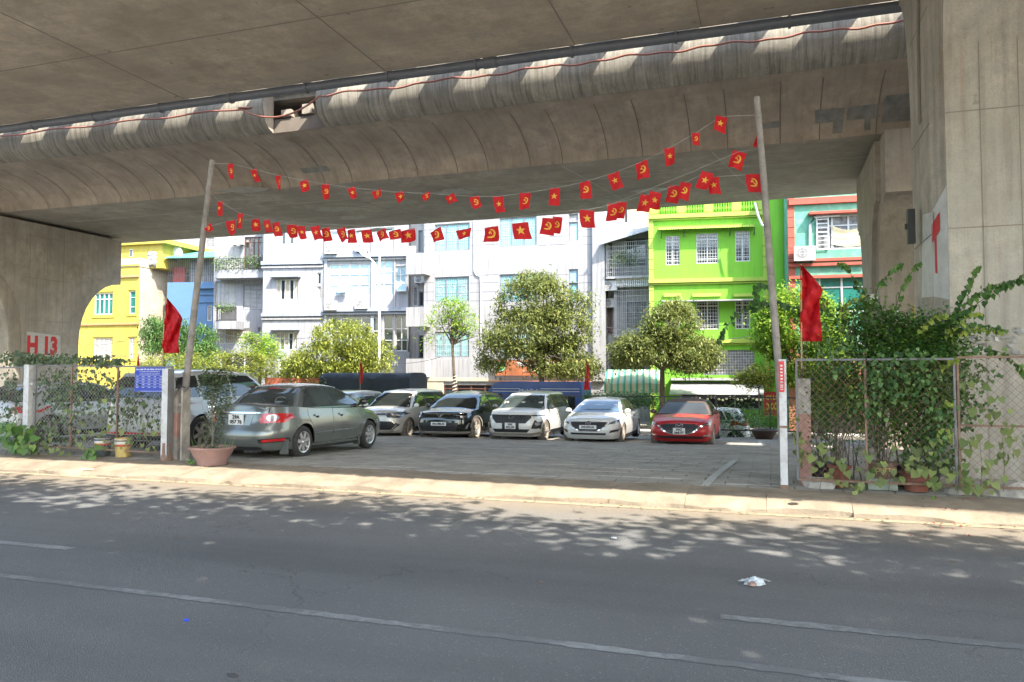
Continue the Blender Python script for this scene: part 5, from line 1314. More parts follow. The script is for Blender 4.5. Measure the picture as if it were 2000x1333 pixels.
# white sedan with winged badge
def wing_badge(c, z, k=1.0):
    c.front('badge', M_chrome, ell(0, z, .085 * k, .065 * k), False, .016, .014, step=.05); c.front('badge_field', M_trim, ell(0, z, .07 * k, .052 * k), False, .021, .01, step=.05)
    c.front('badge_wing', M_chrome, [(0, z - .025 * k), (.03 * k, z - .005 * k), (.068 * k, z + .02 * k), (.04 * k, z + .018 * k), (0, z - .002 * k)], True, .026, .01, step=.05)
sednose = [(.2, .16), (.35, .02), (.5, 0), (.62, .03), (.75, .10), (.85, .3), (.95, .6)]
sedtail = [(.2, .12), (.4, 0), (.8, .03), (1.0, .12)]
def sed_side(c, pm, glass=M_glass2, zt=1.36):
    c.sidewin([('f', [(-.2, 1.0), (.92, .98), (.45, 1.26), (.22, zt - .01), (-.2, zt)]), ('r', [(-1.0, 1.02), (-.3, 1.0), (-.3, zt), (-.9, zt - .04)]), ('q', [(-1.3, 1.03), (-1.06, 1.02), (-.96, zt - .05), (-1.05, zt - .1)])], glass, trim=([(-1.42, .99), (1.04, .965), (.5, 1.27), (.24, zt + .02), (-.2, zt + .025), (-.95, zt), (-1.15, zt - .08)], M_trim))
    for sg in (-1, 1):
        for nm, poly in (('front_door', [(-.25, .30), (.80, .30), (.86, .5), (.95, .9), (-.22, .93)]), ('rear_door', [(-.9, .30), (-.27, .30), (-.24, .93), (-1.15, .94), (-1.13, .78)])):
            c.add(nm, pm, poly, c.bs(sg), .005, .02, .12)
        for x in (-.98, -.05): c.add('door_handle', pm, [(x, .80), (x + .2, .80), (x + .2, .835), (x, .835)], c.bs(sg), .035, .02, .1)
c4 = Car('sedan', 'white sedan with a winged round badge, plate 30E 842 62, left of the red sedan', place(XR['m3'] + .12, 4.58), -PI / 2, dict(
    L=4.58, W=1.8, H=1.45, r=.325, fo=.92, wb=2.7, paint=PWH, tyres=TY, rims=[M_alloyd, M_alloy], spokes=8, spw=.03, nose=sednose, tail=sedtail,
    top=[(-2.29, .95), (-1.2, .97), (.9, .94), (1.3, .92), (1.8, .86), (2.15, .77), (2.29, .70)], crown=.08,
    cab=dict(zb=.95, zt=1.37, f=(1.32, .35), r=(-1.75, -1.0), w=(.81, .58), crown=.08)))
c4.windscreen(m=mat('windscreen_sky', (.07, .11, .15), .04, var=.7, sc=1.2, spec=.9)); sed_side(c4, PWH); c4.mirror_(.9, .98, MATS['mirror_white'])
c4.front('grille_rim', M_chrome, [(-.56, .74), (.56, .74), (.46, .56), (.26, .44), (-.26, .44), (-.46, .56)], False, .008)
c4.front('grille', M_trim, [(-.53, .725), (.53, .725), (.43, .565), (.24, .465), (-.24, .465), (-.43, .565)], False, .014)
c4.front('headlight', M_lampd, [(.56, .66), (.80, .70), (.87, .80), (.80, .80), (.60, .71)], True, .014); c4.front('headlight_lens', M_lensw, ell(.72, .715, .04, .03), True, .02)
c4.front('lower_grille', M_trim, [(-.5, .34), (.5, .34), (.52, .40), (-.52, .40)], False, .008)
c4.front('fog_recess', M_trim, [(.60, .40), (.80, .44), (.84, .52), (.64, .48)], True, .008); c4.front('fog_lamp', M_chrome, [(.64, .41), (.78, .44), (.78, .455), (.64, .43)], True, .016)
wing_badge(c4, .69); c4.plate('30E-842.62', .58)
# red dusty sedan
PR = mat('paint_red', (.40, .012, .015), .42, .1, var=.08, sc=1.6, coat=.25, dirt=(.26, .06, .05), dirta=.4, spec=.4)
PRd = mat('roof_dusty', (.12, .085, .07), .85, var=.15, spec=.2)
c5 = Car('sedan', 'dusty deep red sedan at the right end of the back row, plate 30G 568 07', place(XR['red'] + .15, 4.66), -PI / 2, dict(
    L=4.66, W=1.8, H=1.44, r=.325, fo=.93, wb=2.72, paint=PR, roofpaint=PRd, tyres=TY, rims=[M_alloyd, M_alloy], spokes=8, spw=.03, nose=sednose, tail=sedtail,
    top=[(-2.33, .95), (-1.2, .97), (.9, .94), (1.3, .91), (1.8, .85), (2.15, .76), (2.33, .69)], crown=.08,
    cab=dict(zb=.95, zt=1.36, f=(1.3, .35), r=(-1.85, -1.0), w=(.81, .58), crown=.08)))
c5.windscreen(m=mat('windscreen_dusty', (.05, .055, .06), .4, var=.2, sc=1.2, spec=.25)); sed_side(c5, PR, M_glass); c5.mirror_(.9, .98, PRd)
c5.front('grille_rim', M_chrome, [(-.62, .70), (-.70, .72), (-.56, .62), (-.46, .52), (-.24, .42), (.24, .42), (.46, .52), (.56, .62), (.70, .72), (.62, .70), (.52, .66), (.42, .54), (.22, .45), (-.22, .45), (-.42, .54), (-.52, .66)], False, .016)
c5.front('grille', M_trim, [(-.58, .66), (-.4, .73), (.4, .73), (.58, .66), (.43, .53), (.23, .44), (-.23, .44), (-.43, .53)], False, .01)
c5.front('headlight', M_lampd, [(.60, .67), (.80, .68), (.88, .76), (.80, .78), (.62, .72)], True, .014); c5.front('headlight_lens', M_lensw, ell(.75, .715, .035, .025), True, .02)
c5.front('lower_grille', M_trim, [(-.62, .30), (.62, .30), (.70, .37), (-.70, .37)], False, .006); c5.front('turn_lamp', M_lensw, [(.62, .37), (.82, .36), (.80, .40), (.66, .41)], True, .014)
wing_badge(c5, .68, 1.2); c5.plate('30G/568.07', .52, two=True)
# dark suv at the left end of the back row, and one behind it
PD = paint('paint_dark_grey', (.045, .05, .05), .4, .3, dirt=(.2, .19, .17), dirta=.3)
c6 = Car('crossover', 'dark grey SUV half hidden behind the green grey sedan', place(-14.3, 4.5), -PI / 2, dict(
    L=4.5, W=1.84, H=1.65, r=.34, fo=.9, wb=2.7, paint=PD, tyres=[M_tyre, M_tyre], rims=[M_alloyd, M_alloyd], nose=suvnose, tail=suvtail,
    top=[(-2.25, 1.0), (-1, 1.02), (.9, 1.02), (1.4, .98), (1.9, .92), (2.25, .82)], crown=.07,
    cab=dict(zb=1.0, zt=1.48, f=(1.3, .45), r=(-2.15, -1.7), w=(.84, .62), crown=.09)))
c6.windscreen(); suv_side(c6, PD, M_glass2, zt=1.45); c6.mirror_(.95, 1.03, MATS['mirror_black'])
c6.front('grille', M_trim, [(-.5, .5), (.5, .5), (.6, .85), (-.6, .85)], False, .01); c6.front('headlight', M_lampd, [(.6, .74), (.84, .76), (.86, .86), (.6, .84)], True, .014); c6.plate('30F-227.41', .45)
c7 = Car('sedan', 'silver car seen only as a roof over the grey sedan', place(-16.8, 4.5), -PI / 2, dict(
    L=4.5, W=1.8, H=1.5, r=.32, fo=.9, wb=2.65, paint=PW, tyres=[M_tyre, M_tyre], rims=[M_alloyd, M_alloyd], nose=sednose, tail=sedtail,
    top=[(-2.25, .95), (.9, .95), (1.4, .92), (1.9, .85), (2.25, .7)], cab=dict(zb=.95, zt=1.42, f=(1.3, .4), r=(-1.75, -1.0), w=(.81, .6), crown=.08)))
c7.windscreen(); sed_side(c7, PW); c7.front('grille', M_trim, [(-.5, .5), (.5, .5), (.6, .72), (-.6, .72)], False, .01); c7.front('headlight', M_lampd, [(.6, .66), (.84, .7), (.82, .78), (.6, .74)], True, .014)
# white suv close to the fence at the left (tail towards us)
PS = paint('paint_pearl', (.40, .40, .39), .1, .3)
c8 = Car('large_suv', 'large white SUV behind the planted fence, left of the grey green sedan', (-12.55, 15.0, lotz(15)), PI / 2, dict(
    L=4.75, W=1.9, H=1.85, r=.38, fo=.9, wb=2.8, paint=PS, tyres=[M_tyre, M_tyre], rims=[M_alloyd, M_alloyd], spokes=6, spw=.05, nose=[(.25, .1), (.5, 0), (.9, .08), (1.1, .4)], tail=[(.25, .1), (.4, 0), (.6, .02), (1.0, .06), (1.2, .1)], n=6,
    top=[(-2.37, 1.12), (0, 1.13), (1.1, 1.1), (1.6, 1.08), (2.37, .95)], crown=.06, zb=.28,
    cab=dict(zb=1.1, zt=1.68, f=(1.35, .6), r=(-2.28, -1.95), w=(.87, .70), crown=.09, n=10)))
c8.windscreen(); c8.windscreen(False, None, .09, .06, .08, 'rear_window')
c8.sidewin([('f', [(-.25, 1.16), (1.02, 1.16), (.58, 1.52), (.42, 1.62), (-.25, 1.64)]), ('r', [(-1.25, 1.16), (-.33, 1.16), (-.33, 1.64), (-1.25, 1.64)]), ('q', [(-2.05, 1.2), (-1.33, 1.16), (-1.33, 1.63), (-1.9, 1.58)])])
for sg in (-1, 1):
    c8.add('front_door', PS, [(-.28, .4), (.85, .4), (.95, 1.08), (-.28, 1.1)], c8.bs(sg), .005, .02, .12); c8.add('rear_door', PS, [(-1.0, .4), (-.3, .4), (-.3, 1.1), (-1.28, 1.1), (-1.28, .85)], c8.bs(sg), .005, .02, .12)
    for x in (-1.15, -.1): c8.add('door_handle', M_chrome, [(x, .93), (x + .2, .93), (x + .2, .965), (x, .965)], c8.bs(sg), .035, .02, .1)
c8.front('tail_lamp', M_lens, [(.72, .82), (.86, .82), (.86, 1.12), (.70, 1.12)], True, .014, .02, -1)
c8.front('reflector_strip', M_lens, [(-.7, .42), (.7, .42), (.7, .46), (-.7, .46)], False, .014, .02, -1); c8.front('lower_valance', M_trim, [(-.8, .30), (.8, .30), (.85, .40), (-.85, .40)], False, .01, .02, -1)
c8.plate('30A-915.24', .82, -1); c8.mirror_(1.0, 1.18, PS)
c9 = Car('white_hatchback', 'white car at the far left behind the planted fence', (-17.2, 15.3, lotz(15)), PI / 2, dict(
    L=4.3, W=1.78, H=1.5, r=.33, fo=.85, wb=2.6, paint=PS, tyres=[M_tyre, M_tyre], rims=[M_alloyd, M_alloyd], nose=sednose, tail=[(.2, .12), (.4, 0), (.8, .03), (1.0, .08)],
    top=[(-2.15, .98), (.9, .95), (1.4, .92), (1.9, .85), (2.15, .7)], cab=dict(zb=.96, zt=1.42, f=(1.25, .4), r=(-2.0, -1.4), w=(.81, .6), crown=.08)))
c9.windscreen(); c9.windscreen(False, None, .08, .05, .05, 'rear_window'); sed_side(c9, PS); c9.front('tail_lamp', M_lens, [(.55, .75), (.84, .76), (.84, .9), (.58, .9)], True, .014, .02, -1)
for c_, k_ in ((c1, .95), (c2, .95), (c3, .95), (c4, .92), (c5, .92), (c6, .95), (c7, .93)):
    c_.root.scale = (1, 1, k_)
    for ch in children(c_.root):
        if ch.name.startswith('wheel'): ch.scale = (1, 1, 1 / k_); ch.location.z /= k_
# white taxi hatchback beyond the lot, turned sideways
PT = paint('paint_taxi', (.60, .62, .62), .0, .35, dirt=(.4, .4, .38), dirta=.4)
tx = Car('taxi', 'small white taxi with a chequered band and round number, behind the red sedan', (0, 0, 0), PI, dict(
    L=3.7, W=1.62, H=1.5, r=.29, fo=.75, wb=2.4, paint=PT, cat='taxi', tyres=[M_tyre, M_tyre], rims=[M_alloy, M_alloy], nose=sednose, tail=[(.2, .1), (.4, 0), (.7, .02), (1.0, .1)],
    top=[(-1.85, 1.0), (.7, .97), (1.2, .93), (1.85, .72)], cab=dict(zb=.96, zt=1.42, f=(1.1, .35), r=(-1.75, -1.45), w=(.74, .56), crown=.07)))
pt_ = atY(1438, 862, 31.8); tx.root.location = (pt_.x - tx.P['wb'] / 2 - .25 + .0, 31.8, -1.22)
tx.root.location.x = pt_.x + (tx.ax[1])
tx.windscreen(); tx.windscreen(False, None, .08, .05, .05, 'rear_window')
tx.sidewin([('f', [(-.2, 1.0), (.75, .98), (.3, 1.3), (.1, 1.36), (-.2, 1.37)]), ('r', [(-.95, 1.02), (-.28, 1.0), (-.28, 1.37), (-.8, 1.36)]), ('q', [(-1.25, 1.06), (-1.0, 1.03), (-.88, 1.33), (-1.1, 1.28)])])
for sg in (-1, 1):
    ck = MB()
    for i in range(22):
        for j in range(2):
            if (i + j) % 2: continue
            x = -1.3 + i * .1; p = [tx.body.side(x + a, .90 + j * .045 + b, sg) for a, b in ((0, 0), (.1, 0), (.1, .045), (0, .045))]
            ck.add([(q.x, q.y + sg * .004, q.z) for q in p], [(0, 1, 2, 3)])
    ck.build('chequered_band', M_trim, tx.root, kind='stuff')
    tx.add('number_disc', mat('disc_blue', (.02, .03, .10), .5), ell(-1.42, 1.12, .12, .085), tx.cs(sg), .012, .01, .05)
q = tx.cab.side(-1.42, 1.12, 1); text('115', .11, M_plate, tx.root, q + Vector((0, .02, 0)), (PI / 2, 0, PI), 'disc_lettering')
tx.front('tail_lamp', M_lens, [(.55, .8), (.78, .8), (.74, 1.0), (.6, 1.0)], True, .014, .02, -1)
for sg in (-1, 1): tx.add('tail_lamp', M_lens, [(-1.78, .85), (-1.62, .9), (-1.66, 1.0), (-1.76, 1.0)], tx.bs(sg), .012, .012, .06)
tx.mirror_(.8, 1.0, M_trim, .9)

# ------------------------------------------------ covered truck and blue van on the back street
tr_ = empty('covered_truck', (atY(640, 745, 34).x, 33.2, -1.22), 0, 'truck under a dark canvas cover behind the row of cars', 'truck')
M_canvas = mat('canvas_dark', (.012, .02, .028), .75, var=.3, sc=3, bump=.4, bsc=6)
x1 = atY(800, 745, 33.2).x - tr_.location.x; zt_ = atY(740, 729, 33.2).z + 1.22
b = MB(); n = 30; sec = [(0, .9), (0, zt_ - .28), (.18, zt_ - .06), (.5, zt_), (1.5, zt_), (1.85, zt_ - .06), (2.0, zt_ - .28), (2.0, .9)]
r_ = random.Random(6)
for i in range(n + 1):
    for y, z in sec: b.v.append((x1 * i / n, y + .015 * math.sin(i * 1.1 + z), z + (.02 * math.sin(i * .9) if z > 1.5 else 0) + r_.uniform(-.012, .012)))
for i in range(n):
    for j in range(7): a = i * 8 + j; b.f.append((a, a + 8, a + 9, a + 1))
b.f.append(tuple(range(8))); b.f.append(tuple(n * 8 + j for j in reversed(range(8))))
b.build('canvas_cover', M_canvas, tr_, smooth=40)
MB().box(-.0, .05, .7, x1, 1.95, .92).build('load_bed', M_irond, tr_); MB().box(-1.9, .05, .5, -.1, 1.95, 2.3).build('cab', mat('truck_cab', (.3, .32, .35), .4), tr_); MB().box(-1.7, .03, 1.4, -.6, .05, 2.1).build('cab_window', M_glass, tr_)
for x in (-1.1, x1 - 1.6, x1 - .7):
    for y in (.02, 1.75): MB().lathe([(0, 0), (.24, 0), (.42, .01), (.45, .04), (.45, .2), (.4, .23), (0, .23)], (x, y, .45), 22, 'y').build('wheel', M_tyre, tr_)
vn = empty('blue_van', (atY(1138, 760, 33.6).x, 33.4, -1.22), 0, 'blue high roof van with faded lettering behind the white crossover', 'van')
M_blue = mat('van_blue', (.012, .05, .22), .4, var=.12, coat=.4); L_ = vn.location.x - atY(938, 760, 33.4).x; zt_ = atY(1040, 746, 33.4).z + 1.22
poly = [(0, .45), (0, zt_ - .08), (-.08, zt_), (-L_ + 1.0, zt_), (-L_ + .7, zt_ - .06), (-L_ + .1, zt_ - .75), (-L_, 1.25), (-L_ - .25, 1.1), (-L_ - .3, .45)]
MB().prism(poly, 0, 1.9, 'y').build('body', M_blue, vn, smooth=30)
for z in (zt_ - .33, zt_ - .45): MB().box(-1.9, -.008, z, -.1, 0, z + .025).build('stripe', M_white, vn); MB().box(-L_ + .6, -.008, z, -2.9, 0, z + .025).build('stripe', M_white, vn)
text('MinhQuân', .24, mat('lettering_grey', (.45, .5, .6), .5), vn, (-2.4, -.006, zt_ - .42), FRONTROT, 'van_lettering')
MB().prism([(-L_ + 1.1, 1.35), (-L_ + .35, 1.35), (-L_ + .85, zt_ - .55), (-L_ + 1.1, zt_ - .55)], -.01, 0, 'y').build('cab_window', M_glass, vn)
for k in range(3): MB().box(-.2 - 1.1 * (k + 1), -.01, 1.25, -.3 - 1.1 * k, 0, zt_ - .6).build('window', M_glass, vn)
for x in (-.8, -L_ + .8):
    for y in (-.02, 1.7): MB().lathe([(0, 0), (.2, 0), (.34, .01), (.36, .04), (.36, .2), (.3, .22), (0, .22)], (x, y, .36), 22, 'y').build('wheel', M_tyre, vn)
# ================================================================== VEGETATION
def leafmat(name, col, island=.35, trans=.35, rough=.5):
    return mat(name, col, rough, var=.2, sc=1.1, island=island, trans=trans, spec=.4)
M_bark = mat('bark', (.11, .085, .06), .9, var=.3, sc=8, bump=.6, bsc=30)
M_barkp = mat('bark_pale', (.24, .2, .16), .9, var=.3, sc=8)
LM = {'olive': leafmat('leaf_olive', (.19, .225, .065), .45, .45), 'yellow': leafmat('leaf_yellow_green', (.24, .28, .05), .4, .45), 'green': leafmat('leaf_green', (.10, .21, .035), .45),
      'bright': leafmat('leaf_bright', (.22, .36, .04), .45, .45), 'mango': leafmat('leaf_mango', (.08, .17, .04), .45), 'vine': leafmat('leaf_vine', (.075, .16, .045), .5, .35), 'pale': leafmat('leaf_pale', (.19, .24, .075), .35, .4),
      'vinel': leafmat('leaf_vine_left', (.10, .145, .07), .5, .3), 'shade': leafmat('leaf_shade', (.14, .20, .07), .3, .3)}
def nprand(seed): return np.random.default_rng(seed)
def leaves(C_, L_, Wd, g, hang=.6, jitter=.0):
    """arrays of four cornered leaves at centres C_"""
    n = len(C_); a = g.uniform(0, 2 * PI, n); el = -hang * g.uniform(.1, 1.4, n) + g.uniform(-.3, .5, n)
    d = np.stack([np.cos(a) * np.cos(el), np.sin(a) * np.cos(el), np.sin(el)], 1)
    s = np.stack([-np.sin(a), np.cos(a), g.uniform(-.7, .7, n)], 1); s /= np.linalg.norm(s, axis=1)[:, None]
    l = (L_ * g.uniform(.6, 1.25, n))[:, None]; w_ = (Wd * g.uniform(.7, 1.25, n))[:, None]; nn = np.cross(d, s) * w_ * .25
    V = np.stack([C_, C_ + d * l * .45 + s * w_ * .5 + nn, C_ + d * l, C_ + d * l * .45 - s * w_ * .5 + nn], 1).reshape(-1, 3)
    return V, np.arange(n * 4).reshape(n, 4)
def hearts(C_, S_, g, face=None, spread=.9):
    """heart shaped six-cornered leaves, tips hanging, turned mostly towards face"""
    n = len(C_); a = g.normal(0, spread, n) + (face if face is not None else g.uniform(0, 2 * PI, n))
    nrm = np.stack([np.sin(a) * -1, -np.cos(a), g.uniform(.0, .9, n)], 1); nrm /= np.linalg.norm(nrm, axis=1)[:, None]
    down = np.tile([0, 0, -1.], (n, 1)) + g.normal(0, .35, (n, 3)); down -= nrm * (down * nrm).sum(1)[:, None]; down /= np.linalg.norm(down, axis=1)[:, None]
    sd_ = np.cross(nrm, down); s = (S_ * g.uniform(.55, 1.25, n))[:, None]
    P = lambda u, v, w_: C_ + down * s * v + sd_ * s * u + nrm * s * w_
    V = np.stack([P(0, .1, 0), P(.38, -.02, .08), P(.45, .4, .1), P(0, 1.05, -.06), P(-.45, .4, .1), P(-.38, -.02, .08)], 1).reshape(-1, 3)
    return V, np.arange(n * 6).reshape(n, 6)
def tree(name, label, base, px_c, crown_px, Y, m, nclump, nleaf, L_=.24, Wd=.075, hang=.7, clump=.42, seed=1, trunk_r=.12, bark=None, limbs=9, shell=.55, trunk_px=None, group='trees along the back street', depth=.8, extra=None, gap=0):
    """crown_px = list of lobes (px, py, rx, ry) measured on the photo and placed at distance Y"""
    g = nprand(seed); bark = bark or M_bark
    q = atY(trunk_px or px_c, 740, Y); root = empty(name, (q.x, Y, base), 0, label, 'tree', group)
    O = Vector(root.location); lobes = []
    for lx, ly, rx, ry in crown_px:
        c = atY(lx, ly, Y) - O; k = (atY(lx + 1, ly, Y) - atY(lx, ly, Y)).length; kz = abs(atY(lx, ly, Y).z - atY(lx, ly + 1, Y).z)
        lobes.append((np.array(c), np.array((rx * k * .97, rx * k * depth, ry * kz))))
    wts = np.array([l[1].prod() ** .6 for l in lobes]); wts /= wts.sum()
    cl = []
    for i in range(nclump):
        c, r = lobes[g.choice(len(lobes), p=wts)]; d = g.normal(size=3); d /= np.linalg.norm(d)
        if d[2] < -.5: d[2] *= .6
        rad = g.uniform(shell, 1.0) ** .7; cl.append(c + d * r * rad)
    cl = np.array(cl)
    n = nclump * nleaf; idx = np.repeat(np.arange(nclump), nleaf); off = g.normal(size=(n, 3)) * clump * np.array((.55, .55, .42)) * g.uniform(.5, 1.2, nclump)[idx][:, None]
    P_ = cl[idx] + off; P_[:, 2] -= np.hypot(off[:, 0], off[:, 1]) * hang * .5
    V, Fc = leaves(P_, L_, Wd, g, hang); cr = npmesh('crown', V, Fc, m, root)
    # trunk and limbs reaching the clumps
    b = MB(); zc = min(l[0][2] - l[1][2] * .55 for l in lobes); zc = max(zc, .8)
    lean = (g.uniform(-.15, .15), g.uniform(-.1, .1))
    top = Vector((lean[0], lean[1], zc)); b.tube([(0, 0, -.05), (lean[0] * .4 + .04, 0, zc * .5), top], trunk_r, 8, trunk_r * .75)
    b.build('trunk', bark, root, smooth=60)
    lm = MB()
    for i in range(limbs):
        e = Vector(cl[g.integers(len(cl))]) * .94; mid = top.lerp(e, .5) + Vector((g.uniform(-.2, .2), g.uniform(-.2, .2), g.uniform(0, .35)))
        lm.tube([top - Vector((0, 0, .1)), top.lerp(mid, .5), mid, e], trunk_r * .5, 6, trunk_r * .1)
        for k in range(3):
            e2 = Vector(cl[g.integers(len(cl))])
            if (e2 - mid).length < 2.2: lm.tube([mid, mid.lerp(e2, .5) + Vector((0, 0, .12)), e2], trunk_r * .2, 4, trunk_r * .05)
    lm.build('limb', bark, root, kind='stuff')
    return root
SB = -1.1
tree('street_tree', 'dark drooping mango like tree between the yellow and the blue house', SB, 345, [(330, 660, 42, 48), (375, 665, 40, 42), (300, 640, 24, 26), (395, 690, 25, 30)], 39.3, LM['mango'], 230, 34, .3, .075, 1.1, .5, 21)
tree('street_tree', 'broad yellow green tree crown above the white SUV roof', SB, 430, [(400, 715, 55, 32), (470, 715, 60, 34), (330, 715, 45, 26), (530, 715, 40, 32), (290, 712, 20, 18)], 37.0, LM['yellow'], 300, 34, .2, .07, .6, .4, 22)
tree('street_tree', 'small fresh green tree top against the balcony house', SB, 505, [(500, 668, 30, 20), (525, 685, 28, 18)], 38.5, LM['bright'], 70, 34, .2, .07, .6, .4, 23)
tree('street_tree', 'dome shaped yellow green tree in front of the gym windows', SB, 665, [(670, 660, 62, 40), (640, 705, 78, 42), (715, 700, 52, 44), (590, 720, 35, 26), (690, 725, 70, 26)], 37.8, LM['yellow'], 460, 38, .24, .08, 1.0, .42, 24)
t4 = tree('street_tree', 'slender sparse tree with a light wrapped trunk beside the gym', -1.2, 885, [(880, 605, 42, 26), (850, 625, 28, 26), (915, 630, 26, 36), (885, 590, 26, 16), (840, 655, 12, 30), (895, 640, 30, 30)], 38.0, LM['bright'], 90, 22, .24, .06, .7, .4, 25, trunk_r=.10, limbs=16, trunk_px=888, shell=.3)
sp = MB(); q_ = [(0.115 * math.cos(a), .115 * math.sin(a), .6 + a * .028) for a in np.linspace(0, 2 * PI * 12, 220)]
sp.tube(q_, .022, 4).build('light_wrap', mat('rope_white', (.7, .66, .55), .6), t4)
t5 = tree('street_tree', 'largest olive green tree crown in front of the white building', -1.2, 1060, [(1045, 590, 75, 62), (1030, 655, 95, 62), (1100, 640, 62, 62), (1045, 552, 42, 24), (965, 690, 38, 48), (1090, 705, 70, 36), (1140, 580, 28, 16), (1120, 715, 50, 30)], 38.0, LM['olive'], 720, 38, .24, .075, .9, .45, 26, trunk_r=.17, limbs=16)
tree('street_tree', 'olive green tree with dark underside in front of the caged balconies', -1.2, 1300, [(1310, 630, 58, 44), (1270, 680, 72, 42), (1355, 690, 58, 40), (1222, 690, 36, 30), (1320, 605, 32, 20), (1350, 705, 50, 25)], 37.6, LM['olive'], 520, 38, .23, .07, .9, .42, 27, trunk_r=.15, limbs=14, trunk_px=1290)
tree('street_tree', 'bright green tree behind the right gate post and red flag', -1.0, 1600, [(1560, 640, 80, 60), (1620, 630, 50, 60), (1515, 660, 45, 60), (1560, 590, 55, 35), (1620, 700, 60, 55), (1500, 620, 26, 34), (1620, 770, 60, 60), (1580, 720, 70, 40)], 35.6, LM['bright'], 640, 36, .2, .08, .8, .4, 28, trunk_r=.14, limbs=12)
tree('roadside_bush', 'light yellow green bush low beside the right gate post', -1.0, 1480, [(1440, 740, 20, 12), (1490, 735, 40, 25), (1470, 745, 30, 20)], 35.0, LM['yellow'], 70, 30, .17, .07, .5, .35, 29, trunk_r=.04, limbs=4)
# hedge growing through the back fence
def hedge(name, label, x0, x1, y0, y1, Y, m, n, L_=.14, seed=40, base=-.9, Yr=.7):
    g = nprand(seed); P_ = []
    for i in range(n):
        p = atY(g.uniform(x0, x1), g.triangular(y0, (y0 + y1) / 2 + 5, y1), Y + g.uniform(-Yr, Yr)); P_.append(p)
    V, Fc = leaves(np.array(P_), L_, L_ * .4, g, .5); return tag(npmesh(name, V, Fc, m, kind='stuff'), label, 'hedge')
hedge('back_hedge', 'dark climbing hedge over the back fence between the parked cars', 1140, 1285, 760, 800, 30.0, LM['green'], 2600)
hedge('back_hedge', 'scattered climbers over the back fence behind the taxi', 1400, 1700, 775, 860, 30.0, LM['green'], 2600, seed=41)
hedge('back_hedge', 'low leafy hedge on the back fence at the far left', 250, 640, 730, 790, 30.2, LM['yellow'], 2600, seed=42)
hedge('back_hedge', 'red flowering shrubs mixed in the hedge at the right', 1600, 1680, 740, 850, 29.5, leafmat('flower_red', (.5, .08, .05), .3), 120, .1, seed=43)
# palm like plant in an urn beside the taxi
pq = atY(1492, 862, 28.5); pot = empty('potted_palm', (pq.x, 28.5, lotz(28.5)), 0, 'dark pot with a feathery palm beside the taxi', 'potted plant')
MB().lathe([(.0, 0), (.28, 0), (.42, .28), (.46, .32), (.43, .34), (.38, .3), (0, .28)], n=20).build('pot', mat('pot_dark', (.08, .05, .035), .6), pot, smooth=40)
pb = MB(); r_ = random.Random(8)
for k in range(16):
    a = r_.uniform(0, 2 * PI); L_ = r_.uniform(.8, 1.35); el = r_.uniform(.7, 1.4); prev = None
    for i in range(9):
        t = i / 8; p = Vector((math.cos(a) * L_ * t * math.cos(el) * 1.2, math.sin(a) * L_ * t * math.cos(el) * 1.2, .3 + L_ * t * math.sin(el) - .35 * t * t))
        if i > 1:
            for sg in (-1, 1): s_ = Vector((-math.sin(a), math.cos(a), -.5)) * sg * .26 * (1 - t * .6); d = (p - prev) ; pb.add([p, p + s_ * .5 + d * .4, p + s_ + d * .8, p + s_ * .5 + d * .05], [(0, 1, 2, 3)])
        prev = p
pb.build('fronds', LM['green'], pot, kind='stuff')

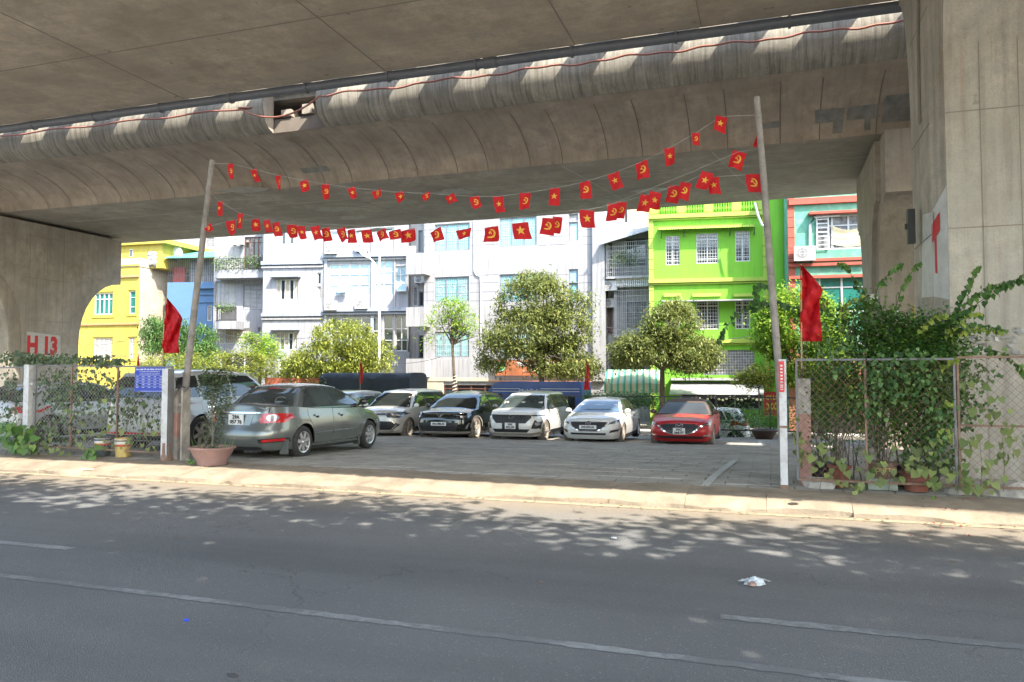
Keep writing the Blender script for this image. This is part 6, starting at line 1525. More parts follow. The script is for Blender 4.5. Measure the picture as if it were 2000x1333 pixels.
# ================================================================== FENCES
M_fr = mat('fence_frame_grey', (.15, .152, .155), .55, var=.2, sc=5, dirt=(.18, .10, .06), dirta=.7)
M_frr = mat('fence_rust', (.20, .12, .08), .7, var=.3, sc=6)
M_wire = mat('wire_galvanised', (.30, .29, .27), .6, var=.2); M_wirer = mat('wire_rusty', (.17, .09, .06), .7, var=.3)
M_postw = mat('post_white', (.50, .50, .50), .55, var=.12, sc=4, dirt=(.22, .13, .09), dirta=.7)
def fence_panel(label, A, B, z0, z1, m, mw, pitch=.085, vert=(), mid=(), lower=None, wire=.0026, skew=0.0):
    """chain link panel between two ground points; every frame bar a part, the mesh wires one part of kind stuff"""
    A = Vector(A); B = Vector(B); d = B - A; L_ = d.length; r0 = empty('chain_link_panel', A, math.atan2(d.y, d.x), label, 'fence')
    dz = B.z - A.z; t = .028
    def bar(n, x0, za, x1, zb, mm=m): 
        k = MB(); a, b = dz * x0 / L_, dz * x1 / L_
        if abs(x1 - x0) > abs(zb - za): k.add([(x0, -t / 2, za - t / 2 + a), (x1, -t / 2, zb - t / 2 + b), (x1, t / 2, zb - t / 2 + b), (x0, t / 2, za - t / 2 + a), (x0, -t / 2, za + t / 2 + a), (x1, -t / 2, zb + t / 2 + b), (x1, t / 2, zb + t / 2 + b), (x0, t / 2, za + t / 2 + a)], [(0, 3, 2, 1), (4, 5, 6, 7), (0, 1, 5, 4), (1, 2, 6, 5), (2, 3, 7, 6), (3, 0, 4, 7)])
        else: k.box(x0 - t / 2, -t / 2 - .002, za + a, x0 + t / 2, t / 2 + .002, zb + a)
        k.build(n, mm, r0)
    bar('frame_rail', 0, z0, L_, z0, lower or m); bar('frame_rail', 0, z1, L_, z1); bar('frame_post', 0, z0, 0, z1); bar('frame_post', L_, z0, L_, z1)
    for v in vert: bar('frame_post', v, z0, v, z1, lower or m)
    for v in mid: bar('frame_rail', 0, v, L_, v, lower or m)
    w_ = MB(); H_ = z1 - z0; k = pitch; r_ = random.Random(int(L_ * 100))
    nz = int(H_ / (k / 2)) ; nx = int(L_ / k) + 1
    # each wire zigzags down the panel and hooks its neighbour
    for i in range(nx + 1):
        for sgn in (0, 1):
            pts = []
            for j in range(nz + 1):
                x = i * k + sgn * k / 2 + (k / 2 if (j + sgn) % 2 else 0) ; x = x + .004 * math.sin(j * .7 + i) ; z = z0 + H_ * j / nz
                if x > L_ or x < 0: x = min(max(x, 0), L_)
                pts.append((x, .004 * (1 if sgn else -1), z + dz * x / L_))
            if sgn == 1 and i == nx: continue
            if True:
                w_.tube(pts, wire, 3, cap=False)
    w2 = w_.build('wire_mesh', mw, r0, kind='stuff')
    return r0
def zig(): pass
GY = 11.45
fl = [atY(x, 890, GY).x for x in (-40, 44, 66, 335)]
fence_panel('chain link panel at the very left edge, behind the leaning leaves', (fl[0] - 1.4, GY, 0), (fl[1], GY, 0), .1, 1.70, M_fr, M_wire, .08)
fence_panel('chain link panel under the blue notice board, overgrown with creepers', (fl[2], GY, .06), (fl[3], GY - .02, .02), .10, 1.68, M_fr, M_wire, .08, vert=((fl[3] - fl[2]) * .28, (fl[3] - fl[2]) * .62), lower=M_frr)
xr = [atY(x, 950, 11.35).x for x in (1559, 1868, 2000)]
fence_panel('rusty chain link panel in front of the vine thicket at the right', (xr[0], 11.35, .02), (xr[1], 11.32, .02), .10, 1.74, M_fr, M_wirer, .1, vert=((xr[1] - xr[0]) * .45,), lower=M_frr, wire=.0032)
fence_panel('rusty chain link panel at the right edge in front of the big pier', (xr[1] + .04, 11.32, .02), (xr[1] + 2.4, 11.30, .02), .10, 1.76, M_frr, M_wirer, .1, mid=(.88,), vert=(.9,), lower=M_frr, wire=.0032)
def post(name, label, px, pyb, pyt, Y, w_, m, parts=None, cat='post'):
    a = atY(px, pyb, Y); b = atY(px, pyt, Y); r0 = empty(name, (a.x, Y, 0), 0, label, cat); H_ = b.z
    MB().box(-w_ / 2, -w_ / 2, -.05, w_ / 2, w_ / 2, H_).build('upright', m, r0)
    MB().box(-w_ / 2 - .004, -w_ / 2 - .004, H_, w_ / 2 + .004, w_ / 2 + .004, H_ + .012).build('cap', m, r0)
    return r0
p_ = post('fence_post', 'white steel post between the two left chain link panels', 53, 885, 714, 11.45, .13, M_postw)
MB().box(-.12, -.03, 1.35, -.06, 0, 1.39).box(.06, -.03, 1.35, .12, 0, 1.39).box(-.12, -.03, .4, -.06, 0, .44).box(.06, -.03, .4, .12, 0, .44).build('hinge', M_postw, p_)
p_ = post('fence_post', 'white angle steel post with rusted foot, right of the blue notice board', 325, 900, 722, 11.25, .14, M_postw)
MB().box(.07, -.08, .0, .075, .07, 1.66).build('flange', M_fr, p_); MB().lathe([(.0, 0), (.11, .0), (.105, .06), (.085, .13), (.08, .33), (.0, .33)], n=10).build('rusted_foot', M_frr, p_)
st = empty('concrete_stub', (atY(352, 890, 11.5).x, 11.5, 0), 0, 'old concrete post stub painted pinkish, leaning pole tied to it', 'post')
M_stub = mat('stub_concrete', (.36, .33, .29), .9, var=.25, sc=4, bump=.5, dirt=(.12, .1, .08)); M_stubp = mat('stub_pink', (.42, .24, .20), .9, var=.2, sc=4, dirt=(.2, .14, .12))
MB().box(-.12, -.1, -.05, .0, .1, .42).box(-.12, -.1, .85, .0, .1, 1.3).build('shaft', M_stub, st); MB().box(-.122, -.102, .42, .002, .102, .85).build('painted_band', M_stubp, st)
MB().box(.08, -.1, -.05, .12, .1, 1.32).build('side_rib', M_stub, st); MB().box(-.0, .02, 0, .08, .1, 1.25).build('channel', mat('stub_dark', (.12, .10, .085), .9, var=.3), st)
MB().box(0, -.06, .98, .08, -.02, 1.03).build('tie_block', M_stub, st)
wr_ = MB()
for k in range(3): wr_.tube([(.05 + (.10 + .02 * k) * math.cos(a), -.02 + .10 * math.sin(a), 1.28 + .03 * k + .03 * math.sin(3 * a)) for a in np.linspace(0, 2 * PI, 16)], .005, 4)
for k in range(4): wr_.tube([(-.3 + .06 * k, -.12, 1.0 + .06 * k), (-.1, -.14, 1.18 - .05 * k), (.1, -.12, 1.35)], .004, 4)
wr_.build('tying_wire', M_irond, st, kind='stuff')
tag(MB().lathe([(.0, 0), (.085, 0), (.08, .5), (.075, .72), (0, .74)], n=12).build('wooden_stump', mat('stump_wood', (.14, .10, .08), .9, var=.4), smooth=40, loc=(atY(338, 880, 11.7).x, 11.7, 0)), 'brown stump between the rusted white post and the concrete stub', 'stump')
# poles carrying the flag strings
M_pole = mat('bamboo_grey', (.24, .215, .19), .75, var=.3, sc=5, dirt=(.14, .12, .11), dirta=.6)
def pole(label, pts, r0_, r1_, bands=()):
    P_ = [atY(*p) for p in pts]; P_[0].z = 0; rt_ = empty('flag_pole', P_[0], 0, label, 'pole'); Q = [p - P_[0] for p in P_]
    MB().tube(Q, r0_, 12, r1_).build('shaft', M_pole, rt_, smooth=60)
    kn = MB(); 
    for t in np.arange(.08, 1, .085):
        i = min(int(t * (len(Q) - 1)), len(Q) - 2); f = t * (len(Q) - 1) - i; c = Q[i].lerp(Q[i + 1], f); r_ = r0_ + (r1_ - r0_) * t
        kn.lathe([(r_ * 1.0, -.015), (r_ * 1.1, 0), (r_ * 1.0, .015)], c, 12)
    kn.build('node_ring', M_pole, rt_, kind='stuff')
    for (a, b) in bands:
        i = int(a * (len(Q) - 1)); c0 = Q[0].lerp(Q[-1], a); 
    return rt_
pole('tall leaning grey pole beside the pink plant pot carrying the left ends of the flags', [(353, 872, 11.72), (362, 760, 11.68), (385, 560, 11.6), (415, 313, 11.5)], .072, .05)
pole('tall leaning grey pole behind the white gate post carrying the right ends of the flags', [(1533, 955, 11.5), (1521, 720, 11.45), (1506, 540, 11.4), (1490, 330, 11.35), (1478, 190, 11.3)], .056, .042)
gp = post('gate_post', 'white steel gate post with a narrow red sign at its top', 1532, 955, 704, 11.2, .095, M_postw)
MB().box(-.052, -.052, .0, .052, -.05, .06).build('foot_plate', M_frr, gp); MB().box(-.05, -.056, .83, .052, -.048, .86).build('clamp', M_frr, gp)
q = atY(1530, 706, 11.15); q2 = atY(1530, 766, 11.15); sg_ = MB().box(-.05, -.065, q2.z, .02, -.055, q.z).build('red_sign', mat('sign_red2', (.55, .03, .04), .5), gp)
wm = MB()
for k in range(7): z = q.z - .05 - k * .045; wm.box(-.03, -.067, z - .022, .0, -.0655, z)
for k in range(4): z = q2.z + .03 + k * .03; wm.box(-.035, -.067, z, .005, -.0655, z + .012)
wm.build('sign_marks', M_white, sg_, kind='stuff')
rs_ = empty('concrete_stub', (atY(1572, 950, 11.75).x, 11.75, 0), 0, 'pinkish concrete stub behind the right gate frame', 'post')
MB().box(-.07, -.09, 0, .09, .09, 1.0).build('shaft', M_stubp, rs_); MB().box(-.075, -.095, 1.0, .095, .095, 1.5).build('upper_shaft', M_stub, rs_)
# back fence of the lot: dark rails with posts
bf = empty('back_fence', (0, 29.6, lotz(29.6)), 0, 'low dark rail fence along the back of the car park', 'fence')
for i in range(-18, 5):
    X = i * 1.9; MB().box(X - .03, -.03, -.05, X + .03, .03, 1.5).build('post', M_irond, bf)
for z in (.25, 1.46): MB().box(-36, -.02, z, 9, .02, z + .05).build('rail', M_irond, bf)
w_ = MB()
for i in range(110):
    x = -14 + i * .19; w_.add([(x, 0, .3), (x + .005, 0, .3), (x + .55, 0, 1.46), (x + .545, 0, 1.46)], [(0, 1, 2, 3)]).add([(x, .01, 1.46), (x + .005, .01, 1.46), (x + .55, .01, .3), (x + .545, .01, .3)], [(0, 1, 2, 3)])
w_.build('wire_mesh', M_irond, bf, kind='stuff')

# notice board
nb = empty('notice_board', atY(293, 742, 11.36), 0, 'blue parking price board with white writing fixed on the left fence', 'sign')
a = atY(264, 742, 11.36); b = atY(322, 742, 11.36); W_ = (b.x - a.x) / 2; H_ = (atY(293, 718, 11.36).z - atY(293, 766, 11.36).z) / 2
MB().box(-W_, -.012, -H_, W_, 0, H_).build('board', mat('board_blue', (.012, .035, .33), .45, var=.05), nb)
M_wl = mat('board_lettering', (.7, .72, .78), .6)
text('BẢNG NIÊM YẾT GIÁ TRÔNG GIỮ XE Ô TÔ', .033, M_wl, nb, (0, -.014, H_ - .04), FRONTROT, 'board_title', .001, bold=.001)
text('Theo quyết định của Ủy ban nhân dân thành phố Hà Nội', .02, M_wl, nb, (0, -.014, H_ - .08), FRONTROT, 'board_text', .001)
text('Áp dụng cho các phương tiện ô tô gửi tại điểm đỗ', .022, M_wl, nb, (0, -.014, H_ - .12), FRONTROT, 'board_text', .001)
for r__ in range(5):
    z = H_ - .17 - r__ * .05
    MB().box(-W_ + .02, -.014, z + .022, W_ - .02, -.012, z + .025).build('table_line', M_wl, nb)
    for c in range(5): text(('Loại xe', '6h-18h', '18h-6h', 'Ngày', 'Tháng')[c] if r__ == 0 else (('9 chỗ', '16 chỗ', '24 chỗ', 'Xe tải')[r__ - 1], '25.000', '35.000', '50.000', '900.000')[c], .022, M_wl, nb, (-W_ + .06 + c * (2 * W_ - .1) / 4.3, -.014, z), FRONTROT, 'table_text', .001)
MB().box(-.22, -.014, -H_ + .012, W_ - .02, -.012, -H_ + .017).build('table_line', M_wl, nb)

# ================================================================== CREEPERS ON THE FENCES
def vine(name, label, sh, Y, m, S_, seed, n_by=None, face=0.0, stems=0, stem_m=None, group=None, spread=.9):
    """sh: list of (px, py, rx, ry, count, dy) blobs; stems: list of point paths"""
    g = nprand(seed); P_ = []
    for px, py, rx, ry, n, dy in sh:
        for i in range(n):
            a = g.uniform(0, 2 * PI); r_ = math.sqrt(g.uniform(0, 1)) * (1 + .15 * g.normal()); P_.append(atY(px + rx * r_ * math.cos(a), py + ry * r_ * math.sin(a), Y + dy + g.uniform(-.28, .28)))
    P_ = np.array(P_); P_ = P_[P_[:, 2] > .02]
    q = P_.mean(0); root = empty(name, (q[0], q[1], 0), 0, label, 'creeper', group)
    V, Fc = hearts(P_ - np.array((q[0], q[1], 0)), S_, g, face, spread); npmesh('leaves', V, Fc, m, root, kind='stuff')
    return root, np.array((q[0], q[1], 0))
def stemset(root, O, paths, m, r_=.007):
    b = MB()
    for pth in paths: b.tube([atY(*p) - Vector(O) for p in pth], r_, 5, r_ * .5)
    return b.build('stems', m, root, kind='stuff')
M_stem = mat('vine_stem', (.09, .075, .05), .8, var=.3)
V1, O1 = vine('vine_thicket', 'dense dark green vine thicket over the right fence and pier foot', [
    (1775, 715, 85, 70, 2000, .75), (1740, 660, 75, 50, 1000, .85), (1820, 660, 60, 55, 800, .75), (1795, 800, 60, 75, 1000, .45), (1720, 800, 50, 70, 420, .4), (1660, 740, 50, 80, 450, .7),
    (1800, 880, 40, 60, 350, .35), (1690, 620, 55, 40, 260, 1.0), (1850, 730, 50, 60, 550, .6), (1610, 760, 35, 80, 190, .6), (1870, 800, 40, 40, 200, .3), (1600, 880, 38, 30, 60, .35), (1900, 730, 60, 22, 70, .2), (1760, 730, 75, 55, 420, -.15), (1700, 760, 40, 70, 110, -.15), (1830, 830, 30, 60, 120, -.15), (1640, 690, 45, 40, 90, -.1), (1900, 790, 60, 40, 60, .1), (1850, 900, 30, 30, 120, .3)],
    11.4, LM['vine'], .06, 50, spread=1.4)
g_ = nprand(3); P_ = []
for (px, py, rx, ry, n, dy) in ((1770, 700, 100, 85, 3600, .5), (1800, 790, 80, 80, 1400, .2), (1690, 640, 60, 60, 900, .8), (1640, 740, 60, 90, 1100, .5), (1850, 660, 60, 50, 700, .5), (1720, 820, 60, 70, 700, .2), (1600, 800, 45, 90, 500, .4), (1600, 620, 45, 50, 500, 1.0)):
    for i in range(n):
        a = g_.uniform(0, 2 * PI); q = math.sqrt(g_.uniform()) * (1 + .2 * g_.normal()); P_.append(np.array(atY(px + rx * q * math.cos(a), py + ry * q * math.sin(a), 11.45 + dy + g_.uniform(-.35, .35))) - O1)
V, Fc = leaves(np.array(P_), .075, .034, g_, .5); npmesh('small_leaves', V, Fc, LM['green'], V1, kind='stuff')
paths = []
for k in range(34):
    x = g_.uniform(1600, 1830); paths.append([(x, 940, 11.9), (x + g_.uniform(-20, 20), 860, 11.9), (x + g_.uniform(-50, 40), 760, 12.0), (x + g_.uniform(-70, 70), 640, 12.1)])
stemset(V1, O1, paths, M_stem, .008)
def shoots(label, lst, seed, m, S_=.085, cat='creeper', rad=.006):
    """arching shoots lined with leaves"""
    g = nprand(seed); P_ = []; b = MB(); first = atY(*lst[0][0]); O = Vector((first.x, first.y, 0)); root = empty('vine_shoots', O, 0, label, cat)
    for pth in lst:
        pts = [atY(*p) for p in pth]; dn = []
        for a, c in zip(pts, pts[1:]):
            for t in np.linspace(0, 1, 6)[:-1]: dn.append(a.lerp(c, t))
        dn.append(pts[-1]); b.tube([p - O for p in dn], rad, 5, rad * .4)
        L_ = sum((c - a).length for a, c in zip(dn, dn[1:])); n = int(L_ / .022)
        for i in range(n):
            t = (i + .5) / n * (len(dn) - 1); k = int(t); p = dn[k].lerp(dn[min(k + 1, len(dn) - 1)], t - k); P_.append(np.array(p - O) + g.normal(size=3) * .022 * (1.3 - t / len(dn)))
    V, Fc = hearts(np.array(P_), S_, g, 0.0, 1.0); npmesh('leaves', V, Fc, m, root, kind='stuff'); b.build('stems', M_stem, root, kind='stuff'); return root
shoots('long leafy shoots arching up in front of the big right pier', [
    [(1850, 660, 11.9), (1868, 610, 11.9), (1885, 565, 11.8), (1912, 518, 11.8)], [(1868, 640, 11.8), (1900, 600, 11.7), (1940, 570, 11.6), (1975, 555, 11.5), (2012, 530, 11.4)],
    [(1860, 630, 11.8), (1890, 588, 11.7), (1930, 560, 11.6), (1990, 545, 11.5), (2030, 560, 11.5)], [(1830, 640, 12), (1870, 615, 11.8), (1918, 613, 11.7)], [(1850, 660, 12), (1900, 632, 11.8), (1965, 645, 11.7)],
    [(1890, 690, 11.5), (1930, 682, 11.4), (1960, 690, 11.4), (1990, 715, 11.3), (2010, 740, 11.3)]], 60, leafmat('leaf_shoot', (.07, .15, .03), .4), .09)
shoots('thin shoots climbing past the dark pier behind the thicket', [
    [(1690, 640, 12.2), (1685, 585, 12.2), (1660, 530, 12.2), (1642, 512, 12.2)], [(1700, 620, 12.2), (1715, 560, 12.2), (1740, 530, 12.2), (1762, 513, 12.2)],
    [(1745, 620, 12.1), (1760, 565, 12.1), (1785, 525, 12.1), (1798, 512, 12.1)], [(1700, 600, 12.2), (1690, 570, 12.2), (1668, 545, 12.2)], [(1660, 650, 12.2), (1610, 600, 12.1), (1580, 590, 12.1)]], 61, leafmat('leaf_shoot2', (.10, .20, .04), .4), .075)
shoots('dark shoot reaching left across the green building past the pole', [
    [(1620, 640, 12.0), (1560, 605, 11.8), (1520, 590, 11.7), (1475, 592, 11.6), (1478, 556, 11.6)], [(1500, 592, 11.7), (1450, 605, 11.6), (1415, 640, 11.5), (1400, 670, 11.5)], [(1520, 590, 11.7), (1500, 560, 11.7), (1480, 555, 11.7)]], 62, LM['vine'], .085)
shoots('yellow green shoots with painted-in sunlight standing out of the dark thicket', [
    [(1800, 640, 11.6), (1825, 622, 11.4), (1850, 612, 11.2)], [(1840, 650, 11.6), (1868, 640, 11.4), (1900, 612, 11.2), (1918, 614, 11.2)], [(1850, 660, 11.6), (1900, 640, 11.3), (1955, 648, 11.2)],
    [(1830, 720, 11.4), (1856, 708, 11.2), (1872, 700, 11.1)], [(1820, 800, 11.3), (1848, 785, 11.1), (1862, 790, 11.1)], [(1830, 850, 11.2), (1850, 838, 11.1), (1858, 862, 11.05)], [(1560, 640, 12.0), (1590, 600, 11.9), (1620, 590, 11.8)], [(1640, 620, 12.0), (1655, 590, 11.9), (1690, 575, 11.8)]], 64, leafmat('leaf_sunlit', (.27, .34, .06), .35, .45), .065)  # brighter leaf colour stands in for sun on these leaves
# sunlit pale heart leaves near the ground in front of the right fence
V2, O2 = vine('low_creeper', 'pale yellow green heart leaved creeper along the foot of the right fence', [
    (1610, 900, 30, 40, 14, -.2), (1680, 905, 60, 30, 15, -.25), (1760, 905, 70, 35, 20, -.2), (1850, 900, 60, 50, 32, -.2), (1950, 880, 70, 60, 42, -.2), (1900, 940, 90, 16, 24, -.3), (1660, 950, 40, 12, 10, -.35), (1930, 770, 60, 50, 16, -.1), (1560, 860, 8, 60, 22, .1)], 11.35, LM['pale'], .105, 51, face=0, spread=.6)
stemset(V2, O2, [[(1600 + k * 45, 960, 11.2), (1610 + k * 44, 910, 11.15), (1590 + k * 46, 850, 11.2)] for k in range(10)], M_stem, .004)
V3, O3 = vine('fence_creeper', 'dusty creeper woven through the left chain link panel', [
    (100, 700, 60, 12, 300, .1), (200, 705, 45, 10, 260, .1), (35, 700, 40, 14, 160, .2), (110, 760, 40, 40, 260, .15), (160, 790, 50, 50, 240, .1), (235, 780, 50, 50, 170, .1), (90, 850, 60, 35, 170, 0), (275, 810, 45, 50, 130, .05), (160, 740, 70, 25, 170, .15), (20, 780, 26, 60, 200, .1)],
    11.5, LM['vinel'], .07, 52, spread=1.3)
paths = []
for k in range(70):
    x = g_.uniform(70, 325); y = g_.uniform(720, 850); paths.append([(x, y, 11.55), (x + g_.uniform(-25, 25), y + 30, 11.5), (x + g_.uniform(-45, 45), y + g_.uniform(30, 80), 11.55)])
stemset(V3, O3, paths, mat('dry_stem', (.17, .14, .11), .9), .0045)
V4, O4 = vine('low_creeper', 'pale heart leaves hanging on the outside of the left fence', [(120, 840, 60, 30, 34, 0), (240, 850, 60, 30, 30, 0), (190, 780, 90, 40, 26, 0), (290, 840, 30, 50, 22, 0), (110, 880, 40, 12, 12, -.1)], 11.36, LM['pale'], .1, 53, spread=.6)
V5, O5 = vine('leafy_weed', 'clump of broad green leaves leaning over the kerb at the left edge', [(30, 850, 34, 22, 55, 0), (45, 870, 25, 14, 30, -.1), (15, 835, 25, 12, 26, 0), (178, 885, 12, 10, 22, -.1)], 11.2, leafmat('leaf_weed', (.12, .22, .05), .35), .16, 54, spread=.8)
stemset(V5, O5, [[(8, 893, 11.1), (20, 873, 11.15), (40, 850, 11.2)], [(48, 890, 11.2), (45, 865, 11.2)]], M_stem, .008)
V6, O6 = vine('leafy_weed', 'tiny weed with a white flower beside the pink pot', [(372, 903, 8, 6, 20, 0)], 11.0, LM['green'], .05, 55)
V7, O7 = vine('leafy_weed', 'small green weed below the vine thicket at the right kerb', [(1818, 975, 16, 6, 40, 0)], 10.95, LM['green'], .05, 56)

# ================================================================== POTS
def potobj(name, label, px, py, Y, prof, m, n=26, rim=None):
    c = atY(px, py, Y); r0 = empty(name, (c.x, Y, .012), 0, label, 'plant pot')
    MB().lathe(prof, n=n).build('pot', m, r0, smooth=35); return r0
M_pink = mat('pot_pink', (.25, .15, .135), .7, var=.12, sc=5, dirt=(.2, .13, .11)); M_soil = mat('soil', (.05, .035, .025), .95)
pk = potobj('potted_shrub', 'wide pinkish bowl pot with a slim leafy shrub in front of the green grey sedan', 414, 905, 11.0, [(0, 0), (.24, 0), (.25, .02), (.255, .07), (.33, .2), (.36, .27), (.39, .275), (.395, .30), (.37, .31), (.345, .30), (.33, .25), (0, .25)], M_pink, 32)
MB().lathe([(0, .262), (.334, .262)], n=24).build('soil', M_soil, pk)
M_trunk2 = M_barkp
MB().tube([(0, 0, .25), (.01, 0, .7), (-.02, .0, 1.15), (.0, 0, 1.5)], .016, 6, .008).build('trunk', M_trunk2, pk)
g_ = nprand(70); O = Vector(pk.location); P_ = []
for (px, py, rx, ry, n) in ((425, 735, 34, 18, 420), (430, 770, 30, 30, 620), (418, 815, 24, 20, 220), (410, 755, 26, 25, 260), (415, 850, 22, 16, 110), (415, 870, 14, 8, 40)):
    for i in range(n):
        a = g_.uniform(0, 2 * PI); r_ = math.sqrt(g_.uniform()); p = atY(px + rx * r_ * math.cos(a), py + ry * r_ * math.sin(a), 11.0 + g_.uniform(-.25, .25)); P_.append(np.array(p - O))
V, Fc = leaves(np.array(P_), .07, .032, g_, .5); npmesh('foliage', V, Fc, LM['vinel'], pk, kind='stuff')
lm = MB()
for k in range(12): e = Vector(P_[g_.integers(len(P_))]); lm.tube([(0, 0, max(.3, e.z * .6)), (e.x * .5, e.y * .5, e.z * .85), e], .006, 4, .003)
lm.build('twigs', M_trunk2, pk, kind='stuff')
gb = MB()
for k in range(26):
    a = g_.uniform(0, 2 * PI); r_ = .28 + .06 * g_.uniform(); L_ = g_.uniform(.1, .28); x, y = r_ * math.cos(a), r_ * math.sin(a)
    gb.add([(x - .006, y, .26), (x + .006, y, .26), (x * 1.25 + .003, y * 1.25, .26 + L_)], [(0, 1, 2)])
gb.build('grass_tufts', LM['green'], pk, kind='stuff')
def stripes(r0, rings):
    for (rr, z0, z1, m) in rings: MB().lathe([(rr, z0), (rr + .002, z0 + .001), (rr + .002, z1 - .001), (rr, z1)], n=22).build('label_band', m, r0)
M_bw = mat('bucket_white', (.55, .55, .52), .5, dirt=(.25, .2, .16), dirta=.8); M_by = mat('bucket_yellow', (.5, .36, .12), .6, dirt=(.3, .2, .12)); M_br = mat('bucket_red', (.4, .05, .04), .6)
for (px, lb, bm_) in ((200, 'white paint bucket used as a pot, left one behind the fence', mat('bucket_dark', (.07, .08, .08), .6)), (240, 'yellowish paint bucket with red stripe used as a pot, right one', M_by)):
    p_ = potobj('bucket', lb, px, 900, 11.55 if px < 220 else 11.5, [(0, 0), (.13, 0), (.15, .34), (.157, .35), (.15, .36), (.14, .33), (0, .32)], bm_, 22)
    p_['category'] = 'bucket'; stripes(p_, [(.143, .20, .235, M_br), (.144, .235, .25, M_by), (.145, .25, .29, M_bw), (.148, .295, .315, M_irond), (.149, .32, .335, M_bw)])
M_terr = mat('pot_terracotta', (.22, .07, .045), .75, var=.2, sc=6, dirt=(.12, .07, .05)); M_potd = mat('pot_black', (.03, .03, .03), .6); M_potb = mat('pot_brown', (.17, .10, .07), .8, var=.2, dirt=(.3, .25, .2))
pA = potobj('plant_pot', 'square terracotta pot with a thin bare shrub behind the right fence', 1640, 965, 11.55, [(0, 0), (.12, 0), (.14, .26), (.16, .265), (.16, .30), (.13, .30), (0, .27)], M_terr, 4)
pB = potobj('plant_pot', 'big round brown pot with yellow lettering, standing on a pale block', 1722, 960, 11.55, [(0, .14), (.15, .14), (.19, .28), (.19, .33), (.205, .335), (.205, .36), (.185, .365), (0, .34)], M_potb, 26)
tag(MB().box(-.18, -.14, 0, .18, .14, .15).build('support_block', mat('block_green_grey', (.24, .27, .22), .9, var=.3, sc=7, dirt=(.4, .38, .33)), loc=(pB.location.x, 11.55, .012)), 'pale greenish block under the lettered brown pot', 'block')
text('KOUTTY', .07, mat('lettering_yellow', (.5, .36, .08), .6), pB, (0, -.203, .27), (PI / 2 - .2, 0, 0), 'pot_lettering', .002)
pC = potobj('plant_pot', 'dark black planter behind the fence next to the gate frame', 1600, 930, 12.0, [(0, .0), (.18, 0), (.24, .26), (.26, .27), (.24, .28), (0, .25)], M_potd, 20)
pD = potobj('plant_pot', 'terracotta pot under the vine thicket, right of the lettered pot', 1790, 975, 11.5, [(0, 0), (.14, 0), (.17, .22), (.185, .225), (.18, .25), (0, .22)], M_terr, 22)
pE = potobj('plant_pot', 'large black tub holding the stems of the vine thicket', 1790, 950, 11.95, [(0, 0), (.26, 0), (.32, .28), (.34, .30), (.31, .31), (0, .27)], M_potd, 22)
for pt_, r_, L_ in ((pA, 9, .75), (pB, 12, .9)):
    b = MB()
    for k in range(r_): x, y = g_.uniform(-.06, .06), g_.uniform(-.06, .06); ex, ey = g_.uniform(-.35, .35), g_.uniform(-.2, .2); b.tube([(x, y, .25), (x + ex * .3, y + ey * .3, .25 + L_ * .45), (x + ex, y + ey, .25 + L_)], .009, 5, .003)
    b.build('stems', M_stem, pt_, kind='stuff')
# rubble and broken kerb pieces under the right fence
for (px, py, s_, lb) in ((1600, 955, .16, 'mossy broken concrete lump beside the gate frame'), (1870, 965, .13, 'dark stone under the right fence rail'), (1935, 960, .12, 'stub of concrete under the rail near the pier'), (1985, 968, .22, 'broken concrete slab at the right edge')):
    c = atY(px, py, 11.45); r_ = random.Random(px); b = MB(); ring = 8
    for j, (rr, z) in enumerate(((1, 0), (.95, .5), (.6, .85), (.0, .9))):
        for k in range(ring): a = 2 * PI * k / ring; q = rr * r_.uniform(.8, 1.15); b.v.append((math.cos(a) * s_ * q * 1.4, math.sin(a) * s_ * q * .7, z * s_ * r_.uniform(.8, 1.1)))
    for j in range(3):
        for k in range(ring): k2 = (k + 1) % ring; b.f.append((j * ring + k, j * ring + k2, (j + 1) * ring + k2, (j + 1) * ring + k))
    tag(b.build('rubble', M_stub, loc=(c.x, 11.45, .0)), lb, 'stone')

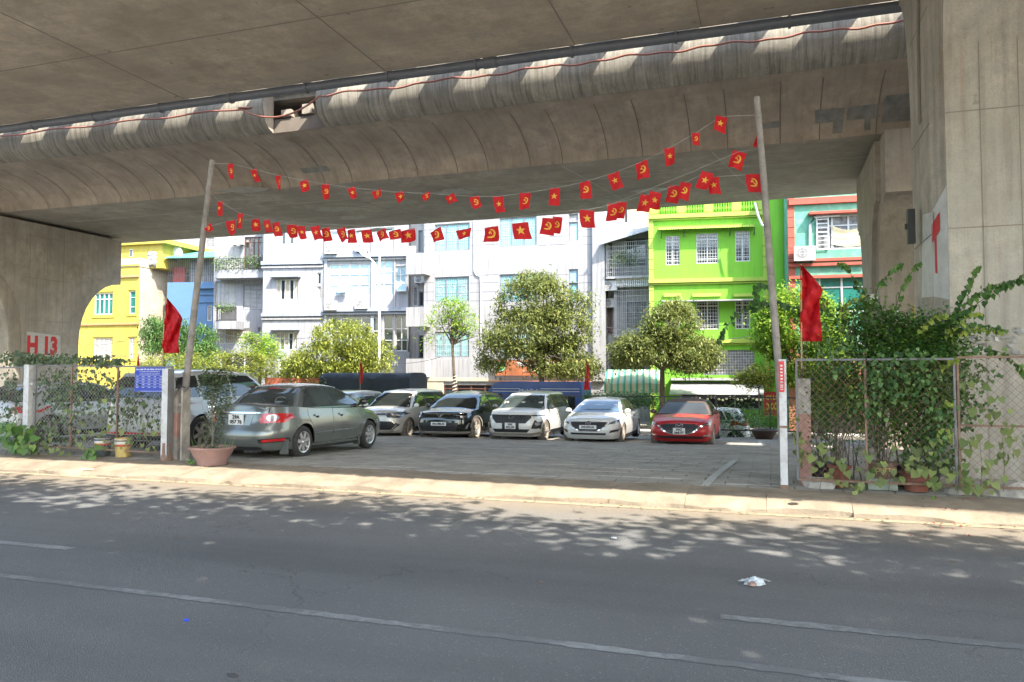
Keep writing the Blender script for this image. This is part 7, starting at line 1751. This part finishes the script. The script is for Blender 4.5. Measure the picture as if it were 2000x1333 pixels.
# ================================================================== FLAGS
M_flag = mat('flag_red', (.58, .008, .012), .7, var=.1, sc=4, trans=.35); M_gold = mat('flag_gold', (.78, .42, .05), .6, trans=.2)
def star(r=1.0): return [((r if k % 2 == 0 else r * .40) * math.sin(PI * k / 5), (r if k % 2 == 0 else r * .40) * math.cos(PI * k / 5)) for k in range(10)]
def sickle():
    o = [(math.sin(a) * 1.0, math.cos(a) * 1.0) for a in np.linspace(R(-20), R(200), 12)]; i = [(math.sin(a) * .72 - .12, math.cos(a) * .74 + .05) for a in np.linspace(R(200), R(0), 12)]
    return o + [(-.62, -.92), (-.80, -.70)] + i
hammer_h = [(-.05, .05), (.12, .20), (.78, -.80), (.60, -.95)]; hammer_t = [(-.58, .22), (-.18, .62), (.12, .34), (-.28, -.06)]
def flag_obj(name, loc, w_, h, kind, tilt, seed, label, group, m=M_flag, wave=.06, fold=0.0):
    r0 = empty(name, loc, 0, label, 'flag', group); r_ = random.Random(seed); ph = r_.uniform(0, 6); tw = r_.uniform(-.5, .5)
    ct, st_ = math.cos(tilt), math.sin(tilt); shear = r_.uniform(-.12, .2)
    def P(u, v):
        x = (u - .5) * w_ * (1 - fold * v); z = -v * h; x += shear * h * v * v
        y = wave * w_ * 2 * math.sin(u * 4.2 + v * 2.2 + ph) * (.3 + v) + tw * w_ * .5 * (u - .5)
        return Vector((x * ct - z * st_, y, x * st_ + z * ct))
    b = MB(); nx, ny = 7, 8
    for j in range(ny + 1):
        for i in range(nx + 1): b.v.append(tuple(P(i / nx, j / ny)))
    for j in range(ny):
        for i in range(nx): a = j * (nx + 1) + i; b.f.append((a, a + 1, a + nx + 2, a + nx + 1))
    b.build('cloth', m, r0, smooth=80)
    if kind:
        e = MB(); R_ = min(w_, h) * .30
        for off in (-.005, .005):
            for poly in ([star()] if kind == 's' else [sickle(), hammer_h, hammer_t]):
                cdt = delaunay_2d_cdt([Vector(p) for p in poly], [], [list(range(len(poly)))], 1, 1e-5)
                e.add([tuple(P(.5 + R_ * p.x / w_, .47 - R_ * p.y / h) + Vector((0, off, 0))) for p in cdt[0]], [tuple(f) for f in cdt[2]])
        e.build('emblem', M_gold, r0)
    return r0
ORD = ['first', 'second', 'third', 'fourth', 'fifth', 'sixth', 'seventh', 'eighth', 'ninth', 'tenth', 'eleventh', 'twelfth', 'thirteenth', 'fourteenth', 'fifteenth', 'sixteenth', 'seventeenth', 'eighteenth', 'nineteenth', 'twentieth', 'twenty-first', 'twenty-second', 'twenty-third', 'twenty-fourth', 'twenty-fifth', 'twenty-sixth', 'twenty-seventh', 'twenty-eighth', 'twenty-ninth', 'thirtieth', 'thirty-first', 'thirty-second', 'thirty-third', 'thirty-fourth', 'thirty-fifth']
U = [(450, 335, 'h', 15, 30, -.05, .35), (496, 345, 's', 14, 28, .25, .3), (544, 358, 'h', 15, 30, .25, .35), (594, 364, 's', 18, 22, .3, .1), (636, 375, 'h', 16, 30, .15, .35), (687, 378, 's', 16, 23, .35, .2), (736, 380, 'h', 20, 16, .35, .2), (781, 385, 's', 18, 19, .3, .1), (832, 384, 'h', 20, 12, .4, .2),
     (879, 390, 's', 22, 18, .3, .1), (927, 396, 'h', 20, 24, .15, 0), (973, 400, 's', 20, 32, .02, 0), (1026, 393, 'h', 22, 32, -.02, 0), (1083, 385, 's', 22, 34, -.06, 0), (1143, 372, 'h', 22, 34, .12, 0), (1199, 355, 's', 23, 34, .2, 0), (1254, 333, 'h', 25, 34, .22, 0), (1308, 306, 's', 20, 34, .1, .1), (1359, 272, 'h', 15, 24, -.1, .2), (1408, 243, 's', 22, 30, -.3, 0), (1483, 275, None, 12, 28, -.4, .3)]
Lw = [(407, 448, 'h', 20, 14, .6, .4), (429, 408, 's', 14, 28, -.05, .3), (451, 445, 'h', 20, 28, .15, 0), (469, 432, 'h', 17, 30, -.15, 0), (499, 440, 's', 18, 24, .08, 0), (521, 443, 's', 17, 26, .1, 0), (539, 449, 'h', 16, 28, .12, 0), (570, 452, 'h', 19, 26, .08, 0), (588, 455, 's', 15, 27, .12, .1), (616, 456, 's', 19, 28, .15, 0), (636, 459, 'h', 20, 27, .12, 0), (667, 459, 'h', 21, 27, .2, 0), (686, 462, 's', 17, 27, .08, 0),
      (716, 462, 's', 20, 26, .1, 0), (745, 460, 'h', 24, 21, .25, 0), (771, 459, 'h', 25, 18, .2, 0), (797, 461, 's', 30, 24, .15, 0), (852, 461, 'h', 28, 24, .35, .2), (906, 457, 's', 32, 18, .15, .2), (960, 458, 'h', 29, 29, .1, 0), (1016, 452, 's', 34, 33, .02, 0), (1071, 443, 'h', 26, 33, -.12, 0), (1088, 440, 'h', 20, 32, -.15, 0), (1146, 428, 's', 28, 34, -.1, 0), (1199, 415, 'h', 24, 34, -.1, 0), (1214, 411, 'h', 19, 33, -.12, 0),
      (1262, 398, 's', 26, 34, -.2, 0), (1279, 392, 's', 22, 33, -.25, 0), (1317, 380, 'h', 24, 34, -.15, 0), (1338, 374, 'h', 22, 34, -.3, 0), (1380, 354, 's', 24, 34, -.3, 0), (1393, 363, 's', 22, 34, .0, 0), (1442, 314, 'h', 28, 34, -.45, 0), (1470, 358, 'h', 27, 35, -.05, 0), (1485, 364, None, 12, 36, .15, .3)]
def string(lst, nm, kindname, Y0):
    pts = []
    for i, (px, py, kd, w_, h, tl_, fo) in enumerate(lst):
        Yq = Y0 + (0.12 if (kindname == 'lower' and i % 3 == 1) else 0) + .02 * math.sin(i * 2.1)
        c = atY(px, py, Yq); zc_ = (c - E0).dot(fw); s_ = zc_ / F
        W__, H__ = w_ * s_, h * s_; tl2 = -tl_ * .0
        top = Vector((c.x, c.y, c.z + H__ / 2)); pts.append((top, i))
        what = {'s': 'with a yellow star', 'h': 'with hammer and sickle', None: 'curled at the right pole'}[kd]
        flag_obj('bunting_flag', top + Vector((-math.sin(tl_) * H__ * .25, 0, 0)), W__, H__, kd, tl_, 100 + i * 7 + len(nm), 'small red flag %s, %s from the left on the %s string' % (what, ORD[i], kindname), 'small red flags strung between the two poles', wave=.05 + .05 * ((i * 37) % 5) / 4, fold=fo)
    return [p for p, i in pts]
A_ = string(U, 'u', 'upper', 11.42); B_ = string(Lw, 'lo', 'lower', 11.45)
M_cord = mat('string_white', (.5, .5, .48), .7)
b = MB().tube([atY(415, 320, 11.48)] + A_[:-1] + [atY(1481, 225, 11.3)], .002, 4); tag(b.build('bunting_string', M_cord), 'upper cord carrying the small red flags between the poles', 'string')
lo = [p for i, p in enumerate(B_) if i not in (0, 1, 3, 32)]
b = MB().tube([atY(399, 445, 11.45)] + lo + [atY(1490, 350, 11.35)], .002, 4); tag(b.build('bunting_string', M_cord), 'lower cord with the crowded row of small red flags', 'string')
b = MB().tube([atY(411, 378, 11.45), B_[1], B_[3], atY(560, 435, 11.45), atY(800, 446, 11.45), atY(1180, 405, 11.45), atY(1330, 345, 11.4), B_[32], atY(1487, 290, 11.35)], .0018, 4); tag(b.build('bunting_string', M_cord), 'thin middle cord running just above the lower flags', 'string')
def bigflag(label, outline, Y, m, stick, seed=1, rows=9):
    """outline: rows of (pxl, pxr, py) from top to bottom"""
    c = atY(outline[0][0], outline[-1][2], Y); r0 = empty('hanging_flag', c, 0, label, 'flag'); b = MB(); n = 8; r_ = random.Random(seed)
    for j, (xl, xr_, y) in enumerate(outline):
        for i in range(n + 1):
            t = i / n; p = atY(xl + (xr_ - xl) * t, y, Y + .09 * math.sin(t * 7 + j * .5 + seed) * (.2 + t) + .035 * math.sin(t * 17 + j * .9 + seed) + .03 * math.sin(j * 1.3 - t * 9)); b.v.append(tuple(p - c))
    for j in range(len(outline) - 1):
        for i in range(n): a = j * (n + 1) + i; b.f.append((a, a + 1, a + n + 2, a + n + 1))
    b.build('cloth', m, r0, smooth=80)
    MB().tube([atY(*s_, Y) - c for s_ in stick], .012, 6).build('stick', mat('bamboo_stick', (.4, .3, .14), .7), r0)
def rowsof(pts, n=22):
    ys = np.linspace(pts[0][2], pts[-1][2], n); out = []
    for y in ys: out.append((float(np.interp(y, [p[2] for p in pts], [p[0] for p in pts])), float(np.interp(y, [p[2] for p in pts], [p[1] for p in pts])), y))
    return out
M_flag2 = mat('flag_red_big', (.55, .006, .012), .7, var=.12, sc=3, trans=.3)
bigflag('large plain red flag hanging beside the left pole', rowsof([(325, 327, 583), (323, 344, 603), (321, 357, 622), (319, 351, 645), (317, 348, 670), (317, 350, 690)]), 12.3, M_flag2, [(326, 580), (320, 640), (316, 740)], 2)
bigflag('large plain red flag hanging right of the right pole in front of the bright tree', rowsof([(1563, 1566, 518), (1563, 1585, 538), (1563, 1608, 566), (1563, 1600, 590), (1563, 1602, 620), (1563, 1605, 650), (1563, 1606, 667)]), 11.7, M_flag2, [(1565, 516), (1565, 640), (1566, 720)], 3)
bigflag('small furled red flag in front of the dark truck', rowsof([(703, 706, 708), (702, 709, 725), (701, 709, 740), (702, 707, 750)], 7), 31.5, M_flag2, [(704, 706), (703, 790)], 4)
bigflag('small furled red flag in front of the shop sign', rowsof([(1145, 1147, 706), (1144, 1151, 725), (1142, 1150, 745), (1140, 1152, 762)], 7), 31.5, M_flag2, [(1146, 704), (1143, 800)], 5)
bigflag('thin red furled flag at the foot of the yellow house', rowsof([(269, 271, 695), (267, 273, 715), (266, 274, 735)], 6), 32, M_flag2, [(270, 690), (270, 780)], 6)

# ================================================================== LITTER
def ground(px, py, z=-.146): return atZ(px, py, z)
c = ground(1474, 1142); bg_ = empty('plastic_bag', c, .3, 'crumpled clear plastic bag with a few things in it lying on the road', 'plastic bag')
M_bag = mat('bag_plastic', (.62, .66, .68), .25, var=.3, sc=30, trans=.3, spec=.8); r_ = random.Random(2)
b = MB(); n, m_ = 16, 9
for j in range(m_):
    for i in range(n):
        a = 2 * PI * i / n; ph_ = PI / 2 * j / (m_ - 1); rr = math.cos(ph_) * (1 + .22 * r_.uniform(-1, 1)); b.v.append((math.cos(a) * .10 * rr, math.sin(a) * .07 * rr, .002 + math.sin(ph_) * .075 * (1 + .15 * r_.uniform(-1, 1))))
for j in range(m_ - 1):
    for i in range(n): i2 = (i + 1) % n; b.f.append((j * n + i, j * n + i2, (j + 1) * n + i2, (j + 1) * n + i))
b.build('bag', M_bag, bg_)
for sg in (-1, 1):
    h_ = MB(); 
    for k in range(7):
        t = k / 6; x = sg * (.06 + .11 * t); h_.v += [(x, -.02 - .012 * math.sin(t * 3), .05 - .02 * t + .01 * r_.random()), (x, .03 + .01 * math.sin(t * 4), .055 - .03 * t + .012 * r_.random())]
    for k in range(6): h_.f.append((2 * k, 2 * k + 2, 2 * k + 3, 2 * k + 1))
    h_.build('bag_handle', M_bag, bg_)
MB().lathe([(0, 0), (.05, .004), (.045, .03), (0, .045)], (-.04, -.05, .003), 9).build('contents', mat('bag_contents', (.28, .17, .13), .6, var=.4, sc=30), bg_)
def scrap(name, label, px, py, s_, m, seed, z=-.146):
    c = ground(px, py, z); r_ = random.Random(seed); b = MB(); n = 7
    pts = [(math.cos(2 * PI * k / n) * s_ * r_.uniform(.6, 1.3), math.sin(2 * PI * k / n) * s_ * .5 * r_.uniform(.5, 1.3), r_.uniform(.004, .02)) for k in range(n)]
    b.add(pts + [(x, y, .001) for x, y, z_ in pts], [tuple(range(n))] + [(k, k + n, (k + 1) % n + n, (k + 1) % n) for k in range(n)])
    tag(b.build(name, m, loc=c), label, 'litter')
scrap('litter', 'scrap of pale paper lying on the road left of the bag', 1200, 1052, .035, M_white, 1); scrap('litter', 'bright blue bottle ring on the shaded road', 363, 1213, .022, mat('blue_plastic', (.02, .06, .5), .4), 2)
scrap('litter', 'curved black rubber strip at the bottom of the road', 455, 1321, .035, M_irond, 3); scrap('litter', 'flattened pale sheet on the kerb near the left fence', 170, 917, .20, mat('paper_tan', (.5, .42, .3), .8), 4, -.06); scrap('litter', 'crumpled pale wrapper on the kerb', 240, 930, .06, M_white, 5, -.12)
scrap('litter', 'yellowish leaf like scrap on the kerb edge', 515, 940, .04, mat('scrap_yellow', (.6, .42, .08), .7), 6, -.1); scrap('litter', 'dark scrap on the sunlit kerb under the pole', 1555, 978, .08, M_irond, 7, -.0); scrap('litter', 'white scrap beside the pink pot', 366, 898, .035, M_white, 8, .012)
g_ = nprand(90); P_ = []
for i in range(420):
    x = g_.uniform(-14, 3.2); P_.append((x, g_.choice([g_.normal(10.02, .10), g_.uniform(6, 10), g_.normal(11.0, .15)], p=[.45, .15, .4]), 0))
P_ = np.array(P_); P_[:, 2] = np.where(P_[:, 1] < 10.1, -.144, np.where(P_[:, 1] < 10.75, -.0, .02))
P_ = P_[(P_[:, 1] < 10.08) | (P_[:, 1] > 10.75)]
V, Fc = leaves(P_, .055, .03, g_, 0); V[:, 2] = np.repeat(P_[:, 2], 4) + g_.uniform(0, .008, len(V)); tag(npmesh('fallen_leaves', V, Fc, leafmat('leaf_dry', (.20, .12, .05), .5), kind='stuff'), 'dry fallen leaves along the kerb', 'leaves')
P_ = np.array([tuple(ground(g_.uniform(1780, 1900), g_.uniform(975, 1035), -.05)) for i in range(26)]); P_[:, 2] = np.where(P_[:, 1] > 10.7, .02, np.where(P_[:, 1] > 10.1, -.02, -.14))
V, Fc = leaves(P_, .04, .03, g_, 0); tag(npmesh('fallen_petals', V, Fc, leafmat('petal_red', (.45, .05, .03), .3), kind='stuff'), 'red fallen petals near the right end of the kerb', 'petals')

bg_.scale = (.78, .78, .78)
# ================================================================== SHADE TREES BEHIND THE CAMERA (they throw the dappled shade on the road)
def shade_tree(label, x, y, seed, rx, ry, zc, rz, n):
    g = nprand(seed); root = empty('shade_tree', (x, y, -.15), 0, label, 'tree', 'roadside trees shading the near lane')
    d = g.normal(size=(n // 26, 3)); d /= np.linalg.norm(d, axis=1)[:, None]; cl = d * (g.uniform(.15, 1, len(d)) ** .45)[:, None] * np.array((rx, ry, rz)) + np.array((0, 2.9, zc))
    idx = np.repeat(np.arange(len(cl)), 26); P_ = cl[idx] + g.normal(size=(len(idx), 3)) * np.array((.42, .42, .22))
    P_ = P_[P_[:, 1] + y < 4.9]
    Q_ = np.stack([g.uniform(-3.7, 3.7, 9000), g.uniform(-2.6, 2.9, 9000) - y, g.normal(zc - .6, .5, 9000)], 1)
    V, Fc = leaves(np.concatenate([P_, Q_]), .30, .15, g, .3); npmesh('crown', V, Fc, LM['shade'], root)
    b = MB().tube([(0, 0, 0), (.1, .1, 3), (.0, .8, zc - rz * .6)], .2, 10, .13); b.build('trunk', M_bark, root, smooth=60)
    lm = MB()
    for k in range(14): e = Vector(cl[g.integers(len(cl))]); lm.tube([(0, .8, zc - rz * .65), Vector((0, .8, zc - rz * .5)).lerp(e, .5) + Vector((0, 0, .3)), e], .07, 6, .02)
    lm.build('limb', M_bark, root, kind='stuff')
for i, (x, lb) in enumerate(((-13.5, 'roadside tree off the left end of the view'), (-6.5, 'roadside tree behind the viewer on the left'), (.5, 'roadside tree directly behind the viewer'), (7.5, 'roadside tree behind the viewer on the right'), (14.5, 'roadside tree off the right end of the view'))):
    shade_tree(lb, x, -1.9 + .3 * math.sin(i * 2), 200 + i, 4.6, 4.4, 9.0, 1.5, 8500)
